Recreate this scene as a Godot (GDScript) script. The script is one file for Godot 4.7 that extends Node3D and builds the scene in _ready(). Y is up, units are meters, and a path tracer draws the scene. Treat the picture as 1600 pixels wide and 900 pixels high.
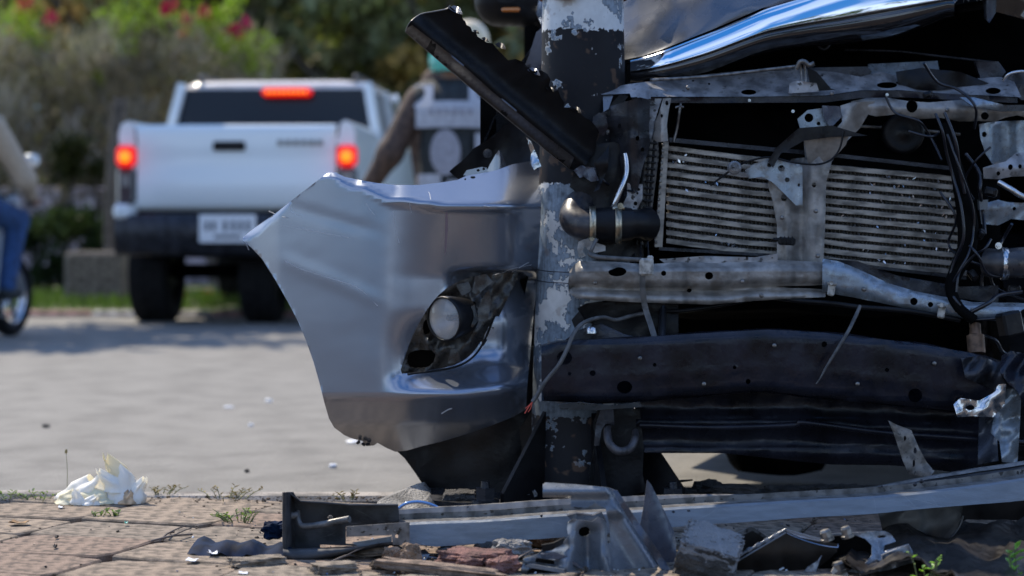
extends Node3D
# A crashed pickup wrapped round a lamp post beside a road, seen from a low camera with a long lens.
# Units are metres, y is up, the road is at y = 0 and the near pavement at y = 0.1.

const FOCAL = 3300.0     # focal length in pixels of a 1600 x 900 picture
const EYE = 0.77         # camera height
const PAVE = 0.10        # pavement height

var rng = RandomNumberGenerator.new()
var where = {}           # node -> its place in the world
var used = {}
var T = {}               # shared textures
var K = {}               # shared materials
var crumple = FastNoiseLite.new()


# A point at the given distance in front of the camera; x and y in 1600 x 900 picture units give its direction.
func P(x, y, d) -> Vector3:
	return Vector3((x - 800.0) * d / FOCAL, EYE - (y - 350.0) * d / FOCAL, -d)


func PL(d, flat) -> Array:
	var a = []
	for i in range(0, flat.size(), 2):
		a.append(P(flat[i], flat[i + 1], d))
	return a


# flat list x, y, distance, x, y, distance ...
func P3(flat) -> Array:
	var a = []
	for i in range(0, flat.size(), 3):
		a.append(P(flat[i], flat[i + 1], flat[i + 2]))
	return a


# ---------------------------------------------------------------- mesh collector
class Shape:
	var st = SurfaceTool.new()
	var uv_on = false

	func _init():
		st.begin(Mesh.PRIMITIVE_TRIANGLES)
		st.set_smooth_group(1)

	func group(i):
		st.set_smooth_group(i)
		return self

	func tri(a, b, c):
		st.add_vertex(a)
		st.add_vertex(b)
		st.add_vertex(c)

	func quad(a, b, c, d):
		tri(a, b, c)
		tri(a, c, d)

	func vert(p, u):
		st.set_uv(u)
		st.add_vertex(p)

	func quad_uv(a, b, c, d, ua, ub, uc, ud):
		vert(a, ua); vert(b, ub); vert(c, uc)
		vert(a, ua); vert(c, uc); vert(d, ud)

	# grid of rows; closed joins the last point of each row to its first
	func loft(rows, closed = false, g = 1):
		group(g)
		for i in rows.size() - 1:
			var n = rows[i].size()
			for j in (n if closed else n - 1):
				var k = (j + 1) % n
				quad(rows[i][j], rows[i][k], rows[i + 1][k], rows[i + 1][j])
		return self

	func fan(ring, flip = false, g = -1):
		group(g)
		var c = Vector3.ZERO
		for p in ring:
			c += p
		c /= ring.size()
		for j in ring.size():
			var k = (j + 1) % ring.size()
			if flip:
				tri(c, ring[k], ring[j])
			else:
				tri(c, ring[j], ring[k])
		return self

	func box(c, size, basis = Basis(), bevel = 0.0):
		var h = size * 0.5
		var b = minf(bevel, minf(h.x, minf(h.y, h.z)) * 0.9)
		group(-1)
		var v = {}
		for sx in [-1, 1]:
			for sy in [-1, 1]:
				for sz in [-1, 1]:
					var s = Vector3(sx, sy, sz)
					for a in 3:
						var q = Vector3(h.x - b, h.y - b, h.z - b)
						q[a] = h[a]
						v[[sx, sy, sz, a]] = c + basis * (q * s)
		for a in 3:
			var e = (a + 1) % 3
			var f = (a + 2) % 3
			for s in [-1, 1]:
				var ring = []
				for pq in [[-1, -1], [1, -1], [1, 1], [-1, 1]]:
					var k = [0, 0, 0, a]
					k[a] = s
					k[e] = pq[0]
					k[f] = pq[1]
					ring.append(v[k])
				if s > 0:
					quad(ring[3], ring[2], ring[1], ring[0])
				else:
					quad(ring[0], ring[1], ring[2], ring[3])
			if b > 0.0:
				for s in [-1, 1]:
					for t in [-1, 1]:
						var k0 = [0, 0, 0, e]
						k0[e] = s
						k0[f] = t
						var ends = []
						for u in [-1, 1]:
							var k1 = k0.duplicate()
							k1[a] = u
							var k2 = k1.duplicate()
							k2[3] = f
							ends.append([v[k1], v[k2]])
						if s * t > 0:
							quad(ends[1][0], ends[1][1], ends[0][1], ends[0][0])
						else:
							quad(ends[0][0], ends[0][1], ends[1][1], ends[1][0])
		if b > 0.0:
			for sx in [-1, 1]:
				for sy in [-1, 1]:
					for sz in [-1, 1]:
						var p0 = v[[sx, sy, sz, 0]]
						var p1 = v[[sx, sy, sz, 1]]
						var p2 = v[[sx, sy, sz, 2]]
						if sx * sy * sz > 0:
							tri(p2, p1, p0)
						else:
							tri(p0, p1, p2)
		return self

	func frame(dir):
		var y = dir.normalized()
		var x = y.cross(Vector3.UP if absf(y.y) < 0.9 else Vector3.RIGHT).normalized()
		return Basis(x, y, x.cross(y))

	# tapered cylinder
	func rod(a, b, r0, r1 = -1.0, sides = 10, caps = true):
		if r1 < 0.0:
			r1 = r0
		var f = frame(b - a)
		var r = [[], []]
		for j in sides:
			var w = TAU * j / sides
			var o = f.x * cos(w) + f.z * sin(w)
			r[0].append(a + o * r0)
			r[1].append(b + o * r1)
		loft(r, true, 1 if sides > 6 else -1)
		if caps:
			fan(r[0], true)
			fan(r[1])
		return self

	# swept round tube through points; r may be one radius or one for each point
	func tube(pts, r, sides = 8, smooth = 4, caps = true):
		var path = []
		var rad = []
		var n = pts.size()
		for i in n - 1:
			for s in smooth:
				var t = float(s) / smooth
				path.append(Shape.spline(pts, i, t))
				rad.append(r if not r is Array else lerpf(r[i], r[i + 1], t))
		path.append(pts[n - 1])
		rad.append(r if not r is Array else r[n - 1])
		var rows = []
		var f = frame(path[1] - path[0])
		var x = f.x
		for i in path.size():
			var d = (path[mini(i + 1, path.size() - 1)] - path[maxi(i - 1, 0)]).normalized()
			x = (x - d * x.dot(d)).normalized()
			var z = x.cross(d)
			var row = []
			for j in sides:
				var w = TAU * j / sides
				row.append(path[i] + (x * cos(w) + z * sin(w)) * rad[i])
			rows.append(row)
		loft(rows, true, 1)
		if caps:
			fan(rows[0], true)
			fan(rows[-1])
		return self

	static func spline(p, i, t):
		var n = p.size()
		var a = p[maxi(i - 1, 0)]
		var b = p[i]
		var c = p[mini(i + 1, n - 1)]
		var d = p[mini(i + 2, n - 1)]
		return 0.5 * ((2.0 * b) + (c - a) * t + (2.0 * a - 5.0 * b + 4.0 * c - d) * t * t + (3.0 * b - a - 3.0 * c + d) * t * t * t)

	# profile of [radius, height] turned round the y axis of basis at c
	func lathe(c, basis, profile, sides = 24, g = 1):
		var rows = []
		for p in profile:
			var row = []
			for j in sides:
				var w = TAU * j / sides
				row.append(c + basis * Vector3(cos(w) * p[0], p[1], sin(w) * p[0]))
			rows.append(row)
		loft(rows, true, g)
		return self

	# lump of stone: a cube-sphere pulled towards a box and roughened
	func rock(c, size, seed_, n = 5, boxy = 0.4, rough = 0.16, basis = Basis(), flat = true):
		var ns = FastNoiseLite.new()
		ns.seed = seed_
		ns.frequency = 1.1
		ns.fractal_octaves = 3
		group(-1 if flat else 1)
		for a in 3:
			for s in [-1, 1]:
				for i in n:
					for j in n:
						var q = []
						for uv in [[i, j], [i + 1, j], [i + 1, j + 1], [i, j + 1]]:
							var k = Vector3.ZERO
							k[a] = s
							k[(a + 1) % 3] = 2.0 * uv[0] / n - 1.0
							k[(a + 2) % 3] = 2.0 * uv[1] / n - 1.0
							var r = k.normalized().lerp(k * 0.8, boxy)
							r *= 1.0 + rough * 2.0 * ns.get_noise_3dv(r * 1.3 + Vector3(seed_, 0, 0))
							q.append(c + basis * (r * size * 0.5))
						if s > 0:
							quad(q[3], q[2], q[1], q[0])
						else:
							quad(q[0], q[1], q[2], q[3])
		return self

	func mesh() -> ArrayMesh:
		st.generate_normals()
		st.index()
		return st.commit()


# ---------------------------------------------------------------- plates cut from an outline
func outline(flat, smooth = 0) -> PackedVector2Array:
	var p = PackedVector2Array()
	for i in range(0, flat.size(), 2):
		p.append(Vector2(flat[i], flat[i + 1]))
	for k in smooth:
		var q = PackedVector2Array()
		for i in p.size():
			var a = p[i]
			var b = p[(i + 1) % p.size()]
			q.append(a.lerp(b, 0.25))
			q.append(a.lerp(b, 0.75))
		p = q
	return p


func dense(p, step) -> PackedVector2Array:
	var q = PackedVector2Array()
	for i in p.size():
		var a = p[i]
		var b = p[(i + 1) % p.size()]
		var n = maxi(1, int(ceil(a.distance_to(b) / step)))
		for k in n:
			q.append((a.lerp(b, float(k) / n) * 50.0).round() / 50.0)
	return q


func area2(p) -> float:
	var s = 0.0
	for i in p.size():
		s += p[i].cross(p[(i + 1) % p.size()])
	return s


# A sheet of real thickness cut to an outline, with holes, bent by o.bend(point) metres away from the camera's side.
# o: bend, thick, holes ([x, y, rx, ry] or outlines), cell, smooth, dent, map
func plate(flat, d, o = {}, s = null) -> Shape:
	var m = s if s else Shape.new()
	var cell = o.get("cell", 20.0)
	var poly = dense(outline(flat, o.get("smooth", 0)), cell)
	if area2(poly) < 0.0:
		poly.reverse()
	var holes = []
	var lines_x = []
	var lines_y = []
	for h in o.get("holes", []):
		var hp = PackedVector2Array()
		if h.size() == 4:
			var n = 14 if h[2] > 5 else 9
			for k in n:
				hp.append(Vector2(h[0] + h[2] * cos(TAU * k / n), h[1] + h[3] * sin(TAU * k / n)))
			lines_x.append(h[0] + 0.013)
			lines_y.append(h[1] + 0.013)
		else:
			hp = outline(h, 1)
			var c = Vector2.ZERO
			for q in hp:
				c += q / hp.size()
			lines_x.append(c.x + 0.013)
			lines_y.append(c.y + 0.013)
		hp = dense(hp, cell)
		if area2(hp) < 0.0:
			hp.reverse()
		holes.append(hp)
	var lo = poly[0]
	var hi = poly[0]
	for q in poly:
		lo = lo.min(q)
		hi = hi.max(q)
	var x = lo.x - 0.137
	while x < hi.x + cell:
		lines_x.append(x)
		x += cell
	var y = lo.y - 0.137
	while y < hi.y + cell:
		lines_y.append(y)
		y += cell
	lines_x.sort()
	lines_y.sort()
	var bend = o.get("bend")
	var dent = o.get("dent", 0.0) * 0.3
	var map = o.get("map")
	var th = o.get("thick", 0.003)
	var memo = {}
	var at = func(p, back):
		p = (p * 50.0).round() / 50.0
		if memo.has(p):
			var w = memo[p]
			return w + Vector3(0, 0, -th) if back and not map else (map.call(p, th) if back else w)
		var r
		if map:
			r = map.call(p, 0.0)
		else:
			var z = d
			if bend:
				z += bend.call(p)
			if dent:
				z += dent * crumple.get_noise_2d(p.x, p.y)
			r = P(p.x, p.y, z)
		memo[p] = r
		if back:
			return r + Vector3(0, 0, -th) if not map else map.call(p, th)
		return r
	var pieces = []
	for i in lines_x.size() - 1:
		for j in lines_y.size() - 1:
			if lines_x[i + 1] - lines_x[i] < 0.01 or lines_y[j + 1] - lines_y[j] < 0.01:
				continue
			var a = Vector2(lines_x[i], lines_y[j])
			var b = Vector2(lines_x[i + 1], lines_y[j + 1])
			var rect = PackedVector2Array([a, Vector2(b.x, a.y), b, Vector2(a.x, b.y)])
			var got = Geometry2D.intersect_polygons(poly, rect)
			for h in holes:
				var next = []
				for g in got:
					next.append_array(Geometry2D.clip_polygons(g, h))
				got = next
			for g in got:
				if g.size() < 3 or absf(area2(g)) < 0.02:
					continue
				var idx = Geometry2D.triangulate_polygon(g)
				for k in range(0, idx.size(), 3):
					var p0 = g[idx[k]]
					var p1 = g[idx[k + 1]]
					var p2 = g[idx[k + 2]]
					if (p1 - p0).cross(p2 - p0) < 0.0:
						pieces.append([p0, p2, p1])
					else:
						pieces.append([p0, p1, p2])
	m.group(11)
	for t in pieces:
		m.tri(at.call(t[0], false), at.call(t[1], false), at.call(t[2], false))
	if th > 0.0:
		m.group(12)
		for t in pieces:
			m.tri(at.call(t[0], true), at.call(t[2], true), at.call(t[1], true))
		m.group(-1)
		var rims = [[poly, false]]
		for h in holes:
			rims.append([h, true])
		for r in rims:
			var rp = r[0]
			for i in rp.size():
				var p = rp[i]
				var q = rp[(i + 1) % rp.size()]
				if r[1]:
					var w = p
					p = q
					q = w
				m.quad(at.call(p, false), at.call(p, true), at.call(q, true), at.call(q, false))
	return m


# a profile of [across, up] carried along a path; the ends are closed
func sweep(m, path, profile, up = Vector3.UP, closed = true):
	var rows = []
	for i in path.size():
		var d = (path[mini(i + 1, path.size() - 1)] - path[maxi(i - 1, 0)]).normalized()
		var side = d.cross(up).normalized()
		var u = side.cross(d).normalized()
		var row = []
		for p in profile:
			row.append(path[i] + side * p[0] + u * p[1])
		rows.append(row)
	m.group(-1)
	m.loft(rows, closed, -1)
	if closed:
		m.fan(rows[0], true)
		m.fan(rows[-1])
	return m


func smooth_path(pts, n = 6) -> Array:
	var a = []
	for i in pts.size() - 1:
		for s in n:
			a.append(Shape.spline(pts, i, float(s) / n))
	a.append(pts[-1])
	return a


# ---------------------------------------------------------------- naming and tagging
func numbered(called) -> String:
	if not used.has(called):
		used[called] = 0
		return called
	used[called] += 1
	return "%s_%03d" % [called, used[called]]


func tag(o, label, category, group = ""):
	o.set_meta("label", label)
	o.set_meta("category", category)
	if group:
		o.set_meta("group", group)
	return o


func thing(called, label, category, at = Vector3.ZERO, group = ""):
	var o = Node3D.new()
	o.name = numbered(called)
	add_child(o)
	o.position = at
	where[o] = at
	return tag(o, label, category, group)


# one named mesh; its origin is put at the middle of its base
func obj(called, shape, material, parent = null):
	var mesh = shape.mesh() if shape is Shape else shape
	var o = MeshInstance3D.new()
	var box = mesh.get_aabb()
	var base = Vector3(box.get_center().x, box.position.y, box.get_center().z)
	var moved = ArrayMesh.new()
	for s in mesh.get_surface_count():
		var a = mesh.surface_get_arrays(s)
		a[Mesh.ARRAY_VERTEX] = Transform3D(Basis(), -base) * a[Mesh.ARRAY_VERTEX]
		moved.add_surface_from_arrays(Mesh.PRIMITIVE_TRIANGLES, a)
	o.mesh = moved
	o.material_override = material
	if parent == null:
		o.name = numbered(called)
		add_child(o)
		o.position = base
	else:
		var n = called
		var k = 0
		while parent.has_node(n):
			k += 1
			n = "%s_%03d" % [called, k]
		o.name = n
		parent.add_child(o)
		o.position = base - where[parent]
	where[o] = base
	return o


func struct(called, shape, material, parent = null):
	var o = obj(called, shape, material, parent)
	if parent == null:
		o.set_meta("kind", "structure")
	return o


# ---------------------------------------------------------------- textures and materials
func noise_tex(size, freq, octaves, stops, kind = FastNoiseLite.TYPE_SIMPLEX_SMOOTH, seed_ = 1) -> NoiseTexture2D:
	var n = FastNoiseLite.new()
	n.noise_type = kind
	n.seed = seed_
	n.frequency = freq
	n.fractal_type = FastNoiseLite.FRACTAL_FBM if octaves > 1 else FastNoiseLite.FRACTAL_NONE
	n.fractal_octaves = octaves
	var g = Gradient.new()
	var off = PackedFloat32Array()
	var col = PackedColorArray()
	for s in stops:
		off.append(s[0])
		var v = s[1]
		col.append(v if v is Color else Color(v, v, v))
	g.offsets = off
	g.colors = col
	var t = NoiseTexture2D.new()
	t.width = size
	t.height = size
	t.seamless = true
	t.noise = n
	t.color_ramp = g
	return t


func grey(v) -> Color:
	return Color(v, v, v)


# o: tex, rtex, bump [texture, cm], scale (Vector3 or number, repeats a metre), detail [texture, scale], coat, rim, backlight, vc
func mat(key, linear, rough, metal = 0.0, o = {}) -> StandardMaterial3D:
	var m = StandardMaterial3D.new()
	m.resource_name = key
	m.albedo_color = Color(linear[0], linear[1], linear[2]).linear_to_srgb()
	m.roughness = rough
	m.metallic = metal
	m.cull_mode = BaseMaterial3D.CULL_DISABLED
	if not o.get("uv", false):
		m.uv1_triplanar = true
		m.uv1_world_triplanar = true
		m.uv2_triplanar = true
		m.uv2_world_triplanar = true
		var sc = o.get("scale", 1.0)
		m.uv1_scale = sc if sc is Vector3 else Vector3.ONE * sc
	if o.has("tex"):
		m.albedo_texture = T[o.tex] if o.tex is String else o.tex
	if o.has("rtex"):
		m.roughness_texture = T[o.rtex]
	if o.has("bump"):
		m.heightmap_enabled = true
		m.heightmap_texture = T[o.bump[0]] if o.bump[0] is String else o.bump[0]
		m.heightmap_scale = o.bump[1]
	if o.has("detail"):
		m.detail_enabled = true
		m.detail_albedo = T[o.detail[0]]
		m.detail_blend_mode = BaseMaterial3D.BLEND_MODE_MUL if o.detail.size() < 3 else BaseMaterial3D.BLEND_MODE_MIX
		m.detail_uv_layer = BaseMaterial3D.DETAIL_UV_2
		var ds = o.detail[1]
		m.uv2_scale = ds if ds is Vector3 else Vector3.ONE * ds
	if o.has("coat"):
		m.clearcoat_enabled = true
		m.clearcoat = o.coat
		m.clearcoat_roughness = o.get("coat_rough", 0.08)
	if o.has("spec"):
		m.metallic_specular = o.spec
	if o.has("rim"):
		m.rim_enabled = true
		m.rim = o.rim
	if o.has("backlight"):
		m.backlight_enabled = true
		m.backlight = o.backlight
	if o.get("vc", false):
		m.vertex_color_use_as_albedo = true
	K[key] = m
	return m


func lamp_mat(key, srgb, power):
	var m = mat(key, [0.35, 0.02, 0.015], 0.25)
	m.emission_enabled = true
	m.emission = srgb
	m.emission_energy_multiplier = power
	return m


# lines scratched at random on a clear picture: pale, thin, with soft ends
func scratch_tex(size, n, tone, seed_) -> ImageTexture:
	var im = Image.create(size, size, false, Image.FORMAT_RGBA8)
	im.fill(Color(tone, tone, tone, 0.0))
	var r = RandomNumberGenerator.new()
	r.seed = seed_
	for k in n:
		var p = Vector2(r.randf(), r.randf()) * size
		var a = r.randfn(0.25, 0.35)
		var l = r.randf_range(4, 50) if r.randf() < 0.8 else r.randf_range(60, 220)
		var bend = r.randfn(0, 0.004)
		var f = r.randf_range(0.04, 0.26) if r.randf() < 0.93 else 0.5
		for i in int(l):
			var w = a + bend * i
			p += Vector2(cos(w), sin(w))
			var v = f * sin(PI * i / l)
			var px = posmod(int(p.x), size)
			var py = posmod(int(p.y), size)
			im.set_pixel(px, py, Color(tone, tone, tone, maxf(im.get_pixel(px, py).a, v)))
	return ImageTexture.create_from_image(im)


func make_textures():
	T.grime = noise_tex(512, 0.006, 5, [[0.2, 0.6], [0.5, 0.88], [0.7, 1.0]], FastNoiseLite.TYPE_SIMPLEX_SMOOTH, 3)
	T.soft = noise_tex(512, 0.008, 4, [[0.2, 0.88], [0.75, 1.0]], FastNoiseLite.TYPE_SIMPLEX_SMOOTH, 5)
	T.speck = noise_tex(512, 0.09, 3, [[0.0, 0.35], [0.28, 0.7], [0.36, 1.0], [0.8, 1.0], [1.0, 0.8]], FastNoiseLite.TYPE_SIMPLEX_SMOOTH, 9)
	T.grain = noise_tex(512, 0.25, 2, [[0.15, 0.62], [0.5, 0.9], [0.9, 1.0]], FastNoiseLite.TYPE_VALUE_CUBIC, 11)
	T.rough = noise_tex(512, 0.02, 5, [[0.25, 0.55], [0.7, 1.0]], FastNoiseLite.TYPE_SIMPLEX_SMOOTH, 17)
	T.height = noise_tex(512, 0.05, 5, [[0.1, 0.0], [0.9, 1.0]], FastNoiseLite.TYPE_SIMPLEX_SMOOTH, 21)
	T.chips = noise_tex(512, 0.012, 6, [[0.0, Color(0.09, 0.085, 0.08, 1)], [0.20, Color(0.1, 0.09, 0.085, 1)], [0.22, Color(0.5, 0.5, 0.5, 0)], [1.0, Color(0.5, 0.5, 0.5, 0)]], FastNoiseLite.TYPE_SIMPLEX_SMOOTH, 33)
	T.mud = noise_tex(512, 0.01, 6, [[0.0, Color(0.36, 0.33, 0.3, 0)], [0.5, Color(0.36, 0.33, 0.3, 0.0)], [0.8, Color(0.38, 0.34, 0.3, 0.5)], [1.0, Color(0.4, 0.36, 0.3, 0.6)]], FastNoiseLite.TYPE_SIMPLEX_SMOOTH, 41)
	T.rust = noise_tex(256, 0.02, 5, [[0.2, Color(0.16, 0.07, 0.03)], [0.5, Color(0.42, 0.2, 0.07)], [0.8, Color(0.6, 0.33, 0.14)]], FastNoiseLite.TYPE_SIMPLEX_SMOOTH, 43)
	T.scratch = scratch_tex(1024, 520, 0.8, 5)
	T.scuff = scratch_tex(1024, 900, 0.55, 8)


func make_materials():
	# vehicle paint and metal
	mat("silver paint", [0.235, 0.262, 0.315], 0.25, 0.75, {"detail": ["scratch", Vector3(2.2, 2.6, 2.2), 1], "coat": 0.6, "coat_rough": 0.1})
	mat("hood paint", [0.13, 0.138, 0.155], 0.36, 0.55, {"rtex": "rough", "scale": 1.4, "detail": ["scratch", 1.7, 1]})
	mat("gloss black", [0.012, 0.012, 0.014], 0.05, 0.0, {"coat": 1.0, "coat_rough": 0.02})
	mat("mirror trim", [0.75, 0.78, 0.8], 0.045, 1.0)
	mat("primer", [0.30, 0.30, 0.31], 0.5, 0.3, {"tex": "grime", "scale": 5.0, "rtex": "rough", "detail": ["chips", 6.0, 1], "bump": ["height", 0.05]})
	mat("dusty primer", [0.31, 0.295, 0.275], 0.55, 0.2, {"tex": "grime", "scale": 4.0, "rtex": "rough", "detail": ["mud", 5.0, 1], "bump": ["height", 0.05]})
	mat("blue grey metal", [0.25, 0.295, 0.34], 0.4, 0.4, {"tex": "soft", "scale": 3.1, "rtex": "rough", "detail": ["mud", 7.0, 1]})
	mat("beam black", [0.016, 0.017, 0.026], 0.36, 0.15, {"tex": "grime", "scale": 2.2, "rtex": "rough", "spec": 0.4, "bump": ["height", 0.03]})
	mat("black plastic", [0.010, 0.010, 0.0115], 0.5, 0.0, {"tex": "grime", "scale": 2.7, "rtex": "rough", "spec": 0.3, "bump": ["height", 0.03]})
	mat("dark metal", [0.036, 0.038, 0.046], 0.42, 0.4, {"tex": "grime", "scale": 3.0, "rtex": "rough", "detail": ["scuff", 3.0, 1], "spec": 0.4, "bump": ["height", 0.04]})
	mat("shade_black", [0.004, 0.004, 0.004], 0.9, 0.0, {"tex": "grime", "scale": 2.0, "spec": 0.15})  # near-black: deep shade of cavities and undersides put into the colour
	mat("rubber", [0.012, 0.012, 0.013], 0.8, 0.0, {"tex": "grime", "scale": 4.0, "spec": 0.3, "bump": ["height", 0.08]})
	mat("hose", [0.028, 0.028, 0.034], 0.45, 0.0, {"tex": "grime", "scale": 5.0, "rtex": "rough", "detail": ["mud", 6.0, 1]})
	mat("aluminium bar", [0.285, 0.26, 0.23], 0.5, 0.35, {"tex": "grime", "scale": Vector3(4, 12, 12), "rtex": "rough"})
	mat("fin", [0.13, 0.12, 0.105], 0.55, 0.3, {"tex": "speck", "scale": 5.0, "spec": 0.3})
	mat("bright metal", [0.55, 0.56, 0.58], 0.25, 0.95, {"tex": "soft", "scale": 6.0, "rtex": "rough"})
	mat("clamp", [0.45, 0.40, 0.30], 0.32, 0.9, {"tex": "grime", "scale": 9.0})
	mat("bolt", [0.22, 0.21, 0.20], 0.4, 0.8, {"tex": "grime", "scale": 14.0})
	mat("harness", [0.010, 0.011, 0.018], 0.3, 0.0, {"tex": "grime", "scale": 9.0})
	mat("rusty dark", [0.17, 0.10, 0.06], 0.6, 0.4, {"tex": "grime", "scale": 12.0})
	mat("dark hook", [0.09, 0.085, 0.09], 0.5, 0.5, {"tex": "grime", "scale": 10.0})
	mat("scabbed metal", [0.2, 0.18, 0.16], 0.5, 0.4, {"tex": "grime", "scale": 9.0, "detail": ["chips", 14.0, 1]})
	mat("channel plastic", [0.007, 0.007, 0.008], 0.6, 0.0, {"tex": "soft", "scale": 4.0, "rtex": "rough", "spec": 0.25})
	mat("cable", [0.10, 0.098, 0.095], 0.6, 0.0, {"tex": "grime", "scale": 9.0})
	mat("pale clip", [0.42, 0.40, 0.36], 0.5, 0.0, {"tex": "grime", "scale": 12.0})
	mat("copper wire", [0.55, 0.08, 0.05], 0.5, 0.2)
	mat("red scuff", [0.17, 0.125, 0.14], 0.5)
	mat("scratch", [0.42, 0.43, 0.45], 0.5)
	mat("lens glass", [0.9, 0.93, 0.95], 0.08)
	K["lens glass"].transparency = BaseMaterial3D.TRANSPARENCY_ALPHA
	K["lens glass"].albedo_color.a = 0.22
	mat("reflector", [0.24, 0.24, 0.245], 0.35, 0.9, {"tex": "soft", "scale": 5.0})
	mat("galvanised", [0.165, 0.19, 0.22], 0.5, 0.25, {"tex": "soft", "scale": Vector3(2.5, 14, 14), "rtex": "rough", "detail": ["scratch", Vector3(1.6, 3, 3), 1], "bump": ["height", 0.03]})
	mat("grey plastic", [0.125, 0.143, 0.168], 0.38, 0.1, {"tex": "soft", "scale": 3.0, "rtex": "rough", "detail": ["scratch", 2.5, 1], "coat": 0.3, "coat_rough": 0.3})
	mat("slate plastic", [0.06, 0.07, 0.095], 0.4, 0.05, {"tex": "soft", "scale": 4.0, "rtex": "rough", "detail": ["scuff", 3.0, 1]})
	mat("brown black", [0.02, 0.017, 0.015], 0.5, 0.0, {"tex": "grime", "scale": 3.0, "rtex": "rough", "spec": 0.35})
	mat("blue film", [0.009, 0.022, 0.055], 0.7, 0.0, {"tex": "grime", "scale": 6.0, "spec": 0.15})
	mat("dull film", [0.05, 0.047, 0.045], 0.35, 0.0, {"tex": "grime", "scale": 3.0, "detail": ["mud", 3.0, 1]})
	mat("flange reflection", [0.03, 0.027, 0.026], 0.5, 0.0, {"tex": "soft", "scale": 6.0, "rtex": "rough"})
	mat("bezel plastic", [0.035, 0.033, 0.031], 0.38, 0.0, {"tex": "grime", "scale": 6.0, "rtex": "rough"})
	mat("worn grey", [0.16, 0.155, 0.15], 0.5, 0.1, {"tex": "grime", "scale": 6.0, "rtex": "rough", "detail": ["chips", 7.0, 1]})
	mat("grey black plastic", [0.055, 0.056, 0.06], 0.5, 0.0, {"tex": "grime", "scale": 4.0, "rtex": "rough", "detail": ["scuff", 3.0, 1], "spec": 0.35})
	mat("scuffed silver", [0.26, 0.28, 0.31], 0.4, 0.35, {"tex": "grime", "scale": 12.0, "rtex": "rough", "detail": ["scratch", 3.0, 1]})
	mat("blue trim", [0.12, 0.25, 0.5], 0.2, 0.3, {"coat": 1.0})
	mat("pale aggregate", [0.25, 0.25, 0.255], 0.9, 0.0, {"tex": "speck", "scale": 9.0, "bump": ["height", 0.6]})
	mat("yellow tissue", [0.78, 0.73, 0.52], 0.6, 0.0, {"backlight": Color(0.75, 0.68, 0.42)})
	mat("stained tissue", [0.72, 0.5, 0.3], 0.7, 0.0, {"tex": "grime", "scale": 12.0, "backlight": Color(0.5, 0.28, 0.12)})
	mat("dry leaf", [0.30, 0.17, 0.07], 0.8, 0.0, {"tex": "grime", "scale": 20.0})
	mat("weed leaf", [0.07, 0.12, 0.03], 0.6, 0.0, {"backlight": Color(0.4, 0.5, 0.2)})
	mat("dry weed", [0.22, 0.18, 0.08], 0.8, 0.0, {"backlight": Color(0.3, 0.25, 0.1)})
	mat("bright leaf", [0.16, 0.30, 0.04], 0.5, 0.0, {"backlight": Color(0.5, 0.7, 0.2)})
	mat("weed stem", [0.10, 0.12, 0.04], 0.8)
	# ground and stone
	mat("asphalt", [0.185, 0.178, 0.162], 0.85, 0.0, {"tex": "grime", "scale": Vector3(0.45, 0.5, 0.42), "detail": ["speck", 3.1], "bump": ["height", 0.2]})
	K["asphalt"].albedo_texture = noise_tex(512, 0.012, 5, [[0.2, 0.84], [0.5, 0.95], [0.8, 1.0]], FastNoiseLite.TYPE_SIMPLEX_SMOOTH, 77)
	mat("bedding", [0.10, 0.078, 0.06], 0.95, 0.0, {"tex": "grime", "scale": 3.0, "detail": ["speck", 5.0], "bump": ["height", 0.4]})
	mat("kerb", [0.34, 0.31, 0.28], 0.9, 0.0, {"tex": "grime", "scale": 1.5, "detail": ["speck", 4.0], "bump": ["height", 0.2]})
	mat("concrete", [0.30, 0.29, 0.275], 0.9, 0.0, {"tex": "grime", "scale": 4.0, "detail": ["speck", 7.0], "bump": ["height", 0.5]})
	mat("block face", [0.17, 0.145, 0.125], 0.9, 0.0, {"tex": "grime", "scale": 4.0})
	mat("red brick", [0.24, 0.115, 0.095], 0.9, 0.0, {"tex": "grime", "scale": 6.0, "detail": ["speck", 9.0], "bump": ["height", 0.4]})
	mat("tan stone", [0.38, 0.25, 0.16], 0.9, 0.0, {"tex": "grime", "scale": 7.0, "detail": ["speck", 9.0], "bump": ["height", 0.4]})
	mat("dark stone", [0.075, 0.07, 0.065], 0.9, 0.0, {"tex": "grime", "scale": 7.0, "detail": ["speck", 9.0], "bump": ["height", 0.4]})
	var paver_tones = [[0.252, 0.192, 0.139], [0.272, 0.21, 0.154], [0.226, 0.18, 0.136], [0.25, 0.178, 0.13], [0.25, 0.202, 0.152], [0.234, 0.164, 0.12]]
	for i in paver_tones.size():
		mat("paver %d" % i, paver_tones[i], 0.92, 0.0, {"tex": "grime", "scale": 6.7 + 0.37 * i, "detail": ["speck", 7.0], "bump": ["height", 0.035]})
	mat("dirt", [0.13, 0.095, 0.065], 0.95, 0.0, {"tex": "grime", "scale": 6.0, "bump": ["height", 0.4]})
	# plants
	mat("leaf", [1, 1, 1], 0.6, 0.0, {"vc": true, "spec": 0.25, "backlight": Color(0.55, 0.65, 0.4)})
	K["leaf"].uv1_triplanar = false
	mat("fragment", [1, 1, 1], 0.5, 0.0, {"vc": true})
	mat("bark", [0.14, 0.115, 0.095], 0.9, 0.0, {"tex": "grime", "scale": 3.0, "bump": ["height", 0.6]})
	mat("verge grass", [0.10, 0.13, 0.045], 0.95, 0.0, {"tex": "grime", "scale": 0.8, "detail": ["speck", 5.0]})
	# background things
	mat("white paint", [0.68, 0.73, 0.74], 0.3, 0.0, {"coat": 0.6, "coat_rough": 0.06})
	mat("tint glass", [0.008, 0.011, 0.014], 0.1, 0.0, {"spec": 0.4})
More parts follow.
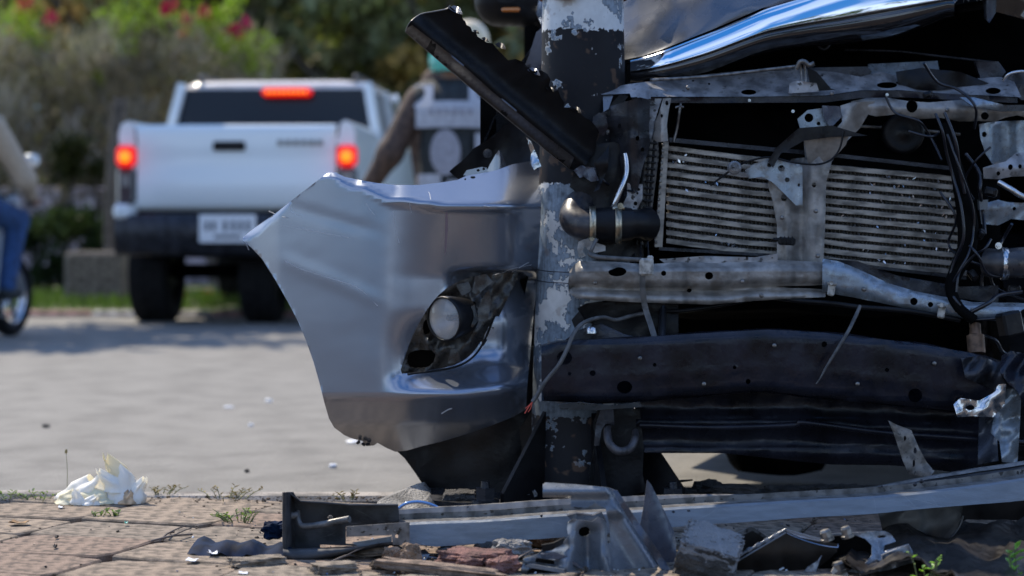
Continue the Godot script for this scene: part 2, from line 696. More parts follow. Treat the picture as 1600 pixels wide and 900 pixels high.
	mat("plate white", [0.66, 0.68, 0.7], 0.5)
	mat("plate ink", [0.10, 0.11, 0.13], 0.6)
	mat("painted kerb red", [0.36, 0.2, 0.18], 0.9, 0.0, {"tex": "grime", "scale": 2.0})
	mat("painted kerb white", [0.5, 0.46, 0.43], 0.9, 0.0, {"tex": "grime", "scale": 2.0})
	mat("dry twig", [0.17, 0.14, 0.125], 0.9, 0.0, {"tex": "grime", "scale": 3.0})
	mat("dark lamp", [0.05, 0.035, 0.04], 0.15, 0.0, {"coat": 1.0})
	mat("roof paint", [0.68, 0.62, 0.58], 0.35, 0.0, {"tex": "soft", "scale": 0.8, "coat": 0.6})
	mat("lilac wall", [0.55, 0.48, 0.56], 0.9, 0.0, {"tex": "grime", "scale": 0.8})
	mat("skin", [0.30, 0.17, 0.11], 0.55, 0.0, {"tex": "soft", "scale": 6.0})
	mat("khaki cloth", [0.42, 0.34, 0.25], 0.85, 0.0, {"tex": "soft", "scale": 5.0, "rim": 0.3})
	mat("denim", [0.02, 0.07, 0.2], 0.85, 0.0, {"tex": "grime", "scale": 5.0, "rim": 0.2})
	mat("brown cloth", [0.09, 0.055, 0.04], 0.85, 0.0, {"tex": "grime", "scale": 5.0, "rim": 0.2})
	mat("black cloth", [0.018, 0.024, 0.026], 0.8, 0.0, {"tex": "grime", "scale": 5.0})
	mat("white cloth", [0.40, 0.41, 0.45], 0.75, 0.0, {"tex": "soft", "scale": 6.0})
	mat("grey cloth", [0.30, 0.30, 0.34], 0.8, 0.0, {"tex": "soft", "scale": 6.0})
	mat("teal shell", [0.06, 0.42, 0.33], 0.25, 0.0, {"coat": 0.8})
	mat("cream shell", [0.62, 0.5, 0.3], 0.3, 0.0, {"coat": 0.7})
	mat("hair", [0.012, 0.01, 0.01], 0.6)
	mat("tissue", [0.80, 0.79, 0.74], 0.6, 0.0, {"backlight": Color(0.75, 0.72, 0.62)})
	mat("scrap white", [0.75, 0.76, 0.78], 0.35)
	mat("orange glass", [0.5, 0.16, 0.03], 0.2, 0.0, {"coat": 1.0})
	mat("rusty", [1, 1, 1], 0.85, 0.2, {"tex": "rust", "scale": 6.0, "bump": ["height", 0.3]})
	lamp_mat("brake glow", Color(1.0, 0.05, 0.025), 0.55)
	lamp_mat("amber glow", Color(1.0, 0.5, 0.05), 1.4)


# ---------------------------------------------------------------- camera, sky, sun
func make_camera():
	var cam = Camera3D.new()
	cam.name = "camera"
	var lens = CameraAttributesPhysical.new()
	lens.frustum_near = 0.1
	lens.frustum_far = 600.0
	lens.frustum_focal_length = 74.0
	lens.frustum_focus_distance = 4.62
	lens.exposure_aperture = 2.9
	add_child(cam)
	cam.position = Vector3(0, EYE, 0)
	cam.attributes = lens
	cam.projection = Camera3D.PROJECTION_FRUSTUM
	cam.near = 0.1
	cam.far = 600.0
	cam.size = 0.1 * 900.0 / FOCAL
	cam.frustum_offset = Vector2(0, -0.1 * 100.0 / FOCAL)
	cam.current = true


func sky_clouds() -> ImageTexture:
	var w = 768
	var h = 384
	var im = Image.create(w, h, false, Image.FORMAT_RGBA8)
	var n = FastNoiseLite.new()
	n.seed = 12
	n.frequency = 1.5
	n.fractal_octaves = 5
	for j in h:
		var up = PI * (0.5 - (j + 0.5) / h)
		for i in w:
			var a = TAU * (i + 0.5) / w
			if up <= 0.0:
				im.set_pixel(i, j, Color(0, 0, 0, 0))
				continue
			var v = Vector3(cos(up) * cos(a), sin(up) * 2.2, cos(up) * sin(a))
			var c = smoothstep(-0.02, 0.30, n.get_noise_3dv(v * 1.25))
			c = maxf(c, smoothstep(-0.25, 0.1, n.get_noise_3dv(v * 1.25))) * lerpf(0.8, 0.35, smoothstep(0.35, 0.95, up))
			im.set_pixel(i, j, Color(1, 0.99, 0.97, c * 0.8))
	return ImageTexture.create_from_image(im)


func make_light():
	var sky = ProceduralSkyMaterial.new()
	sky.sky_top_color = Color(0.19, 0.47, 0.78)
	sky.sky_horizon_color = Color(0.60, 0.77, 0.89)
	sky.sky_curve = 0.13
	sky.ground_bottom_color = Color(0.28, 0.27, 0.25)
	sky.ground_horizon_color = Color(0.42, 0.42, 0.42)
	sky.sun_angle_max = 12.0
	sky.sky_cover = sky_clouds()
	sky.sky_energy_multiplier = 1.0
	var env = Environment.new()
	env.background_mode = Environment.BG_SKY
	env.sky = Sky.new()
	env.sky.sky_material = sky
	env.tonemap_mode = Environment.TONE_MAPPER_LINEAR
	env.tonemap_exposure = 1.42
	env.sdfgi_enabled = true
	env.ssao_enabled = true
	env.ssil_enabled = true
	var we = WorldEnvironment.new()
	we.name = "world"
	we.environment = env
	add_child(we)
	var sun = DirectionalLight3D.new()
	sun.name = "sun"
	sun.light_energy = 1.5
	sun.light_color = Color(1.0, 0.95, 0.87)
	sun.light_angular_distance = 0.5
	sun.shadow_enabled = true
	add_child(sun)
	var az = deg_to_rad(-36.0)
	var el = deg_to_rad(50.0)
	var to_sun = Vector3(sin(az) * cos(el), sin(el), -cos(az) * cos(el))
	sun.look_at_from_position(Vector3(0, 30, 0), Vector3(0, 30, 0) - to_sun, Vector3.UP)


# ---------------------------------------------------------------- the setting
func make_ground():
	var m = Shape.new()
	m.quad(Vector3(-220, 0, 120), Vector3(-220, 0, -17.6), Vector3(220, 0, -17.6), Vector3(220, 0, 120))
	struct("road", m, K.asphalt)
	m = Shape.new()
	m.quad(Vector3(-220, 0.02, -17.7), Vector3(-220, 0.02, -300), Vector3(220, 0.02, -300), Vector3(220, 0.02, -17.7))
	struct("verge", m, K["verge grass"])
	# far kerb stones
	var far = Node3D.new()
	far.name = "far_kerb"
	add_child(far)
	far.position = Vector3(0, 0, -17.6)
	far.set_meta("kind", "structure")
	where[far] = far.position
	for i in 14:
		var s = Shape.new()
		s.box(Vector3(-7.0 + i * 1.0, 0.0, -17.62), Vector3(0.985, 0.09, 0.22), Basis(), 0.02)
		obj("kerb_stone", s, K["painted kerb red"] if i % 2 else K["painted kerb white"], far)
	# near pavement: bedding, kerb stones and paving slabs
	var e = 5.2
	var pav = Node3D.new()
	pav.name = "pavement"
	add_child(pav)
	pav.position = Vector3(0, 0, -4.5)
	pav.set_meta("kind", "structure")
	where[pav] = pav.position
	var bed = Shape.new()
	bed.quad(Vector3(-30, PAVE - 0.018, 6), Vector3(-30, PAVE - 0.018, -e), Vector3(30, PAVE - 0.018, -e), Vector3(30, PAVE - 0.018, 6))
	obj("bedding", bed, K.bedding, pav)
	for i in 9:
		var s = Shape.new()
		s.box(Vector3(-3.2 + i * 0.8 + 0.12, PAVE * 0.5 - 0.01, -e - 0.045), Vector3(0.792, PAVE + 0.02 + 0.004 * (i % 3), 0.1), Basis(Vector3.UP, rng.randf_range(-0.006, 0.006)), 0.012)
		obj("kerb_stone", s, K.kerb, pav)
	var turn = deg_to_rad(-17.0)
	var across = Vector3(cos(turn), 0, -sin(turn))      # along the courses
	var along = Vector3(sin(turn), 0, cos(turn))
	var o = Vector3(-0.815, 0, -4.25)
	for i in range(-6, 12):
		for j in range(-6, 10):
			var c = o + across * (i + 0.5) * 0.32 + along * (j + 0.5) * 0.232
			if c.z > -3.3 or c.z < -e + 0.03 or absf(c.x) > 1.7:
				continue
			if c.x > 1.3 and c.z > -4.0:
				continue
			# quads cut off at the kerb
			var q = []
			for uv in [[-0.5, -0.5], [0.5, -0.5], [0.5, 0.5], [-0.5, 0.5]]:
				q.append(c + across * uv[0] * (0.32 - 0.004) + along * uv[1] * (0.232 - 0.004))
			var s = Shape.new()
			var tip = rng.randf_range(-0.0025, 0.0025)
			var tip2 = rng.randf_range(-0.0018, 0.0018)
			var loose = c.x > -0.45 and c.z > -4.55
			if loose:
				tip *= 2.0
				tip2 *= 2.0
			var rise = rng.randf_range(-0.002, 0.002)
			var top = []
			var cut = []
			for p in q:
				var w = Vector3(p.x, 0, maxf(p.z, -e + 0.008))
				cut.append(w)
				top.append(w)
			var b = 0.0035
			var mid = (top[0] + top[1] + top[2] + top[3]) / 4.0
			var ring0 = []
			var ring1 = []
			var ring2 = []
			for k in 4:
				var p = top[k]
				# worn corners
				for f in [0.0, 0.3, 0.7]:
					var g = p.lerp(top[(k + 1) % 4], f + 0.07)
					g += Vector3(rng.randf_range(-1, 1), 0, rng.randf_range(-1, 1)) * 0.0014
					var h = PAVE + rise + (g - mid).dot(across) * tip * 6.0 + (g - mid).dot(along) * tip2 * 8.0
					ring0.append(Vector3(g.x, PAVE - 0.04, g.z))
					ring1.append(Vector3(g.x, h - b, g.z))
					var inner = g + (mid - g).normalized() * b * 1.2
					ring2.append(Vector3(inner.x, h, inner.z))
			s.loft([ring0, ring1, ring2], true, -1)
			s.fan(ring2)
			obj("paver", s, K["paver %d" % rng.randi_range(0, 5)], pav)
	# soil and grit gathered in the joints and along the kerb
	var grit = MultiMesh.new()
	grit.transform_format = MultiMesh.TRANSFORM_3D
	grit.mesh = Shape.new().rock(Vector3.ZERO, Vector3.ONE, 3, 2, 0.2, 0.2).mesh()
	grit.instance_count = 1500
	for i in 1500:
		var at
		if i < 600:
			at = Vector3(rng.randf_range(-1.4, 1.3), PAVE, -5.19 + absf(rng.randfn(0, 0.05)))
		else:
			at = Vector3(rng.randf_range(-1.2, 0.9), PAVE, rng.randf_range(-5.15, -3.9))
			if at.x < -0.6 and rng.randf() < 0.72:
				at.x += 0.8
			if rng.randf() < 0.5:
				var a = roundf((at - o).dot(across) / 0.32) * 0.32
				at = o + across * (a + rng.randfn(0, 0.006)) + along * (at - o).dot(along)
				at.y = PAVE
		var sz = rng.randf_range(0.002, 0.007) * (1.0 if rng.randf() < 0.93 else 2.0)
		grit.set_instance_transform(i, Transform3D(Basis.from_euler(Vector3(rng.randf() * 6, rng.randf() * 6, 0)).scaled(Vector3(sz, sz * 0.6, sz)), at))
	var gi = MultiMeshInstance3D.new()
	gi.name = "grit"
	gi.multimesh = grit
	gi.material_override = K.dirt
	gi.set_meta("kind", "stuff")
	gi.set_meta("label", "dark grit and crumbs of soil scattered over the paving slabs")
	gi.set_meta("category", "grit")
	add_child(gi)


# ---------------------------------------------------------------- plants
func leaf_mesh(long, wide) -> ArrayMesh:
	var m = Shape.new()
	m.group(-1)
	var a = Vector3(0, 0, 0)
	var b = Vector3(wide * 0.5, long * 0.5, wide * 0.16)
	var c = Vector3(0, long, 0)
	var d = Vector3(-wide * 0.5, long * 0.5, wide * 0.16)
	m.tri(a, b, c)
	m.tri(a, c, d)
	return m.mesh()


# clumps: [centre, radius (Vector3), leaves, linear colour, leaf size]
func foliage(called, clumps, parent, scatter = 0.25, leaf = null) -> MultiMeshInstance3D:
	var total = 0
	for c in clumps:
		total += c[2]
	var mm = MultiMesh.new()
	mm.transform_format = MultiMesh.TRANSFORM_3D
	mm.use_colors = true
	mm.mesh = leaf if leaf else leaf_mesh(1.0, 0.55)
	mm.instance_count = total
	var i = 0
	var base = where[parent]
	for c in clumps:
		for k in c[2]:
			var v = Vector3(rng.randfn(), rng.randfn(), rng.randfn()).normalized() * pow(rng.randf(), 0.45)
			var p = c[0] + v * c[1] - base
			var s = c[4] * rng.randf_range(0.6, 1.3)
			var b = Basis.from_euler(Vector3(rng.randf_range(-2.2, 0.6), rng.randf() * TAU, rng.randf_range(-0.7, 0.7)))
			mm.set_instance_transform(i, Transform3D(b.scaled(Vector3.ONE * s), p))
			var t = 1.0 + rng.randf_range(-scatter, scatter)
			mm.set_instance_color(i, Color(c[3][0] * t, c[3][1] * t, c[3][2] * t))
			i += 1
	var o = MultiMeshInstance3D.new()
	o.name = called
	o.multimesh = mm
	o.material_override = K.leaf
	o.set_meta("kind", "stuff")
	parent.add_child(o, true)
	return o


func limb(m, a, dir, length, r, depth, ends):
	var pts = [a]
	var d = dir
	for k in 3:
		d = (d + Vector3(rng.randfn(), rng.randfn() * 0.6, rng.randfn()) * 0.2).normalized()
		pts.append(pts[-1] + d * length / 3.0)
	m.tube(pts, [r, r * 0.85, r * 0.7, r * 0.55], 6, 2, false)
	ends.append(pts[-1])
	ends.append(pts[2])
	if depth > 0:
		for k in 3:
			var nd = (d + Vector3(rng.randfn(), rng.randfn() * 0.5 + 0.25, rng.randfn()) * 0.65).normalized()
			limb(m, pts[-1] if k else pts[2], nd, length * rng.randf_range(0.6, 0.85), r * 0.55, depth - 1, ends)


func tree(called, label, at, height, spread, tone, count, leaf_size, low = 0.0):
	var t = thing(called, label, "tree", at, "trees beyond the road")
	var m = Shape.new()
	var ends = []
	m.tube([at, at + Vector3(0.05, height * 0.14, 0), at + Vector3(0.1, height * 0.3, 0.05)], [0.17, 0.14, 0.12], 8, 3, false)
	for k in 5:
		limb(m, at + Vector3(0.08, height * (0.2 + 0.03 * k), 0), Vector3(cos(k * 1.3), 1.1, sin(k * 1.3)).normalized(), height * 0.33, 0.08, 1, ends)
	obj("trunk", m, K.bark, t)
	var clumps = []
	var n = 46
	for k in n:
		var p = at + Vector3(rng.randfn() * spread * 0.5, height * rng.randf_range(low, 1.0), rng.randfn() * spread * 0.35)
		if k < ends.size():
			p = p.lerp(ends[k], 0.6)
		var w = rng.randf_range(0.7, 2.4)
		var dry = rng.randf()
		var col = [tone[0] * w, tone[1] * w, tone[2] * w]
		if dry > 0.8:
			col = [tone[0] * w * 1.9, tone[1] * w * 1.2, tone[2] * w * 0.8]
		var r = rng.randf_range(0.35, 0.8) * spread * 0.36
		clumps.append([p, Vector3(r, r * 0.7, r), int(count / float(n)), col, leaf_size])
	foliage("crown", clumps, t)
	return t


func make_background():
	# a dense dark screen of trees
	tree("broad_tree", "dark green tree behind the officer and the crash barrier beam", Vector3(-1.6, 0, -31), 6.5, 3.4, [0.135, 0.143, 0.069], 5200, 0.3)
	tree("broad_tree", "dark tree standing behind the cab of the white pickup", Vector3(-4.4, 0, -30), 6.2, 3.2, [0.144, 0.136, 0.066], 5200, 0.3)
	tree("broad_tree", "shadowy tree behind the crashed car's bonnet", Vector3(1.9, 0, -30), 6.4, 3.4, [0.126, 0.136, 0.076], 4600, 0.3)
	tree("broad_tree", "tall olive tree behind the flowering bush", Vector3(-7.2, 0, -32), 7.0, 3.6, [0.158, 0.143, 0.066], 4800, 0.3)
	tree("broad_tree", "dark tree at the far end behind the motorcyclist", Vector3(-10.2, 0, -31), 6.6, 3.4, [0.135, 0.143, 0.069], 4200, 0.3)
	tree("broad_tree", "dark tree behind the right half of the wreck", Vector3(5.4, 0, -31), 6.6, 3.6, [0.135, 0.136, 0.076], 3000, 0.3)
	var far = Node3D.new()
	far.name = "woodland"
	add_child(far)
	far.position = Vector3(0, 0, -40)
	where[far] = far.position
	tag(far, "dark mass of woodland closing the view behind all the trees", "woodland")
	far.set_meta("kind", "stuff")
	var cl = []
	for i in 150:
		var w = rng.randf_range(0.5, 1.6)
		cl.append([Vector3(-19 + (i % 75) * 0.48, 1.2 + 4.6 * (i / 75) + rng.randf_range(-1.6, 1.6), -40 + rng.randf_range(-2, 2)), Vector3(1.9, 1.8, 1.0), 420, [0.07 * w, 0.075 * w, 0.042 * w], 0.75])
	foliage("foliage", cl, far)
	tree("added_shade_tree", "tall unseen tree added left of the parked pickup to shade the road, its crown above the picture", Vector3(-5.6, 0, -17.2), 6.0, 2.3, [0.03, 0.045, 0.018], 3600, 0.24, 0.62)  # added out of view so its crown casts the shaded band on the road
	tree("leafy_tree", "spreading green tree on the near side, behind the viewpoint", Vector3(2.2, 0, 9.0), 7.5, 3.0, [0.05, 0.075, 0.025], 5000, 0.22, 0.35)
	tree("leafy_tree", "tall green tree on the near side, far right behind the viewpoint", Vector3(9.5, 0, 8.5), 8.0, 3.4, [0.05, 0.07, 0.025], 4000, 0.25, 0.3)
	# twiggy flowering bush over the left half
	var at = Vector3(-4.6, 0, -24.6)
	var bush = thing("flowering_bush", "grey brown twiggy bush with lime leaves and pink blossoms behind the pickup", "bush", at)
	var m = Shape.new()
	var ends = []
	for k in 15:
		var b = at + Vector3(rng.randf_range(-1.5, 1.4), 0.1, rng.randf_range(-0.4, 0.4))
		limb(m, b, Vector3(rng.randf_range(-0.7, 0.7), 1.0, rng.randf_range(-0.3, 0.3)).normalized(), rng.randf_range(0.8, 1.15), 0.035, 2, ends)
	obj("branches", m, K["dry twig"], bush)
	var clumps = []
	var lime = [0.34, 0.44, 0.04]
	for q in [[20, 40, 40], [60, 55, 34], [175, 35, 46], [215, 50, 34], [250, 25, 40], [300, 40, 46], [345, 75, 40], [372, 88, 36], [395, 70, 28], [30, 15, 40], [140, 118, 16], [200, 15, 40], [330, 45, 30], [385, 95, 34], [350, 20, 26]]:
		for k in 2:
			var w = rng.randf_range(0.6, 1.3)
			var p = P(q[0] + rng.randfn() * 14, q[1] + rng.randfn() * 10, 24.3 + rng.randf_range(-0.3, 0.4))
			clumps.append([p, Vector3.ONE * q[2] * 0.0052, 55, [lime[0] * w, lime[1] * w, lime[2] * w], 0.085])
	# dry leaves and twigs through the whole volume
	for k in 90:
		var w = rng.randf_range(0.5, 1.7)
		var p = P(rng.randf_range(-90, 400), rng.randf_range(60, 290), 24.6 + rng.randf_range(-0.4, 0.7))
		clumps.append([p, Vector3(0.34, 0.26, 0.3), 26, [0.25 * w, 0.215 * w, 0.165 * w], 0.1])
	foliage("leaves", clumps, bush)
	var tw = []
	for k in 60:
		var w = rng.randf_range(0.6, 1.5)
		tw.append([P(rng.randf_range(-90, 405), rng.randf_range(70, 300), 24.5 + rng.randf_range(-0.5, 0.5)), Vector3(0.4, 0.32, 0.3), 150, [0.31 * w, 0.26 * w, 0.22 * w], 0.34])
	foliage("twigs", tw, bush, 0.25, leaf_mesh(1.0, 0.045))
	var fl = []
	for q in [[78, 32], [258, 18], [290, 31], [268, 12], [320, 20], [365, 48], [380, 42], [372, 52], [40, 8]]:
		for k in 1:
			fl.append([P(q[0], q[1], 24.0), Vector3.ONE * 0.085, 30, [0.5, 0.012, 0.10], 0.06])
	fl.append([P(285, 55, 24.0), Vector3.ONE * 0.07, 12, [0.5, 0.16, 0.03], 0.07])
	foliage("blossoms", fl, bush, 0.2, leaf_mesh(1.0, 0.9))
	# low clipped hedge, garden wall, block and grass at the far side
	var hedge = thing("low_hedge", "low dark green hedge in front of the lilac wall", "hedge", Vector3(-4.2, 0.02, -23))
	var hc = []
	for i in 34:
		var w = rng.randf_range(0.45, 1.4)
		var lit = 1.0
		hc.append([P(-60 + i * 8 + rng.randfn() * 6, rng.randf_range(350, 452), 23.0 + rng.randf_range(-0.25, 0.25)), Vector3(0.22, 0.19, 0.22), 120, [0.026 * w * lit, 0.045 * w * lit, 0.017 * w], 0.09])
	for i in 9:
		hc.append([P(rng.randf_range(60, 170), rng.randf_range(340, 372), 22.8), Vector3(0.18, 0.12, 0.2), 80, [0.07, 0.09, 0.025], 0.09])
	foliage("leaves", hc, hedge)
	var hm
	for i in 7:
		hm = Shape.new()
		var b = Vector3(-5.4 + i * 0.36, 0.02, -23)
		hm.tube([b, b + Vector3(0.04, 0.25, 0), b + Vector3(0.02, 0.5, 0.05)], [0.02, 0.016, 0.01], 6, 2)
		obj("stem", hm, K.bark, hedge)
	var shrub = thing("round_shrub", "small yellow green shrub left of the pickup's tail light", "shrub", Vector3(-5.1, 0.02, -24))
	var sc = []
	for i in 14:
		var w = rng.randf_range(0.5, 1.4)
		sc.append([P(rng.randf_range(95, 155), rng.randf_range(225, 285), 23.9), Vector3(0.16, 0.14, 0.16), 70, [0.055 * w, 0.06 * w, 0.018 * w], 0.09])
	foliage("leaves", sc, shrub)
	hm = Shape.new()
	hm.tube([Vector3(-5.1, 0.02, -24), Vector3(-5.08, 0.7, -24), Vector3(-4.95, 1.4, -23.95)], [0.05, 0.04, 0.02], 7, 3)
	obj("stem", hm, K.bark, shrub)
	var wall = thing("garden_wall", "low lilac panelled wall with dark gaps behind the hedge", "wall", Vector3(-5.5, 0, -26.5))
	for i in 9:
		var w = Shape.new()
		w.box(Vector3(-8.4 + i * 0.62, 0.62, -26.5), Vector3(0.5, 1.22, 0.1), Basis(), 0.02)
		obj("panel", w, K["lilac wall"], wall)
		w = Shape.new()
		w.box(Vector3(-8.09 + i * 0.62, 0.66, -26.52), Vector3(0.12, 1.34, 0.12), Basis(), 0.02)
		obj("post", w, K.bark, wall)
	var blk = Shape.new()
	blk.box(Vector3(-3.93, 0.25, -20.0), Vector3(0.56, 0.52, 0.5), Basis(Vector3.UP, 0.1), 0.03)
	tag(obj("concrete_block", blk, K["block face"]), "weathered grey brown concrete block at the kerb left of the pickup's wheel", "block")
	var post = Shape.new()
	post.tube([Vector3(-3.86, 0.02, -20.5), Vector3(-3.88, 1.0, -20.5), Vector3(-3.82, 2.0, -20.6)], [0.1, 0.085, 0.07], 9, 4)
	tag(obj("tree_stump", post, K.bark), "bare brown trunk standing behind the concrete block", "stump")
	var grass = MultiMesh.new()
	grass.transform_format = MultiMesh.TRANSFORM_3D
	grass.use_colors = true
	grass.mesh = leaf_mesh(1.0, 0.12)
	grass.instance_count = 5200
	for i in 5200:
		var p = Vector3(rng.randf_range(-6.6, -1.0), 0.02, rng.randf_range(-21.5, -17.8))
		var s = rng.randf_range(0.05, 0.16)
		grass.set_instance_transform(i, Transform3D(Basis.from_euler(Vector3(rng.randf_range(-0.5, 0.5), rng.randf() * TAU, rng.randf_range(-0.5, 0.5))).scaled(Vector3(s, s, s)), p))
		var w = rng.randf_range(0.6, 1.4)
		grass.set_instance_color(i, Color(0.12 * w, 0.17 * w, 0.035 * w))
	var gi = MultiMeshInstance3D.new()
	gi.name = "verge_grass"
	gi.multimesh = grass
	gi.material_override = K.leaf
	gi.set_meta("kind", "stuff")
	tag(gi, "strip of short yellow green grass along the far kerb", "grass")
	add_child(gi)
	var rf = thing("red_flowers", "small red flowering plants seen beneath the white pickup", "flowers", Vector3(-2.9, 0.02, -21.6))
	var rc = []
	for i in 6:
		rc.append([P(285 + i * 12, 462 + (i % 3) * 8, 21.6), Vector3(0.07, 0.06, 0.06), 22, [0.55, 0.03, 0.02], 0.06])
		rc.append([P(280 + i * 14, 482, 21.6), Vector3(0.12, 0.06, 0.1), 40, [0.04, 0.06, 0.02], 0.07])
	foliage("leaves", rc, rf)


# ---------------------------------------------------------------- white pickup
func rounded(w, h, r, z, n = 4) -> Array:
	var a = []
	for c in [[1, 1, 0.0], [-1, 1, 0.5], [-1, -1, 1.0], [1, -1, 1.5]]:
		for k in n + 1:
			var t = PI * (c[2] + 0.5 * k / n)
			a.append(Vector3(c[0] * (w * 0.5 - r) + cos(t) * r, c[1] * (h * 0.5 - r) + sin(t) * r, z))
	return a


func wheel(called, parent, c, r, w, tread, rim_mat):
	var o = Node3D.new()
	o.name = called
	var k = 0
	while parent.has_node(NodePath(o.name)):
		k += 1
		o.name = "%s_%03d" % [called, k]
	parent.add_child(o)
	o.position = c - where[parent]
	where[o] = c
	var b = Basis(Vector3(0, 1, 0), Vector3(1, 0, 0), Vector3(0, 0, 1))
	var m = Shape.new()
	var h = w * 0.5
	m.lathe(c, b, [[r * 0.6, -h * 0.9], [r * 0.8, -h], [r * 0.95, -h * 0.93], [r, -h * 0.75], [r, h * 0.75], [r * 0.95, h * 0.93], [r * 0.8, h], [r * 0.6, h * 0.9], [r * 0.6, -h * 0.9]], 36)
	m.group(-1)
	for i in 36:
		var a = TAU * i / 36
		for s in [-1, 1]:
			m.box(c + Vector3(s * h * 0.45, cos(a) * r, sin(a) * r), Vector3(h * 0.7, 0.014, r * 0.1), Basis(Vector3.RIGHT, a))
	obj("tyre", m, tread, o)
	m = Shape.new()
	m.lathe(c, b, [[r * 0.62, -h * 0.9], [r * 0.55, -h * 0.4], [0.05, -h * 0.35]], 24)
	m.lathe(c, b, [[r * 0.62, h * 0.9], [r * 0.55, h * 0.5], [0.05, h * 0.45]], 24)
	for i in 6:
		var a = TAU * i / 6
		m.box(c + Vector3(0, cos(a), sin(a)) * r * 0.32, Vector3(w * 0.75, r * 0.5, 0.05), Basis(Vector3.RIGHT, a), 0.01)
	obj("rim", m, rim_mat, o)
	return o


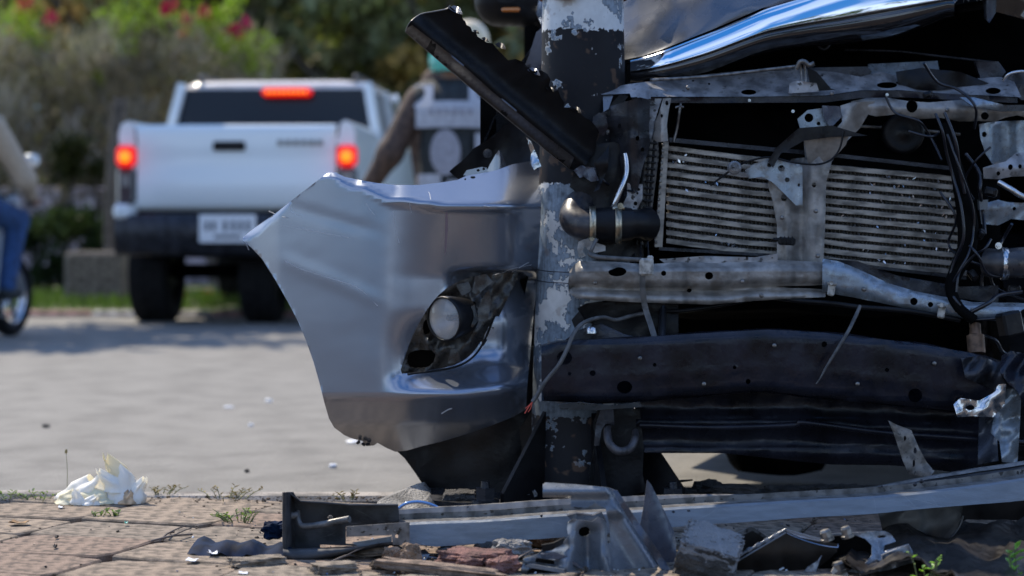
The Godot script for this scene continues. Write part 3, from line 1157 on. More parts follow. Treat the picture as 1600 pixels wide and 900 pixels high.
func make_pickup():
	var D = 16.0
	var X = -2.087
	var t = thing("parked_pickup", "white double cab pickup seen from behind with red brake lights lit", "pickup truck", Vector3(X, 0, -D))
	var W = K["white paint"]
	var o = Vector3(X, 0, -D)
	# load bed: two side walls with rounded shoulders and swollen wheel arches
	for s in [-1, 1]:
		var rows = []
		for i in 13:
			var z = -i * 0.125
			var arch = exp(-pow((z + 0.7) / 0.33, 2.0))
			var bulge = 0.05 * arch
			var y0 = 0.62 + 0.0 * arch
			if absf(z + 0.7) < 0.44:
				y0 = 0.38 + sqrt(maxf(0.0, 0.44 * 0.44 - pow(z + 0.7, 2.0)))
			var row = []
			for p in [[0.78, 1.45], [0.79, 1.53], [0.83, 1.555], [0.885, 1.53], [0.905, 1.46], [0.9, 1.25], [0.915 + bulge * 0.4, 1.05], [0.925 + bulge, 0.9], [0.92 + bulge, maxf(0.8, y0)], [0.9 + bulge, maxf(0.56, y0)]]:
				row.append(o + Vector3(s * p[0], p[1], z))
			rows.append(row)
		var m = Shape.new()
		m.loft(rows)
		var cap = rows[0].duplicate()
		cap.append(o + Vector3(s * 0.77, 0.62, 0))
		m.fan(cap, s > 0)
		obj("bed_side", m, W, t)
	var m = Shape.new()
	# floor and bulkhead of the bed, black inside
	m.box(o + Vector3(0, 0.86, -0.78), Vector3(1.54, 0.04, 1.52), Basis(), 0.01)
	m.box(o + Vector3(0, 1.12, -1.535), Vector3(1.6, 0.6, 0.03), Basis(), 0.01)
	obj("bed_liner", m, K["black plastic"], t)
	# tailgate
	m = Shape.new()
	var rows = []
	for q in [[0.0, 0.765, 0.09], [0.012, 0.775, 0.065], [0.03, 0.77, 0.02], [0.06, 0.76, 0.0], [0.25, 0.755, -0.004], [0.33, 0.755, 0.012], [0.45, 0.755, 0.012], [0.6, 0.755, 0.0], [0.645, 0.76, 0.01], [0.665, 0.765, 0.03], [0.668, 0.765, 0.08]]:
		var row = []
		for i in 9:
			var u = -1.0 + i * 0.25
			row.append(o + Vector3(u * q[1], 0.857 + q[0], 0.035 - q[2] - 0.012 * u * u))
		rows.append(row)
	m.loft(rows)
	m.box(o + Vector3(0, 1.2, -0.06), Vector3(1.5, 0.62, 0.05), Basis(), 0.01)
	var gate = obj("tailgate", m, W, t)
	m = Shape.new()
	m.box(o + Vector3(-0.05, 1.36, 0.03), Vector3(0.25, 0.075, 0.03), Basis(), 0.012)
	obj("handle", m, K["black plastic"], gate)
	m = Shape.new()
	for i in 6:
		m.box(o + Vector3(0.34 + i * 0.06, 1.385, 0.034), Vector3(0.044, 0.042, 0.012), Basis(), 0.004)
	obj("badge", m, K["reflector"], gate)
	# rear bumper with step, plate
	m = Shape.new()
	rows = []
	for i in 15:
		var u = -1.0 + i / 7.0
		var back = 0.09 - 0.10 * pow(absf(u), 4.0)
		var row = []
		for p in [[0.84, -0.08], [0.845, 0.02], [0.83, 0.05], [0.7, 0.055], [0.56, 0.04], [0.53, 0.0], [0.53, -0.1]]:
			row.append(o + Vector3(u * 0.93, p[0], p[1] + back))
		rows.append(row)
	m.loft(rows)
	obj("rear_bumper", m, K["dark metal"], t)
	for s in [-1, 1]:
		m = Shape.new()
		m.box(o + Vector3(s * 0.865, 0.865, 0.03), Vector3(0.13, 0.11, 0.12), Basis(), 0.025)
		obj("bumper_end", m, W, t)
	m = Shape.new()
	m.box(o + Vector3(-0.035, 0.735, 0.17), Vector3(0.43, 0.21, 0.012), Basis(), 0.004)
	var plate_ = obj("number_plate", m, K["plate white"], t)
	m = Shape.new()
	for q in [[-0.155, 0.05], [-0.105, 0.05], [-0.015, 0.06], [0.045, 0.06], [0.1, 0.06], [0.155, 0.06]]:
		m.box(o + Vector3(-0.035 + q[0], 0.755, 0.178), Vector3(0.028, q[1] + 0.02, 0.004), Basis(), 0.001)
	m.box(o + Vector3(-0.035, 0.675, 0.178), Vector3(0.2, 0.025, 0.004), Basis(), 0.001)
	obj("characters", m, K["plate ink"], plate_)
	# tail lamps
	for s in [-1, 1]:
		m = Shape.new()
		m.box(o + Vector3(s * 0.845, 1.285, 0.0), Vector3(0.15, 0.165, 0.11), Basis(), 0.03)
		var lamp = obj("tail_light", m, K["brake glow"], t)
		m = Shape.new()
		m.lathe(o + Vector3(s * 0.845, 1.28, 0.056), Basis(Vector3.RIGHT, Vector3(0, 0, 1), Vector3(0, -1, 0)), [[0.045, 0.0], [0.036, 0.008], [0.0, 0.011]], 16)
		obj("bulb_light", m, K["amber glow"], lamp)
		m = Shape.new()
		m.box(o + Vector3(s * 0.845, 1.06, -0.005), Vector3(0.145, 0.28, 0.09), Basis(), 0.025)
		obj("lamp_lens", m, K["dark lamp"], t)
		m = Shape.new()
		m.box(o + Vector3(s * 0.845, 1.1, 0.036), Vector3(0.07, 0.1, 0.012), Basis(), 0.006)
		obj("reversing_light", m, K["reflector"], t)
		var l = OmniLight3D.new()
		l.name = "brake_light"
		l.light_color = Color(1, 0.12, 0.06)
		l.light_energy = 0.006
		l.light_size = 0.07
		l.omni_range = 8.0
		l.omni_attenuation = 2.0
		l.shadow_enabled = true
		t.add_child(l, true)
		l.position = o + Vector3(s * 0.845, 1.285, 0.1) - where[t]
	# cab
	m = Shape.new()
	rows = []
	var cab = o + Vector3(0, 0, -1.56)
	for q in [[0.0, 0.90, 0.55], [0.0, 0.925, 1.0], [0.02, 0.90, 1.42], [0.0, 0.86, 1.5]]:
		var row = []
		for p in rounded(q[1] * 2, 3.0, 0.12, 0):
			row.append(cab + Vector3(p.x, q[2], -1.5 + p.y))
		rows.append(row)
	m.loft(rows, true)
	obj("cab_body", m, W, t)
	# roof with swept corners
	m = Shape.new()
	rows = []
	for q in [[1.0, 1.88, 0.0], [0.985, 1.93, 0.03], [0.93, 1.965, 0.09], [0.7, 1.99, 0.2], [0.3, 1.995, 0.4]]:
		var row = []
		for p in rounded(1.62 * q[0], 1.95 * q[0], 0.2 * q[0], 0):
			row.append(cab + Vector3(p.x, q[1], -1.12 + p.y))
		rows.append(row)
	m.loft(rows, true)
	m.fan(rows[-1])
	obj("roof", m, K["roof paint"], t)
	for s in [-1, 1]:
		m = Shape.new()
		m.tube([cab + Vector3(s * 0.66, 1.96, -0.2), cab + Vector3(s * 0.66, 2.02, -0.35), cab + Vector3(s * 0.66, 2.02, -1.6), cab + Vector3(s * 0.64, 1.97, -1.75)], 0.018, 8, 4)
		obj("roof_rail", m, K["dark metal"], t)
		# pillars
		m = Shape.new()
		sweep(m, [cab + Vector3(s * 0.885, 1.45, -0.06), cab + Vector3(s * 0.845, 1.62, -0.08), cab + Vector3(s * 0.785, 1.92, -0.17)], [[-0.035, -0.08], [0.035, -0.08], [0.035, 0.1], [-0.035, 0.1]], Vector3(0, 0, 1))
		obj("pillar", m, W, t)
		m = Shape.new()
		sweep(m, [cab + Vector3(s * 0.88, 1.47, -1.05), cab + Vector3(s * 0.79, 1.92, -1.0)], [[-0.05, -0.04], [0.05, -0.04], [0.05, 0.04], [-0.05, 0.04]], Vector3(0, 0, 1))
		obj("pillar", m, W, t)
		m = Shape.new()
		sweep(m, [cab + Vector3(s * 0.88, 1.47, -2.4), cab + Vector3(s * 0.78, 1.92, -1.85)], [[-0.05, -0.04], [0.05, -0.04], [0.05, 0.04], [-0.05, 0.04]], Vector3(0, 0, 1))
		obj("pillar", m, W, t)
		m = Shape.new()
		m.quad(cab + Vector3(s * 0.872, 1.47, -0.15), cab + Vector3(s * 0.79, 1.9, -0.22), cab + Vector3(s * 0.79, 1.9, -1.85), cab + Vector3(s * 0.872, 1.47, -2.3))
		obj("side_window", m, K["tint glass"], t)
		m = Shape.new()
		m.box(cab + Vector3(s * 1.06, 1.5, -2.15), Vector3(0.22, 0.2, 0.1), Basis(), 0.03)
		obj("door_mirror", m, W, t)
		m = Shape.new()
		m.box(cab + Vector3(s * 0.935, 1.25, -0.5), Vector3(0.03, 0.04, 0.2), Basis(), 0.01)
		obj("door_handle", m, K["bright metal"], t)
	m = Shape.new()
	m.quad(cab + Vector3(-0.86, 1.46, -0.02), cab + Vector3(-0.76, 1.9, -0.13), cab + Vector3(0.76, 1.9, -0.13), cab + Vector3(0.86, 1.46, -0.02))
	obj("rear_window", m, K["tint glass"], t)
	m = Shape.new()
	m.quad(cab + Vector3(-0.8, 1.46, -2.75), cab + Vector3(-0.76, 1.92, -1.95), cab + Vector3(0.76, 1.92, -1.95), cab + Vector3(0.8, 1.46, -2.75))
	obj("windscreen", m, K["tint glass"], t)
	# high brake lamp
	m = Shape.new()
	m.box(cab + Vector3(0.11, 1.87, -0.06), Vector3(0.43, 0.075, 0.09), Basis(), 0.03)
	var hb = obj("high_brake_light", m, K["brake glow"], t)
	for i in 9:
		m = Shape.new()
		m.box(cab + Vector3(-0.05 + i * 0.04, 1.87, -0.012), Vector3(0.02, 0.035, 0.012), Basis(), 0.004)
		obj("led_light", m, K["amber glow"], hb)
	# bonnet
	m = Shape.new()
	rows = []
	for q in [[-2.7, 0.86, 1.46, 0.5], [-3.2, 0.86, 1.40, 0.5], [-3.65, 0.84, 1.30, 0.5], [-3.8, 0.78, 1.15, 0.55]]:
		var row = []
		for p in [[-1.0, q[3]], [-1.04, 0.9], [-1.0, q[2] - 0.1], [-0.9, q[2]], [0.0, q[2] + 0.05], [0.9, q[2]], [1.0, q[2] - 0.1], [1.04, 0.9], [1.0, q[3]]]:
			row.append(cab + Vector3(p[0] * q[1], p[1], q[0]))
		rows.append(row)
	m.loft(rows)
	m.fan(rows[-1])
	obj("bonnet", m, W, t)
	# underbody, axle, spare wheel
	m = Shape.new()
	m.box(o + Vector3(0, 0.62, -2.4), Vector3(1.5, 0.22, 4.6), Basis(), 0.03)
	m.rod(o + Vector3(-0.7, 0.4, -0.7), o + Vector3(0.7, 0.4, -0.7), 0.06)
	m.rock(o + Vector3(0.05, 0.4, -0.7), Vector3(0.32, 0.3, 0.32), 4, 5, 0.2, 0.02)
	m.tube([o + Vector3(0.3, 0.5, -2.0), o + Vector3(0.32, 0.45, -1.0), o + Vector3(0.35, 0.42, -0.2)], 0.045, 10)
	obj("underbody", m, K["shade_black"], t)
	wheel("wheel", t, o + Vector3(-0.77, 0.385, -0.7), 0.385, 0.32, K.rubber, K["dark metal"])
	wheel("wheel", t, o + Vector3(0.77, 0.385, -0.7), 0.385, 0.32, K.rubber, K["dark metal"])
	wheel("wheel", t, o + Vector3(-0.77, 0.385, -4.05), 0.385, 0.29, K.rubber, K["dark metal"])
	wheel("wheel", t, o + Vector3(0.77, 0.385, -4.05), 0.385, 0.29, K.rubber, K["dark metal"])
	t.rotation.y = deg_to_rad(-3.6)
	wheel("spare_wheel", t, o + Vector3(0.11, 0.375, -0.55), 0.37, 0.29, K.rubber, K["dark metal"])


# ---------------------------------------------------------------- people
# bones: [from, to, radius, radius]; a smooth union of tapered capsules, meshed as surface nets
func flesh(m, bones, k, cell):
	var lo = bones[0][0]
	var hi = lo
	for b in bones:
		for e in 2:
			var r = Vector3.ONE * (b[2 + e] + k + cell * 2.0)
			lo = lo.min(b[e] - r)
			hi = hi.max(b[e] + r)
	var n = Vector3i(((hi - lo) / cell).ceil()) + Vector3i.ONE
	var f = PackedFloat32Array()
	f.resize(n.x * n.y * n.z)
	f.fill(1.0)
	var sx = n.y * n.z
	for b in bones:
		var a = b[0]
		var ab = b[1] - a
		var l2 = maxf(ab.length_squared(), 1e-9)
		var grow = maxf(b[2], b[3]) + k + cell * 2.0
		var from = Vector3i(((a.min(b[1]) - Vector3.ONE * grow - lo) / cell).floor()).clamp(Vector3i.ZERO, n - Vector3i.ONE)
		var to = Vector3i(((a.max(b[1]) + Vector3.ONE * grow - lo) / cell).ceil()).clamp(Vector3i.ZERO, n - Vector3i.ONE)
		for x in range(from.x, to.x + 1):
			for y in range(from.y, to.y + 1):
				for z in range(from.z, to.z + 1):
					var p = lo + Vector3(x, y, z) * cell - a
					var h = clampf(p.dot(ab) / l2, 0.0, 1.0)
					var d = (p - ab * h).length() - lerpf(b[2], b[3], h)
					var i = x * sx + y * n.z + z
					var g = f[i]
					var w = maxf(k - absf(g - d), 0.0) / k
					f[i] = minf(g, d) - w * w * k * 0.25
	var at = {}
	for x in n.x - 1:
		for y in n.y - 1:
			for z in n.z - 1:
				var i = x * sx + y * n.z + z
				var v = [f[i], f[i + sx], f[i + n.z], f[i + sx + n.z], f[i + 1], f[i + sx + 1], f[i + n.z + 1], f[i + sx + n.z + 1]]
				var neg = 0
				for q in v:
					if q < 0.0:
						neg += 1
				if neg == 0 or neg == 8:
					continue
				var s = Vector3.ZERO
				var c = 0
				for e in [[0, 1], [2, 3], [4, 5], [6, 7], [0, 2], [1, 3], [4, 6], [5, 7], [0, 4], [1, 5], [2, 6], [3, 7]]:
					var p = v[e[0]]
					var q = v[e[1]]
					if (p < 0.0) != (q < 0.0):
						var t = p / (p - q)
						s += Vector3(e[0] & 1, (e[0] >> 1) & 1, e[0] >> 2).lerp(Vector3(e[1] & 1, (e[1] >> 1) & 1, e[1] >> 2), t)
						c += 1
				at[i] = lo + (Vector3(x, y, z) + s / c) * cell
	m.group(1)
	var steps = [sx, n.z, 1]
	for i in at:
		for a in 3:
			var st = steps[a]
			if (f[i] < 0.0) == (f[i + st] < 0.0):
				continue
			var e = steps[(a + 1) % 3]
			var g = steps[(a + 2) % 3]
			if not (at.has(i - e) and at.has(i - g) and at.has(i - e - g)):
				continue
			if f[i] < 0.0:
				m.quad(at[i], at[i - g], at[i - e - g], at[i - e])
			else:
				m.quad(at[i], at[i - e], at[i - e - g], at[i - g])
	return m


# a hand from the wrist: palm, four fingers that curl by bend, thumb from the side of the palm
func hand(m, wrist, dir, side, bend):
	var palm_n = dir.cross(side).normalized()
	var b = []
	var knuckles = wrist + dir * 0.085
	for k in 4:
		var off = side * (k - 1.5) * 0.02
		b.append([wrist + off * 0.6, knuckles + off, 0.014, 0.0125])
		var p = knuckles + off
		var d = dir
		var l = [0.036, 0.042, 0.04, 0.032][k]
		for j in 3:
			d = (d * cos(bend) + palm_n * sin(bend)).normalized()
			var q = p + d * l * [1.0, 0.7, 0.55][j]
			b.append([p, q, 0.0095 - 0.001 * j, 0.0085 - 0.001 * j])
			p = q
	var t0 = wrist + dir * 0.025 - side * 0.03
	var t1 = t0 + (dir - side * 0.9 + palm_n * 0.4).normalized() * 0.04
	b.append([wrist + dir * 0.02 - side * 0.012, t0, 0.014, 0.0125])
	b.append([t0, t1, 0.0125, 0.01])
	b.append([t1, t1 + (dir + palm_n * 0.6).normalized() * 0.03, 0.01, 0.008])
	flesh(m, b, 0.008, 0.005)


func head(m, c, fwd, up):
	var r = fwd.cross(up).normalized()
	var b = [[c + up * 0.03 - fwd * 0.015, c + up * 0.03 + fwd * 0.02, 0.088, 0.08], [c - up * 0.03 + fwd * 0.03, c - up * 0.085 + fwd * 0.055, 0.062, 0.035],
		[c + up * 0.015 + fwd * 0.1, c - up * 0.02 + fwd * 0.112, 0.01, 0.014], [c - up * 0.05 + fwd * 0.09 - r * 0.015, c - up * 0.05 + fwd * 0.09 + r * 0.015, 0.011, 0.011]]
	for s in [-1, 1]:
		b.append([c + r * s * 0.088 + up * 0.02, c + r * s * 0.088 - up * 0.025 + fwd * 0.005, 0.012, 0.009])
		b.append([c + r * s * 0.03 + up * 0.02 + fwd * 0.088, c + r * s * 0.034 + up * 0.02 + fwd * 0.088, 0.01, 0.01])
	flesh(m, b, 0.025, 0.011)


func grown(bones, by) -> Array:
	var a = []
	for b in bones:
		a.append([b[0], b[1], b[2] + by, b[3] + by])
	return a


# a standing person seen from behind; arm_out bends the arm on the picture's left out from the body
func stand(o, label, at, tall, shell, arm_out):
	var s = tall / 1.72
	var j = func(x, y, z): return at + Vector3(x, y, z) * s
	var legs = []
	var torso = [[j.call(0, 0.98, 0), j.call(0, 1.12, 0.01), 0.15 * s, 0.135 * s], [j.call(0, 1.12, 0.01), j.call(0, 1.34, 0), 0.135 * s, 0.15 * s], [j.call(-0.12, 1.40, 0), j.call(0.12, 1.40, 0), 0.085 * s, 0.085 * s]]
	for q in [-1, 1]:
		legs.append([j.call(q * 0.09, 0.95, 0), j.call(q * 0.11, 0.5, -0.02), 0.095 * s, 0.062 * s])
		legs.append([j.call(q * 0.11, 0.5, -0.02), j.call(q * 0.12, 0.09, 0.02), 0.06 * s, 0.042 * s])
	var arms = []
	var wrists = []
	for q in [-1, 1]:
		var el = j.call(q * 0.27, 1.13, 0.03)
		var wr = j.call(q * 0.25, 0.88, -0.08)
		if q < 0 and arm_out:
			el = j.call(-0.33, 1.12, 0.06)
			wr = j.call(-0.46, 0.92, -0.02)
		arms.append([j.call(q * 0.18, 1.40, 0), el, 0.066 * s, 0.052 * s])
		arms.append([el, wr, 0.05 * s, 0.034 * s])
		wrists.append([wr, (wr - el).normalized(), q])
	var feet = []
	for q in [-1, 1]:
		feet.append([j.call(q * 0.12, 0.05, 0.04), j.call(q * 0.14, 0.04, -0.15), 0.045 * s, 0.035 * s])
	var m = Shape.new()
	flesh(m, legs + torso + arms + [[j.call(0, 1.42, 0), j.call(0, 1.56, -0.01), 0.06 * s, 0.055 * s]], 0.05, 0.022)
	head(m, j.call(0, 1.60, -0.02), Vector3(0, 0, -1), Vector3.UP)
	for w in wrists:
		hand(m, w[0], w[1], Vector3(0, 0, -1), 0.35)
	obj("body", m, K.skin, o)
	m = Shape.new()
	flesh(m, grown(legs, 0.014), 0.05, 0.025)
	obj("trousers", m, K["brown cloth"], o)
	m = Shape.new()
	flesh(m, grown(torso + arms, 0.016), 0.05, 0.022)
	obj("shirt", m, K["brown cloth"], o)
	for q in feet:
		m = Shape.new()
		flesh(m, [q], 0.02, 0.015)
		obj("shoe", m, K["black cloth"], o)
	m = Shape.new()
	var hc = j.call(0, 1.62, 0.0)
	var prof = []
	for i in 11:
		var a = -0.42 + i * (PI / 2 + 0.42) / 10.0
		prof.append([cos(a) * 0.132, sin(a) * 0.145])
	m.lathe(hc, Basis(), prof, 24)
	prof = [[0.128, -0.06], [0.12, -0.058], [0.112, 0.02], [0.0, 0.13]]
	m.lathe(hc, Basis(), prof, 24)
	obj("helmet", m, shell, o)
	return torso


func make_people():
	var at = Vector3((706.0 - 800.0) / FOCAL * 12.0, 0, -12.0)
	var o = thing("person", "person in a black vest with white panels and a teal helmet, back to the camera", "person", at, "")
	var torso = stand(o, "", at, 1.80, K["teal shell"], true)
	var vest = Shape.new()
	flesh(vest, grown(torso, 0.034), 0.05, 0.02)
	var v = obj("vest", vest, K["black cloth"], o)
	# white patches sewn on the back of the vest
	var rel = func(x, y): return Vector3(x, y, 0)
	for q in [[0.0, 1.385, 0.40, 0.15], [-0.155, 1.49, 0.11, 0.13], [0.155, 1.49, 0.11, 0.13], [0.165, 1.18, 0.06, 0.2], [-0.12, 1.0, 0.13, 0.1], [0.08, 0.98, 0.2, 0.07]]:
		var m = Shape.new()
		var rows = []
		for a in 5:
			var row = []
			for b in 7:
				var x = q[0] + (b / 6.0 - 0.5) * q[2]
				var y = q[1] + (a / 4.0 - 0.5) * q[3]
				var z = 0.218 - 2.6 * x * x - (0.5 * maxf(0.0, y - 1.42))
				row.append(at + Vector3(x, y, z))
			rows.append(row)
		m.loft(rows)
		obj("white_patch", m, K["white cloth"], v)
	var em = Shape.new()
	var rows2 = []
	for p in [[0.0, 0.0], [0.6, 0.008], [1.0, 0.004]]:
		var row = []
		for k in 20:
			var w = TAU * k / 20
			row.append(at + Vector3(-0.03 + cos(w) * 0.085 * p[0], 1.17 + sin(w) * 0.13 * p[0], 0.217 + p[1]))
		rows2.append(row)
	em.loft(rows2, true)
	obj("emblem", em, K["grey cloth"], v)
	for k in 6:
		em = Shape.new()
		em.box(at + Vector3(-0.11 + k * 0.044, 1.40, 0.222 - 2.6 * pow(-0.11 + k * 0.044, 2)), Vector3(0.024, 0.034, 0.004), Basis(), 0.001)
		obj("letter", em, K["grey cloth"], v)
	at = Vector3((733.0 - 800.0) / FOCAL * 13.6, 0, -13.6)
	o = thing("person", "person in a cream helmet standing behind the one in the vest", "person", at)
	stand(o, "", at, 2.06, K["cream shell"], false)


func make_rider():
	var d = 14.5
	var h = Vector3(0.2, 0, -0.98).normalized()
	var r = h.cross(Vector3.UP).normalized()
	var gx = P(16, 350, d)
	var front = Vector3(gx.x, 0.285, gx.z)
	var bike = thing("motorcycle", "white step-through motorcycle at the left edge carrying a rider", "motorcycle", Vector3(front.x - h.x * 0.6, 0, front.z - h.z * 0.6))
	var at = func(a, y, s = 0.0): return Vector3(front.x, 0, front.z) + h * a + Vector3.UP * y + r * s
	var yaw = Basis(h, Vector3.UP, r)
	for q in [[0.0, "front_wheel"], [-1.22, "rear_wheel"]]:
		var w = Node3D.new()
		w.name = q[1]
		bike.add_child(w)
		var c = at.call(q[0], 0.285)
		w.position = c - where[bike]
		where[w] = c
		var ax = Basis(h, r, -Vector3.UP)
		var m = Shape.new()
		m.lathe(c, ax, [[0.2, -0.035], [0.25, -0.05], [0.28, -0.03], [0.285, 0.0], [0.28, 0.03], [0.25, 0.05], [0.2, 0.035], [0.2, -0.035]], 32)
		obj("tyre", m, K.rubber, w)
		m = Shape.new()
		m.lathe(c, ax, [[0.215, -0.03], [0.19, -0.025], [0.19, 0.025], [0.215, 0.03]], 28)
		for k in 5:
			var a = TAU * k / 5
			m.rod(c, c + (h * cos(a) + Vector3.UP * sin(a)) * 0.2, 0.022, 0.014, 8)
		m.rod(c - r * 0.07, c + r * 0.07, 0.03, 0.03, 12)
		obj("rim", m, K["bright metal"], w)
	var m = Shape.new()
	for s in [-1, 1]:
		m.tube([at.call(0, 0.285, s * 0.07), at.call(-0.12, 0.6, s * 0.07), at.call(-0.18, 0.78, s * 0.04)], 0.022, 8, 3)
	obj("fork", m, K["bright metal"], bike)
	m = Shape.new()
	var rows = []
	for i in 9:
		var a = lerpf(-0.4, 1.5, i / 8.0) + 0.5
		var row = []
		for s in [-1.0, -0.5, 0.0, 0.5, 1.0]:
			row.append(at.call(-sin(a) * 0.31 + 0.06, 0.285 + cos(a) * 0.31 - absf(s) * 0.02, s * 0.06))
		rows.append(row)
	m.loft(rows)
	obj("mudguard", m, K["white paint"], bike)
	m = Shape.new()
	rows = []
	for q in [[-0.1, 0.98, 0.07], [-0.06, 0.88, 0.12], [-0.14, 0.72, 0.19], [-0.26, 0.5, 0.2], [-0.32, 0.36, 0.16], [-0.36, 0.28, 0.1]]:
		var row = []
		for s in 7:
			var u = -1.0 + s / 3.0
			row.append(at.call(q[0] - 0.13 * u * u, q[1], u * q[2]))
		rows.append(row)
	m.loft(rows)
	obj("leg_shield", m, K["white paint"], bike)
	m = Shape.new()
	m.tube([at.call(-0.42, 0.9, -0.34), at.call(-0.28, 0.98, -0.2), at.call(-0.2, 0.96, 0.0), at.call(-0.28, 0.98, 0.2), at.call(-0.42, 0.9, 0.34)], 0.014, 8, 5)
	obj("handlebar", m, K["dark metal"], bike)
	for s in [-1, 1]:
		m = Shape.new()
		m.tube([at.call(-0.3, 0.98, s * 0.2), at.call(-0.3, 1.1, s * 0.27), at.call(-0.33, 1.17, s * 0.3)], 0.006, 6, 3)
		m.rock(at.call(-0.35, 1.19, s * 0.31), Vector3(0.13, 0.1, 0.05), 7, 6, 0.2, 0.0, Basis(r, Vector3.UP, -h), false)
		obj("mirror", m, K["white paint"], bike)
	m = Shape.new()
	m.rock(at.call(-0.02, 0.9), Vector3(0.14, 0.15, 0.18), 3, 6, 0.2, 0.0, yaw, false)
	obj("headlamp", m, K.reflector, bike)
	m = Shape.new()
	m.rock(at.call(-0.78, 0.55), Vector3(0.75, 0.36, 0.24), 9, 8, 0.3, 0.02, yaw, false)
	obj("body_panel", m, K["white paint"], bike)
	m = Shape.new()
	m.rock(at.call(-0.8, 0.76), Vector3(0.78, 0.12, 0.26), 5, 8, 0.5, 0.02, yaw, false)
	obj("seat", m, K["black plastic"], bike)
	m = Shape.new()
	m.rock(at.call(-0.62, 0.33), Vector3(0.42, 0.24, 0.22), 8, 5, 0.5, 0.05, yaw, false)
	m.rod(at.call(-0.55, 0.27, -0.2), at.call(-0.55, 0.27, 0.2), 0.014)
	obj("engine", m, K["dark metal"], bike)
	# the rider
	var o = thing("person", "motorcycle rider in khaki jacket, blue jeans and teal helmet at the left edge", "person", at.call(-0.75, 0.0))
	var hip = at.call(-0.76, 0.9)
	var chest = at.call(-0.66, 1.3)
	var torso = [[hip, hip.lerp(chest, 0.5), 0.14, 0.135], [hip.lerp(chest, 0.5), chest, 0.135, 0.15], [chest + r * 0.13 + Vector3.UP * 0.1, chest - r * 0.13 + Vector3.UP * 0.1, 0.08, 0.08]]
	var legs = []
	var feet = []
	var arms = []
	m = Shape.new()
	for s in [-1, 1]:
		var knee = at.call(-0.33, 0.8, s * 0.2)
		var ankle = at.call(-0.48, 0.36, s * 0.2)
		legs.append([hip + r * s * 0.09, knee, 0.1, 0.066])
		legs.append([knee, ankle, 0.064, 0.045])
		feet.append([ankle - Vector3.UP * 0.05 - h * 0.02, at.call(-0.3, 0.3, s * 0.2), 0.045, 0.034])
		var sh = chest + r * s * 0.19 + Vector3.UP * 0.1
		var el = at.call(-0.5, 1.06, s * 0.34)
		var wr = at.call(-0.36, 0.96, s * 0.31)
		arms.append([sh, el, 0.07, 0.054])
		arms.append([el, wr, 0.05, 0.034])
	var hc = chest + Vector3.UP * 0.34 + h * 0.1
	flesh(m, torso + legs + arms + [[chest + Vector3.UP * 0.12, hc - Vector3.UP * 0.06, 0.06, 0.055]], 0.05, 0.024)
	head(m, hc, h, Vector3.UP)
	for a in [1, 3]:
		hand(m, arms[a][1], (at.call(-0.34, 0.9, 0.3 if a == 3 else -0.3) - arms[a][0]).normalized(), Vector3.UP.cross(h).normalized(), 0.7)
	obj("body", m, K.skin, o)
	m = Shape.new()
	flesh(m, grown(torso + arms, 0.016), 0.05, 0.024)
	obj("jacket", m, K["khaki cloth"], o)
	m = Shape.new()
	flesh(m, grown(legs, 0.014), 0.05, 0.024)
	obj("jeans", m, K.denim, o)
	for q in feet:
		m = Shape.new()
		flesh(m, [q], 0.02, 0.015)
		obj("shoe", m, K["black cloth"], o)
	m = Shape.new()
	var prof = []
	for i in 11:
		var a = -0.42 + i * (PI / 2 + 0.42) / 10.0
		prof.append([cos(a) * 0.135, sin(a) * 0.145])
	m.lathe(hc + Vector3.UP * 0.02, Basis(), prof, 24)
	obj("helmet", m, K["teal shell"], o)


# ---------------------------------------------------------------- lamp post with peeling paint
func lerp_table(t, x) -> float:
	if x <= t[0][0]:
		return t[0][1]
	for i in range(1, t.size()):
		if x <= t[i][0]:
			var u = (x - t[i - 1][0]) / (t[i][0] - t[i - 1][0])
			return lerpf(t[i - 1][1], t[i][1], u * u * (3.0 - 2.0 * u))
	return t[-1][1]


func spline_table(t, x) -> float:
	var n = t.size()
	if x <= t[0][0]:
		return t[0][1]
	for i in range(1, n):
		if x <= t[i][0]:
			var u = (x - t[i - 1][0]) / float(t[i][0] - t[i - 1][0])
			return Shape.spline(t.map(func(q): return Vector3(0, q[1], 0)), i - 1, u).y
	return t[-1][1]


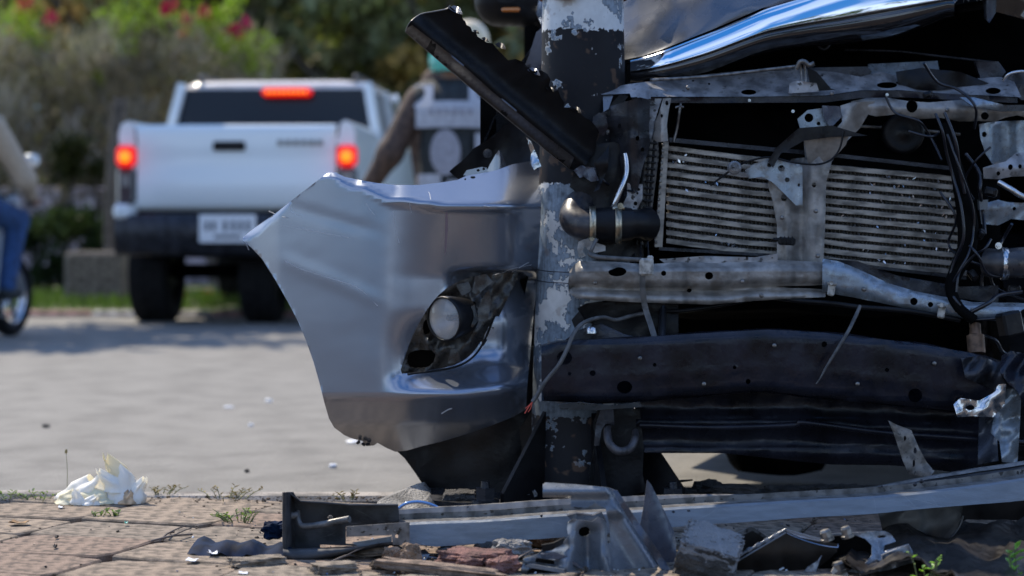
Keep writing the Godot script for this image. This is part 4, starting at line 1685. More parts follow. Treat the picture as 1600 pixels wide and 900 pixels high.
func post_paint() -> Array:
	var w = 640
	var h = 1280
	var col = Image.create(w, h, false, Image.FORMAT_RGB8)
	var hgt = Image.create(w, h, false, Image.FORMAT_L8)
	var a = FastNoiseLite.new()
	a.seed = 31
	a.frequency = 1.0
	a.fractal_octaves = 5
	var b = FastNoiseLite.new()
	b.seed = 57
	b.frequency = 1.0
	b.fractal_octaves = 4
	for y in h:
		var up = 1.35 * (1.0 - (y + 0.5) / h)        # metres above the pavement's foot
		for x in w:
			var t = TAU * x / w
			var p = Vector3(cos(t), 0, sin(t)) * 0.1
			p.y = up
			var n = a.get_noise_3dv(p * 11.0)
			var n2 = b.get_noise_3dv(p * 34.0)
			var n4 = b.get_noise_3dv(p * 95.0)
			var n5 = b.get_noise_3dv(p * Vector3(120, 14, 120) + Vector3(3, 5, 0))
			var n3 = b.get_noise_3dv(p * Vector3(5, 5, 5) + Vector3(9, 0, 0))
			# bare galvanised steel, blue grey and mottled
			var c = Vector3(0.16, 0.195, 0.23) * (1.0 + 0.7 * n3 + 0.5 * n2 + 0.5 * n5 + 0.3 * n4)
			var ht = 0.25
			var band = up + 0.012 * n2
			var edge = n + 0.42 * n2 + 0.20 * n4 + 0.16 * n5
			var limit = 9.0
			if band > 1.125:
				limit = 0.36 - 0.25 * smoothstep(0.3, 0.9, sin(t - 3.1))
				if edge < limit:
					c = Vector3(0.56, 0.58, 0.58) * (1.0 + 0.25 * n3 + 0.12 * n2)
					ht = 0.75
			elif band > 0.765:
				limit = 0.56 - 0.24 * smoothstep(1.0, 1.12, up)
				if edge < limit:
					c = Vector3(0.011, 0.011, 0.013) * (1.0 + 0.5 * n3)
					ht = 0.75
				elif edge < limit + 0.06:
					c = Vector3(0.5, 0.51, 0.5)
					ht = 0.5
			elif band > 0.385:
				limit = -0.3 + 0.36 * smoothstep(0.6, 0.48, up) + 0.4 * smoothstep(0.75, 0.77, up)
				if edge < limit:
					c = Vector3(0.58, 0.57, 0.54) * (1.0 + 0.3 * n3 + 0.15 * n2)
					ht = 0.75
			elif band > 0.22:
				if edge < -0.3:
					c = Vector3(0.5, 0.5, 0.5)
					ht = 0.7
			elif edge < 0.34:
				limit = 0.34
				c = Vector3(0.010, 0.010, 0.012) * (1.0 + 0.5 * n3)
				ht = 0.75
			# greyer lifted rims of the flakes, darker steel just outside them, and rust runs
			if ht > 0.6 and edge > limit - 0.035:
				c = c.lerp(Vector3(0.42, 0.42, 0.41), 0.55)
				ht += 0.2
			elif ht < 0.4 and edge < limit + 0.04:
				c *= 0.55
			var rust = smoothstep(0.32, 0.5, b.get_noise_3dv(p * 17.0 + Vector3(0, 30, 0)))
			c = c.lerp(Vector3(0.19, 0.11, 0.065), rust * 0.35)
			col.set_pixel(x, y, Color(c.x, c.y, c.z).clamp().linear_to_srgb())
			hgt.set_pixel(x, y, grey(ht + 0.12 * n2))
	return [ImageTexture.create_from_image(col), ImageTexture.create_from_image(hgt)]


func make_post():
	var c = P(911, 350, 5.02)
	c.y = PAVE
	var t = thing("lamp_post", "lamp post with peeling white and black paint that the car has hit", "lamp post", c)
	var tex = post_paint()
	var pm = mat("peeling paint", [1, 1, 1], 0.6, 0.0, {"uv": true, "spec": 0.3, "tex": tex[0], "bump": [tex[1], 0.2]})
	pm.texture_repeat = true
	var m = Shape.new()
	m.group(1)
	var sides = 48
	var rows = [[0.0, 0.128], [0.25, 0.121], [0.5, 0.113], [0.8, 0.104], [1.1, 0.098], [1.35, 0.094], [2.4, 0.082], [3.2, 0.075]]
	for i in rows.size() - 1:
		for k in sides:
			var q = []
			for e in [[i, k], [i + 1, k], [i + 1, k + 1], [i, k + 1]]:
				var w = TAU * e[1] / sides + 0.6
				q.append([c + Vector3(cos(w) * rows[e[0]][1], rows[e[0]][0], -sin(w) * rows[e[0]][1]), Vector2(float(e[1]) / sides, 1.0 - rows[e[0]][0] / 1.35)])
			m.quad_uv(q[0][0], q[3][0], q[2][0], q[1][0], q[0][1], q[3][1], q[2][1], q[1][1])
	obj("pole", m, pm, t)
	# base plate, gussets and nuts
	m = Shape.new()
	m.box(c + Vector3(-0.06, 0.012, 0.0), Vector3(0.62, 0.03, 0.42), Basis(Vector3.UP, 0.12), 0.006)
	obj("base_plate", m, K["dark metal"], t)
	for k in 6:
		var a = TAU * k / 6 + 0.35
		var out = Vector3(cos(a), 0, sin(a))
		var side = Vector3(-out.z, 0, out.x) * 0.006
		m = Shape.new()
		m.group(-1)
		var e = [c + out * 0.11 + Vector3(0, 0.025, 0), c + out * 0.25 + Vector3(0, 0.025, 0), c + out * 0.25 + Vector3(0, 0.05, 0), c + out * 0.115 + Vector3(0, 0.24, 0)]
		m.quad(e[0] - side, e[1] - side, e[2] - side, e[3] - side)
		m.quad(e[3] + side, e[2] + side, e[1] + side, e[0] + side)
		for j in 4:
			m.quad(e[j] - side, e[j] + side, e[(j + 1) % 4] + side, e[(j + 1) % 4] - side)
		obj("gusset", m, K["black plastic"], t)
	for q in [[-0.23, 0.16], [0.2, 0.17], [-0.25, -0.15], [0.2, -0.15]]:
		m = Shape.new()
		var p = c + Vector3(q[0], 0.028, q[1])
		m.rod(p, p + Vector3(0, 0.008, 0), 0.032, 0.032, 18)
		m.rod(p + Vector3(0, 0.008, 0), p + Vector3(0, 0.036, 0), 0.024, 0.024, 6)
		m.rod(p + Vector3(0, 0.036, 0), p + Vector3(0, 0.05, 0), 0.011, 0.01, 12)
		obj("nut", m, K["dark metal"], t)
	for q in [[421, 427], [438, 444]]:
		m = Shape.new()
		m.tube(P3([826, q[0] - 2, 5.02, 838, q[0], 4.955, 856, q[0] + 3, 4.918, 878, q[0] + 4, 4.905, 900, q[1], 4.9, 930, q[1] + 1, 4.905]), 0.0011, 5, 5)
		obj("tie_wire", m, K["dark metal"], t)
	# rusted strap that holds an amber reflector near the top of the picture
	m = Shape.new()
	var s0 = c + Vector3(0, 1.215, 0)
	m.lathe(s0, Basis(), [[0.099, -0.014], [0.104, -0.013], [0.104, 0.013], [0.098, 0.014]], 40)
	m.box(s0 + Vector3(-0.045, -0.002, 0.1), Vector3(0.06, 0.04, 0.02), Basis(Vector3.UP, -0.4), 0.006)
	obj("strap", m, K.rusty, t)


# ---------------------------------------------------------------- the crashed car
func bolt(m, c, r, dir = Vector3(0, 0, 1)):
	m.rod(c, c + dir * r * 0.35, r * 1.35, r * 1.3, 14)
	m.rod(c + dir * r * 0.35, c + dir * r * 1.1, r, r * 0.92, 6)
	m.rod(c + dir * r * 1.1, c + dir * r * 1.3, r * 0.5, r * 0.4, 8)


func make_wreck():
	var t = thing("crashed_pickup", "wrecked silver pickup with its front torn off, intercooler and beams exposed", "pickup truck", Vector3(0.68, 0, -6.4))
	wreck_body(t)
	wreck_bonnet(t)
	wreck_cooler(t)
	wreck_frame(t)
	wreck_left(t)
	wreck_right(t)
	wreck_under(t)


# the body stands askew behind the crushed front
func askew(v) -> Vector3:
	var o = Vector3(0.8, 0, -5.3)
	return o + Basis(Vector3.UP, -0.3) * (v - o)


func wreck_body(t):
	var shade_black = K.shade_black
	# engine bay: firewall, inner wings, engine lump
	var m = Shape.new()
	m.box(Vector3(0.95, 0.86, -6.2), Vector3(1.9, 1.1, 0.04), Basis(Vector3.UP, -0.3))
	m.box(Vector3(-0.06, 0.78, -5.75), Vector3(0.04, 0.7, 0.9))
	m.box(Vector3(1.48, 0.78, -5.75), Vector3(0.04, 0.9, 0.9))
	obj("engine_bay", m, shade_black, t)
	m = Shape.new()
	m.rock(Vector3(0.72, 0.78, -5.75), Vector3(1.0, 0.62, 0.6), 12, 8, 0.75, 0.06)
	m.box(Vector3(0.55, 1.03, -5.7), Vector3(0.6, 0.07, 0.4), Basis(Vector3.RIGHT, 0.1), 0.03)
	obj("engine", m, shade_black, t)
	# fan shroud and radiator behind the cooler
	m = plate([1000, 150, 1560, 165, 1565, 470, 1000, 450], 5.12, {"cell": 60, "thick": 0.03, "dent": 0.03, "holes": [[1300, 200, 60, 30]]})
	obj("radiator", m, shade_black, t)
	m = Shape.new()
	m.tube(P3([1340, 197, 5.09, 1420, 202, 5.085, 1500, 210, 5.09]), 0.004, 6, 3)
	obj("radiator_rail", m, K["aluminium bar"], t)
	# near flank: front wing folded outwards, bright in the sun
	m = Shape.new()
	var rows = []
	for q in [[5.28, 0.0, 0.0], [5.45, 6.0, -4.0], [5.8, 10.0, -6.0], [6.3, 6.0, 0.0], [6.9, 0.0, 6.0]]:
		var row = []
		for p in [[866, 24], [846, 48], [826, 78], [806, 112], [790, 150], [772, 188], [757, 218], [750, 250], [752, 290]]:
			var b = P(p[0] - q[1], p[1] + q[2], 5.28)
			row.append(Vector3(b.x + 0.31 * (q[0] - 5.28) + (0.006 * sin(p[1] * 0.07 + q[0] * 9.0)), b.y, -q[0]))
		rows.append(row)
	m.loft(rows)
	obj("front_wing", m, K["silver paint"], t)
	# folded lip of the wing next to the post
	m = plate([838, 50, 852, 40, 858, 100, 852, 112, 846, 150, 842, 118, 818, 108, 826, 88], 5.2, {"cell": 12, "thick": 0.004, "dent": 0.03, "bend": func(p): return (p.x - 840.0) * 0.002})
	obj("wing_lip", m, K["silver paint"], t)
	# cab far behind the post: pillar, roof, windows, mirror
	m = Shape.new()
	rows = []
	for q in [[6.75, 0.0, 1.30], [6.9, 0.02, 1.36], [7.6, 0.22, 1.86], [7.9, 0.25, 1.92], [9.2, 0.27, 1.92], [9.6, 0.22, 1.86], [9.9, 0.1, 1.4]]:
		var row = []
		for p in [[0.93, 0.45], [0.95, 0.8], [0.92, 1.2]]:
			row.append(askew(Vector3(0.80 - p[0], p[1], -q[0])))
		row.append(askew(Vector3(0.80 - 0.9 + q[1] * 0.6, lerpf(1.28, q[2], 0.45), -q[0])))
		for u in [-0.72, -0.3, 0.3, 0.72]:
			row.append(askew(Vector3(0.80 + u * (1.0 - q[1] * 0.4), q[2] + 0.02 - absf(u) * 0.03, -q[0])))
		row.append(askew(Vector3(0.80 + 0.9 - q[1] * 0.6, lerpf(1.28, q[2], 0.45), -q[0])))
		for p in [[0.92, 1.2], [0.95, 0.8], [0.93, 0.45]]:
			row.append(askew(Vector3(0.80 + p[0], p[1], -q[0])))
		rows.append(row)
	m.loft(rows)
	obj("cab", m, K["silver paint"], t)
	m = Shape.new()
	m.quad(askew(Vector3(0.1, 1.36, -6.86)), askew(Vector3(0.26, 1.86, -7.56)), askew(Vector3(1.34, 1.86, -7.56)), askew(Vector3(1.48, 1.36, -6.86)))
	obj("windscreen", m, K["tint glass"], t)
	# door mirror at the top edge of the picture
	m = Shape.new()
	rows = []
	var c = P(798, -6, 6.2)
	for q in [[0.0, 0.86], [0.03, 0.97], [0.07, 1.0], [0.11, 0.9], [0.14, 0.62], [0.15, 0.3]]:
		var row = []
		for p in rounded(0.215, 0.175, 0.07, 0.0, 5):
			row.append(c + Vector3(p.x * q[1] - 0.02 * (1.0 - q[1]), p.y * q[1], q[0] - 0.08))
		rows.append(row)
	m.loft(rows, true)
	m.fan(rows[-1])
	m.fan(rows[0])
	var mir = obj("door_mirror", m, K["black plastic"], t)
	m = Shape.new()
	m.box(c + Vector3(0.0, -0.045, 0.058), Vector3(0.055, 0.014, 0.02), Basis(), 0.005)
	m.box(c + Vector3(0.0, 0.03, 0.068), Vector3(0.09, 0.03, 0.02), Basis(), 0.008)
	obj("indicator", m, K["orange glass"], mir)
	m = Shape.new()
	m.tube([c + Vector3(0.06, -0.03, -0.06), c + Vector3(0.16, -0.08, -0.3), askew(Vector3(-0.08, 1.26, -6.95))], [0.03, 0.028, 0.04], 10, 4)
	obj("mirror_arm", m, K["black plastic"], t)
	m = plate([842, 0, 856, -10, 870, 30, 862, 44, 850, 46, 838, 20], 5.9, {"cell": 12, "thick": 0.02, "bend": func(p): return (p.x - 850.0) * 0.003})
	obj("mirror_foot", m, K["silver paint"], t)


func wreck_bonnet(t):
	# trim lip that mirrors the sky, rows from its lower edge to its top
	var xs = range(985, 1502, 11)
	var low = [[985, 112], [1090, 88], [1200, 49], [1340, 24], [1480, -1], [1640, -30]]
	var top = [[985, 93], [1090, 58], [1200, 12], [1340, -30], [1480, -62], [1640, -95]]
	var set_back = [[985, 0.05], [1040, 0.01], [1200, -0.01], [1400, 0.0], [1640, 0.05]]
	var curve = func(v, back, dy):
		var row = []
		for x in xs:
			var a = spline_table(low, x)
			var b = spline_table(top, x)
			row.append(P(x, lerpf(a, b, v * (1.0 - 0.5 * smoothstep(1380, 1500, x))) + dy, 4.97 + spline_table(set_back, x) + back))
		return row
	var m = Shape.new()
	var rows = []
	for q in [[0.0, 0.012], [0.03, 0.0], [0.06, 0.0], [0.25, 0.002], [0.5, 0.0055], [0.75, 0.0105], [0.97, 0.017], [1.0, 0.027]]:
		rows.append(curve.call(q[0], q[1], 0.0))
	m.loft(rows)
	obj("bonnet_trim", m, K["mirror trim"], t)
	m = Shape.new()
	rows = []
	for q in [[0.0, 0.012, 0.5], [-0.12, 0.002, 2.0], [-0.3, 0.014, 8.0], [-0.55, 0.06, 12.0], [-0.6, 0.16, 10.0]]:
		rows.append(curve.call(q[0], q[1], q[2]))
	m.loft(rows)
	obj("bonnet_lip", m, K["gloss black"], t)
	# buckled skin above the trim: it rears up at the front, then runs back to the screen
	m = Shape.new()
	rows = []
	for i in 21:
		var v = i / 20.0
		var row = []
		for j in 32:
			var x = 850.0 + j * 26.0
			var y0 = spline_table(top, maxf(x, 985.0)) - 2.5
			var steep = smoothstep(0.0, 0.4, v)
			var flat = clampf((v - 0.3) / 0.7, 0.0, 1.0)
			var rise = 0.20 * steep * lerpf(1.0, 0.6, clampf((x - 985.0) / 600.0, 0, 1)) + 0.05 * flat
			var back = 0.02 + 0.13 * steep + 1.5 * flat * flat + spline_table(set_back, maxf(x, 985.0)) + 0.30 * smoothstep(985, 900, x)
			var p = P(x, y0, 5.0)
			p.y += rise
			p.x += 0.31 * 1.5 * flat * flat
			p.z -= back - 0.03
			var amp = minf(1.0, v * 4.0)
			p.z += amp * (0.03 * sin(x * 0.017 + v * 7.0) + 0.05 * crumple.get_noise_2d(x * 0.7, v * 160.0))
			row.append(p)
		rows.append(row)
	m.loft(rows)
	obj("bonnet", m, K["hood paint"], t)
	m = Shape.new()
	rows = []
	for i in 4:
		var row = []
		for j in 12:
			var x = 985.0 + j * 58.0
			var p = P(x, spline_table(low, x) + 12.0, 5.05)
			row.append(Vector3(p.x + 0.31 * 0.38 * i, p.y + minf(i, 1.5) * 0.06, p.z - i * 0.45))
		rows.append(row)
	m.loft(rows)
	obj("bonnet_underside", m, K.shade_black, t)
	m = Shape.new()
	m.tube(P3([1128, 98, 5.14, 1180, 72, 5.12, 1250, 48, 5.13, 1315, 20, 5.16]), 0.0075, 6, 4)
	obj("bonnet_brace", m, K["black plastic"], t)
	m = Shape.new()
	m.tube(P3([1272, 50, 5.1, 1276, 68, 5.08, 1286, 77, 5.08, 1295, 71, 5.08, 1297, 52, 5.1]), 0.0035, 7, 4)
	obj("bonnet_striker", m, K["dark metal"], t)
	m = Shape.new()
	m.tube(P3([1320, 78, 5.2, 1400, 80, 5.19, 1470, 88, 5.19, 1560, 98, 5.2]), 0.003, 5, 4)
	obj("bonnet_cable", m, K["dark metal"], t)
	# torn plastic and bonnet corner along the top right edge
	m = plate([1395, -10, 1440, 8, 1480, 12, 1500, 20, 1540, 14, 1600, 30, 1660, 24, 1660, -40, 1395, -40], 5.12, {"cell": 16, "thick": 0.004, "dent": 0.10, "bend": func(p): return 0.02 * sin(p.x * 0.06)})
	obj("torn_grille_edge", m, K["gloss black"], t)
	m = plate([1534, -20, 1558, -20, 1556, 20, 1546, 36, 1538, 28], 5.05, {"cell": 10, "thick": 0.004, "bend": func(p): return absf(p.x - 1546) * 0.002})
	obj("torn_tab", m, K["dark metal"], t)


func wreck_cooler(t):
	var m = Shape.new()
	m.group(-1)
	# folded fins between the bars
	var left = func(u): return 233.0 + 0.0 * u
	var x0 = 1043.0
	var x1 = 1505.0
	var y_at = func(x, k): return 231.0 + k * 13.25 + (x - x0) * 0.112 + 2.5 * sin((x - x0) * 0.009) - (3.0 * exp(-pow((x - 1250.0) / 60.0, 2)) if k > 8 else 0.0)
	var depth_at = func(x): return 4.955 + 0.03 * pow((x - 1270.0) / 240.0, 2)
	for k in 11:
		var n = 150
		for i in n:
			var xa = lerpf(x0, x1, float(i) / n)
			var xb = lerpf(x0, x1, float(i + 1) / n)
			var za = depth_at.call(xa) + (0.006 if i % 2 else 0.016)
			var zb = depth_at.call(xb) + (0.016 if i % 2 else 0.006)
			m.quad(P(xa, y_at.call(xa, k) + 2, za), P(xb, y_at.call(xb, k) + 2, zb), P(xb, y_at.call(xb, k) + 12, zb), P(xa, y_at.call(xa, k) + 12, za))
	var core = obj("intercooler", m, K.fin, t)
	for k in 12:
		m = Shape.new()
		var rows = []
		var n = 24
		for i in n + 1:
			var x = lerpf(x0 - 2.0, x1 + k * 0.5, float(i) / n)
			var y = y_at.call(x, k) + 1.0 * crumple.get_noise_2d(x * 2.0, k * 300.0)
			var z = depth_at.call(x) + 0.002 * crumple.get_noise_2d(x * 3.0, k * 100.0)
			var row = []
			for p in [[-4.2, 0.012], [-4.2, 0.0015], [-3.4, 0.0], [3.4, 0.0], [4.2, 0.0015], [4.2, 0.012]]:
				row.append(P(x, y + p[0], z + p[1]))
			rows.append(row)
		m.loft(rows, true, -1)
		obj("cooler_bar", m, K["aluminium bar"], core)
	m = Shape.new()
	m.group(-1)
	for q in [[1370, 268, 26, 12], [1395, 295, 30, 18], [1440, 318, 40, 14], [1420, 355, 46, 12], [1470, 372, 24, 16], [1375, 400, 20, 10], [1060, 247, 14, 5], [1140, 380, 10, 6], [1480, 300, 18, 20], [1110, 286, 16, 5], [1330, 340, 30, 16]]:
		for k in 26:
			var x = q[0] + rng.randfn() * q[2]
			if x > x1 - 4 or x < x0 + 4 or (x > 1200 and x < 1294):
				continue
			var g = roundi((q[1] + rng.randfn() * q[3] - y_at.call(x, 0)) / 13.25)
			var y = y_at.call(x, clampi(g, 0, 10)) + rng.randf_range(4, 9)
			var z = depth_at.call(x) + rng.randf_range(-0.003, 0.004)
			var c = P(x, y, z)
			var e = Vector3(rng.randf_range(-1, 1), rng.randf_range(-1.4, 1.4), rng.randf_range(0, 1)) * 0.004
			var f = Vector3(rng.randf_range(-1, 1), rng.randf_range(-0.6, 0.6), rng.randf_range(-1, 1)) * 0.003
			m.quad(c - e, c + f, c + e, c - f)
	var cf = obj("crushed_fins", m, K["bright metal"], core)
	cf.set_meta("kind", "stuff")
	# end tank with its row of teeth and the seam plate
	m = plate([1036, 221, 1045, 221, 1035, 386, 1023, 386], 4.95, {"thick": 0.03, "cell": 30})
	obj("seam_plate", m, K["aluminium bar"], core)
	m = Shape.new()
	for k in 17:
		var y = 226 + k * 9.5
		m.box(P(1036 - (y - 226) * 0.075, y, 4.948), Vector3(0.007, 0.007, 0.006), Basis(), 0.0015)
	obj("crimp_teeth", m, K["bolt"], core)
	m = plate([1046, 215, 1290, 238, 1505, 262, 1505, 268, 1290, 244, 1046, 222], 4.957, {"thick": 0.03, "cell": 40})
	obj("top_bar", m, K["dark metal"], core)
	m = plate([1030, 386, 1200, 396, 1360, 414, 1510, 432, 1510, 437, 1360, 419, 1200, 401, 1030, 391], 4.957, {"thick": 0.03, "cell": 40})
	obj("bottom_bar", m, K["dark metal"], core)
	m = plate([1000, 222, 1028, 216, 1030, 240, 1012, 384, 985, 378, 975, 362, 980, 336, 996, 300], 4.93, {"thick": 0.05, "cell": 14, "bend": func(p): return absf(p.x - 1004.0) * 0.0009})
	obj("end_tank", m, K["hose"], core)
	m = Shape.new()
	for k in 16:
		var y = 224 + k * 10
		m.box(P(1020 - (y - 224) * 0.085, y, 4.922), Vector3(0.022, 0.0055, 0.014), Basis(Vector3(0, 0, 1), -0.1), 0.0015)
	m.box(P(1030 - 14, 300, 4.925), Vector3(0.006, 0.26, 0.012), Basis(Vector3(0, 0, 1), -0.085), 0.002)
	m.box(P(1010 - 8, 300, 4.925), Vector3(0.004, 0.25, 0.012), Basis(Vector3(0, 0, 1), -0.085), 0.001)
	obj("tank_ribs", m, K["black plastic"], core)
	# rubber elbow, sleeve, clamps
	m = Shape.new()
	m.tube(P3([966, 290, 5.06, 935, 300, 5.0, 908, 318, 4.93, 898, 342, 4.885, 915, 352, 4.86, 940, 352, 4.86]), [0.036, 0.036, 0.036, 0.036, 0.035, 0.035], 20, 6)
	var hose = obj("charge_pipe", m, K.hose, t)
	m = Shape.new()
	m.tube(P3([922, 352, 4.86, 940, 352, 4.86, 962, 351, 4.865, 985, 350, 4.875]), [0.038, 0.041, 0.041, 0.038], 22, 4)
	m.tube(P3([980, 350, 4.875, 996, 350, 4.885, 1010, 351, 4.91]), [0.034, 0.034, 0.04], 20, 3)
	obj("sleeve", m, K["black plastic"], hose)
	for x in [925.5, 965.5]:
		m = Shape.new()
		var f = Basis(Vector3(0, -1, 0), Vector3(1, 0, 0), Vector3(0, 0, 1))
		m.lathe(P(x, 352, 4.862), f, [[0.0395, -0.0075], [0.0435, -0.007], [0.0435, 0.007], [0.0395, 0.0075]], 28)
		if x < 930:
			m.rod(P(x - 8, 374, 4.84), P(x + 9, 372, 4.84), 0.006, 0.006, 8)
			bolt(m, P(x - 1, 373, 4.832), 0.0055)
		else:
			m.rod(P(x - 8, 326, 4.85), P(x + 10, 325, 4.85), 0.006, 0.006, 8)
			bolt(m, P(x + 4, 322, 4.842), 0.0055)
		obj("hose_clamp", m, K.clamp, hose)


func wreck_frame(t):
	# upper support panel, a dirty plate tipped towards the sky
	var m = plate([935, 143, 950, 137, 985, 131, 1060, 121, 1130, 113, 1195, 108, 1250, 108, 1300, 112, 1345, 120, 1375, 112, 1402, 118, 1400, 130, 1440, 140, 1500, 130, 1552, 116, 1585, 128, 1596, 152, 1540, 149, 1470, 146, 1410, 141, 1345, 141, 1290, 149, 1180, 151, 1010, 151, 986, 152, 984, 146, 940, 148],
		4.93, {"thick": 0.003, "cell": 9, "dent": 0.012, "holes": [[1170, 144, 12, 4.2], [1386, 133, 16, 5], [1108, 131, 2, 1.6], [1083, 126, 2, 1.4], [1552, 142, 12, 5]],
		"bend": func(p): return clampf((150.0 - p.y) * 0.0030, 0.0, 0.13) + 0.012 * sin(p.x * 0.018) + (0.03 * exp(-pow((p.x - 1455.0) / 45.0, 2)))})
	var up = obj("upper_support", m, K.primer, t)
	m = plate([986, 151, 1100, 152, 1290, 150, 1345, 142, 1410, 142, 1590, 153, 1590, 161, 1410, 152, 1345, 153, 1290, 160, 1100, 161, 990, 160], 4.935, {"thick": 0.004, "cell": 16, "dent": 0.01, "bend": func(p): return 0.012 * sin(p.x * 0.018) + (0.03 * exp(-pow((p.x - 1455.0) / 45.0, 2)))})
	obj("lip", m, K["beam black"], up)
	m = plate([994, 150, 1016, 146, 1017, 154, 1000, 157], 4.915, {"thick": 0.003, "cell": 6, "bend": func(p): return (152.0 - p.y) * 0.002})
	obj("tab", m, K.primer, up)
	# rearward blue grey rail and clips
	m = plate([1195, 112, 1240, 106, 1355, 104, 1362, 112, 1355, 126, 1190, 128], 5.05, {"thick": 0.02, "cell": 16, "dent": 0.02})
	obj("upper_rail", m, K["dark metal"], t)
	m = plate([1356, 100, 1465, 95, 1468, 112, 1440, 126, 1362, 130], 5.06, {"thick": 0.006, "cell": 10, "dent": 0.08, "bend": func(p): return (120.0 - p.y) * 0.002})
	obj("upper_rail", m, K["blue grey metal"], t)
	m = plate([1524, 96, 1560, 96, 1572, 112, 1560, 128, 1532, 122], 5.02, {"thick": 0.02, "cell": 8, "dent": 0.03})
	obj("rubber_stop", m, K["dark metal"], t)
	m = plate([1400, 112, 1440, 106, 1500, 112, 1530, 124, 1545, 130, 1500, 136, 1450, 142, 1404, 134], 4.99, {"thick": 0.004, "cell": 10, "dent": 0.05})
	obj("seal_strip", m, K["black plastic"], t)
	# thin prop rod with its holder
	m = Shape.new()
	m.tube(P3([1016, 125, 4.97, 1100, 120, 4.96, 1180, 111, 4.95, 1250, 103, 4.94]), 0.0042, 7, 4)
	m.tube(P3([1244, 108, 4.93, 1250, 97, 4.925, 1258, 97, 4.92, 1264, 102, 4.92, 1272, 99, 4.92]), 0.006, 8, 4)
	m.tube(P3([1250, 100, 4.935, 1252, 112, 4.94, 1254, 140, 4.93]), 0.003, 6, 3)
	m.tube(P3([1256, 100, 4.935, 1258, 112, 4.94, 1259, 140, 4.93]), 0.003, 6, 3)
	obj("prop_rod", m, K["bolt"], t)
	m = plate([1262, 106, 1276, 112, 1298, 138, 1310, 142, 1280, 146, 1266, 130], 4.945, {"thick": 0.012, "cell": 9})
	obj("catch", m, K["black plastic"], t)
	m = plate([1234, 130, 1246, 126, 1276, 130, 1280, 143, 1232, 146], 4.92, {"thick": 0.01, "cell": 8, "dent": 0.02})
	obj("catch_plate", m, K.primer, t)
	for q in [[1171, 157, 2], [1239, 174, 2], [1386, 148, 3]]:
		m = Shape.new()
		bolt(m, P(q[0], q[1], 4.93), 0.0028)
		obj("screw", m, K["bright metal"], t)

	# centre brace: a pressed channel that flares at the top
	m = plate([1313, 165, 1330, 160, 1367, 158, 1358, 176, 1344, 200, 1318, 226, 1300, 252, 1291, 285, 1289, 360, 1285, 438, 1289, 446, 1284, 453, 1256, 447, 1222, 448, 1208, 445, 1209, 425, 1214, 400, 1214, 350, 1207, 312, 1200, 290, 1203, 275, 1222, 262, 1238, 248, 1258, 246, 1256, 216, 1276, 213, 1300, 208, 1316, 190],
		4.88, {"thick": 0.003, "cell": 8, "dent": 0.012, "holes": [[1206, 290, 0.1, 0.1], [1225, 309, 5, 5.5], [1272, 289, 3.5, 4], [1229, 419, 3.5, 5.5], [1227, 440, 4, 4], [1249, 289, 2, 3]],
		"bend": func(p): return lerp_table([[1205, 0.012], [1226, 0.006], [1236, 0.012], [1242, 0.042], [1256, 0.044], [1262, 0.012], [1282, 0.006], [1290, 0.02]], p.x) if p.y > 262 else lerp_table([[1205, 0.012], [1226, 0.006], [1236, 0.012], [1242, 0.042], [1256, 0.044], [1262, 0.012], [1282, 0.006], [1290, 0.02]], p.x) * smoothstep(200, 262, p.y) + (1.0 - smoothstep(200, 262, p.y)) * (0.03 + absf(p.x - p.y * -0.72 - 1455.0) * 0.0009)})
	var brace = obj("centre_brace", m, K["dusty primer"], t)
	m = plate([1256, 218, 1310, 208, 1328, 204, 1322, 226, 1306, 244, 1284, 254, 1262, 254], 4.872, {"thick": 0.006, "cell": 8, "bend": func(p): return 0.012 * cos((p.x - 1285.0) * 0.06) + (p.y - 230.0) * 0.0006})
	obj("dished_plate", m, K["dusty primer"], brace)
	m = plate([1164, 266, 1178, 256, 1200, 248, 1222, 250, 1248, 256, 1254, 262, 1254, 320, 1244, 321, 1226, 303, 1206, 284, 1190, 276, 1170, 279], 4.862, {"thick": 0.003, "cell": 8, "dent": 0.01, "holes": [[1202, 258, 3.6, 4], [1221, 263, 5.4, 5], [1230, 281, 4, 4], [1248, 289, 2, 3]], "bend": func(p): return 0.012 * smoothstep(1190, 1160, p.x) + 0.01 * smoothstep(1236, 1252, p.x)})
	obj("latch_bracket", m, K["blue grey metal"], brace)
	m = Shape.new()
	m.lathe(P(1148, 262, 4.86), Basis(Vector3.RIGHT, Vector3(0, 0, 1), Vector3(0, -1, 0)), [[0.016, -0.012], [0.016, 0.0], [0.013, 0.004], [0.0, 0.005]], 18)
	bolt(m, P(1148, 261, 4.852), 0.008)
	obj("mount_bolt", m, K.primer, brace)
	m = Shape.new()
	m.box(P(1229, 377, 4.86), Vector3(0.04, 0.018, 0.02), Basis(Vector3(0, 0, 1), -0.06), 0.004)
	m.rod(P(1208, 374, 4.86), P(1220, 375, 4.86), 0.004, 0.005, 8)
	for k in 4:
		m.box(P(1220 + k * 6, 376, 4.848), Vector3(0.003, 0.02, 0.004), Basis(), 0.001)
	obj("connector", m, K["black plastic"], brace)
	# slack bonnet cable looping over the brace
	m = Shape.new()
	m.tube(P3([1110, 290, 4.9, 1148, 262, 4.88, 1176, 250, 4.85, 1205, 246, 4.85, 1240, 254, 4.85, 1275, 257, 4.85, 1298, 250, 4.85, 1312, 232, 4.85, 1318, 205, 4.85]), 0.0026, 6, 5)
	obj("release_cable", m, K["black plastic"], t)
	m = plate([1232, 214, 1248, 200, 1300, 196, 1340, 208, 1356, 212, 1300, 214, 1256, 220, 1220, 240, 1208, 262, 1200, 252, 1212, 232], 4.85, {"thick": 0.006, "cell": 10, "bend": func(p): return 0.01 * sin(p.x * 0.05)})
	obj("wire_wrap", m, K["black plastic"], t)
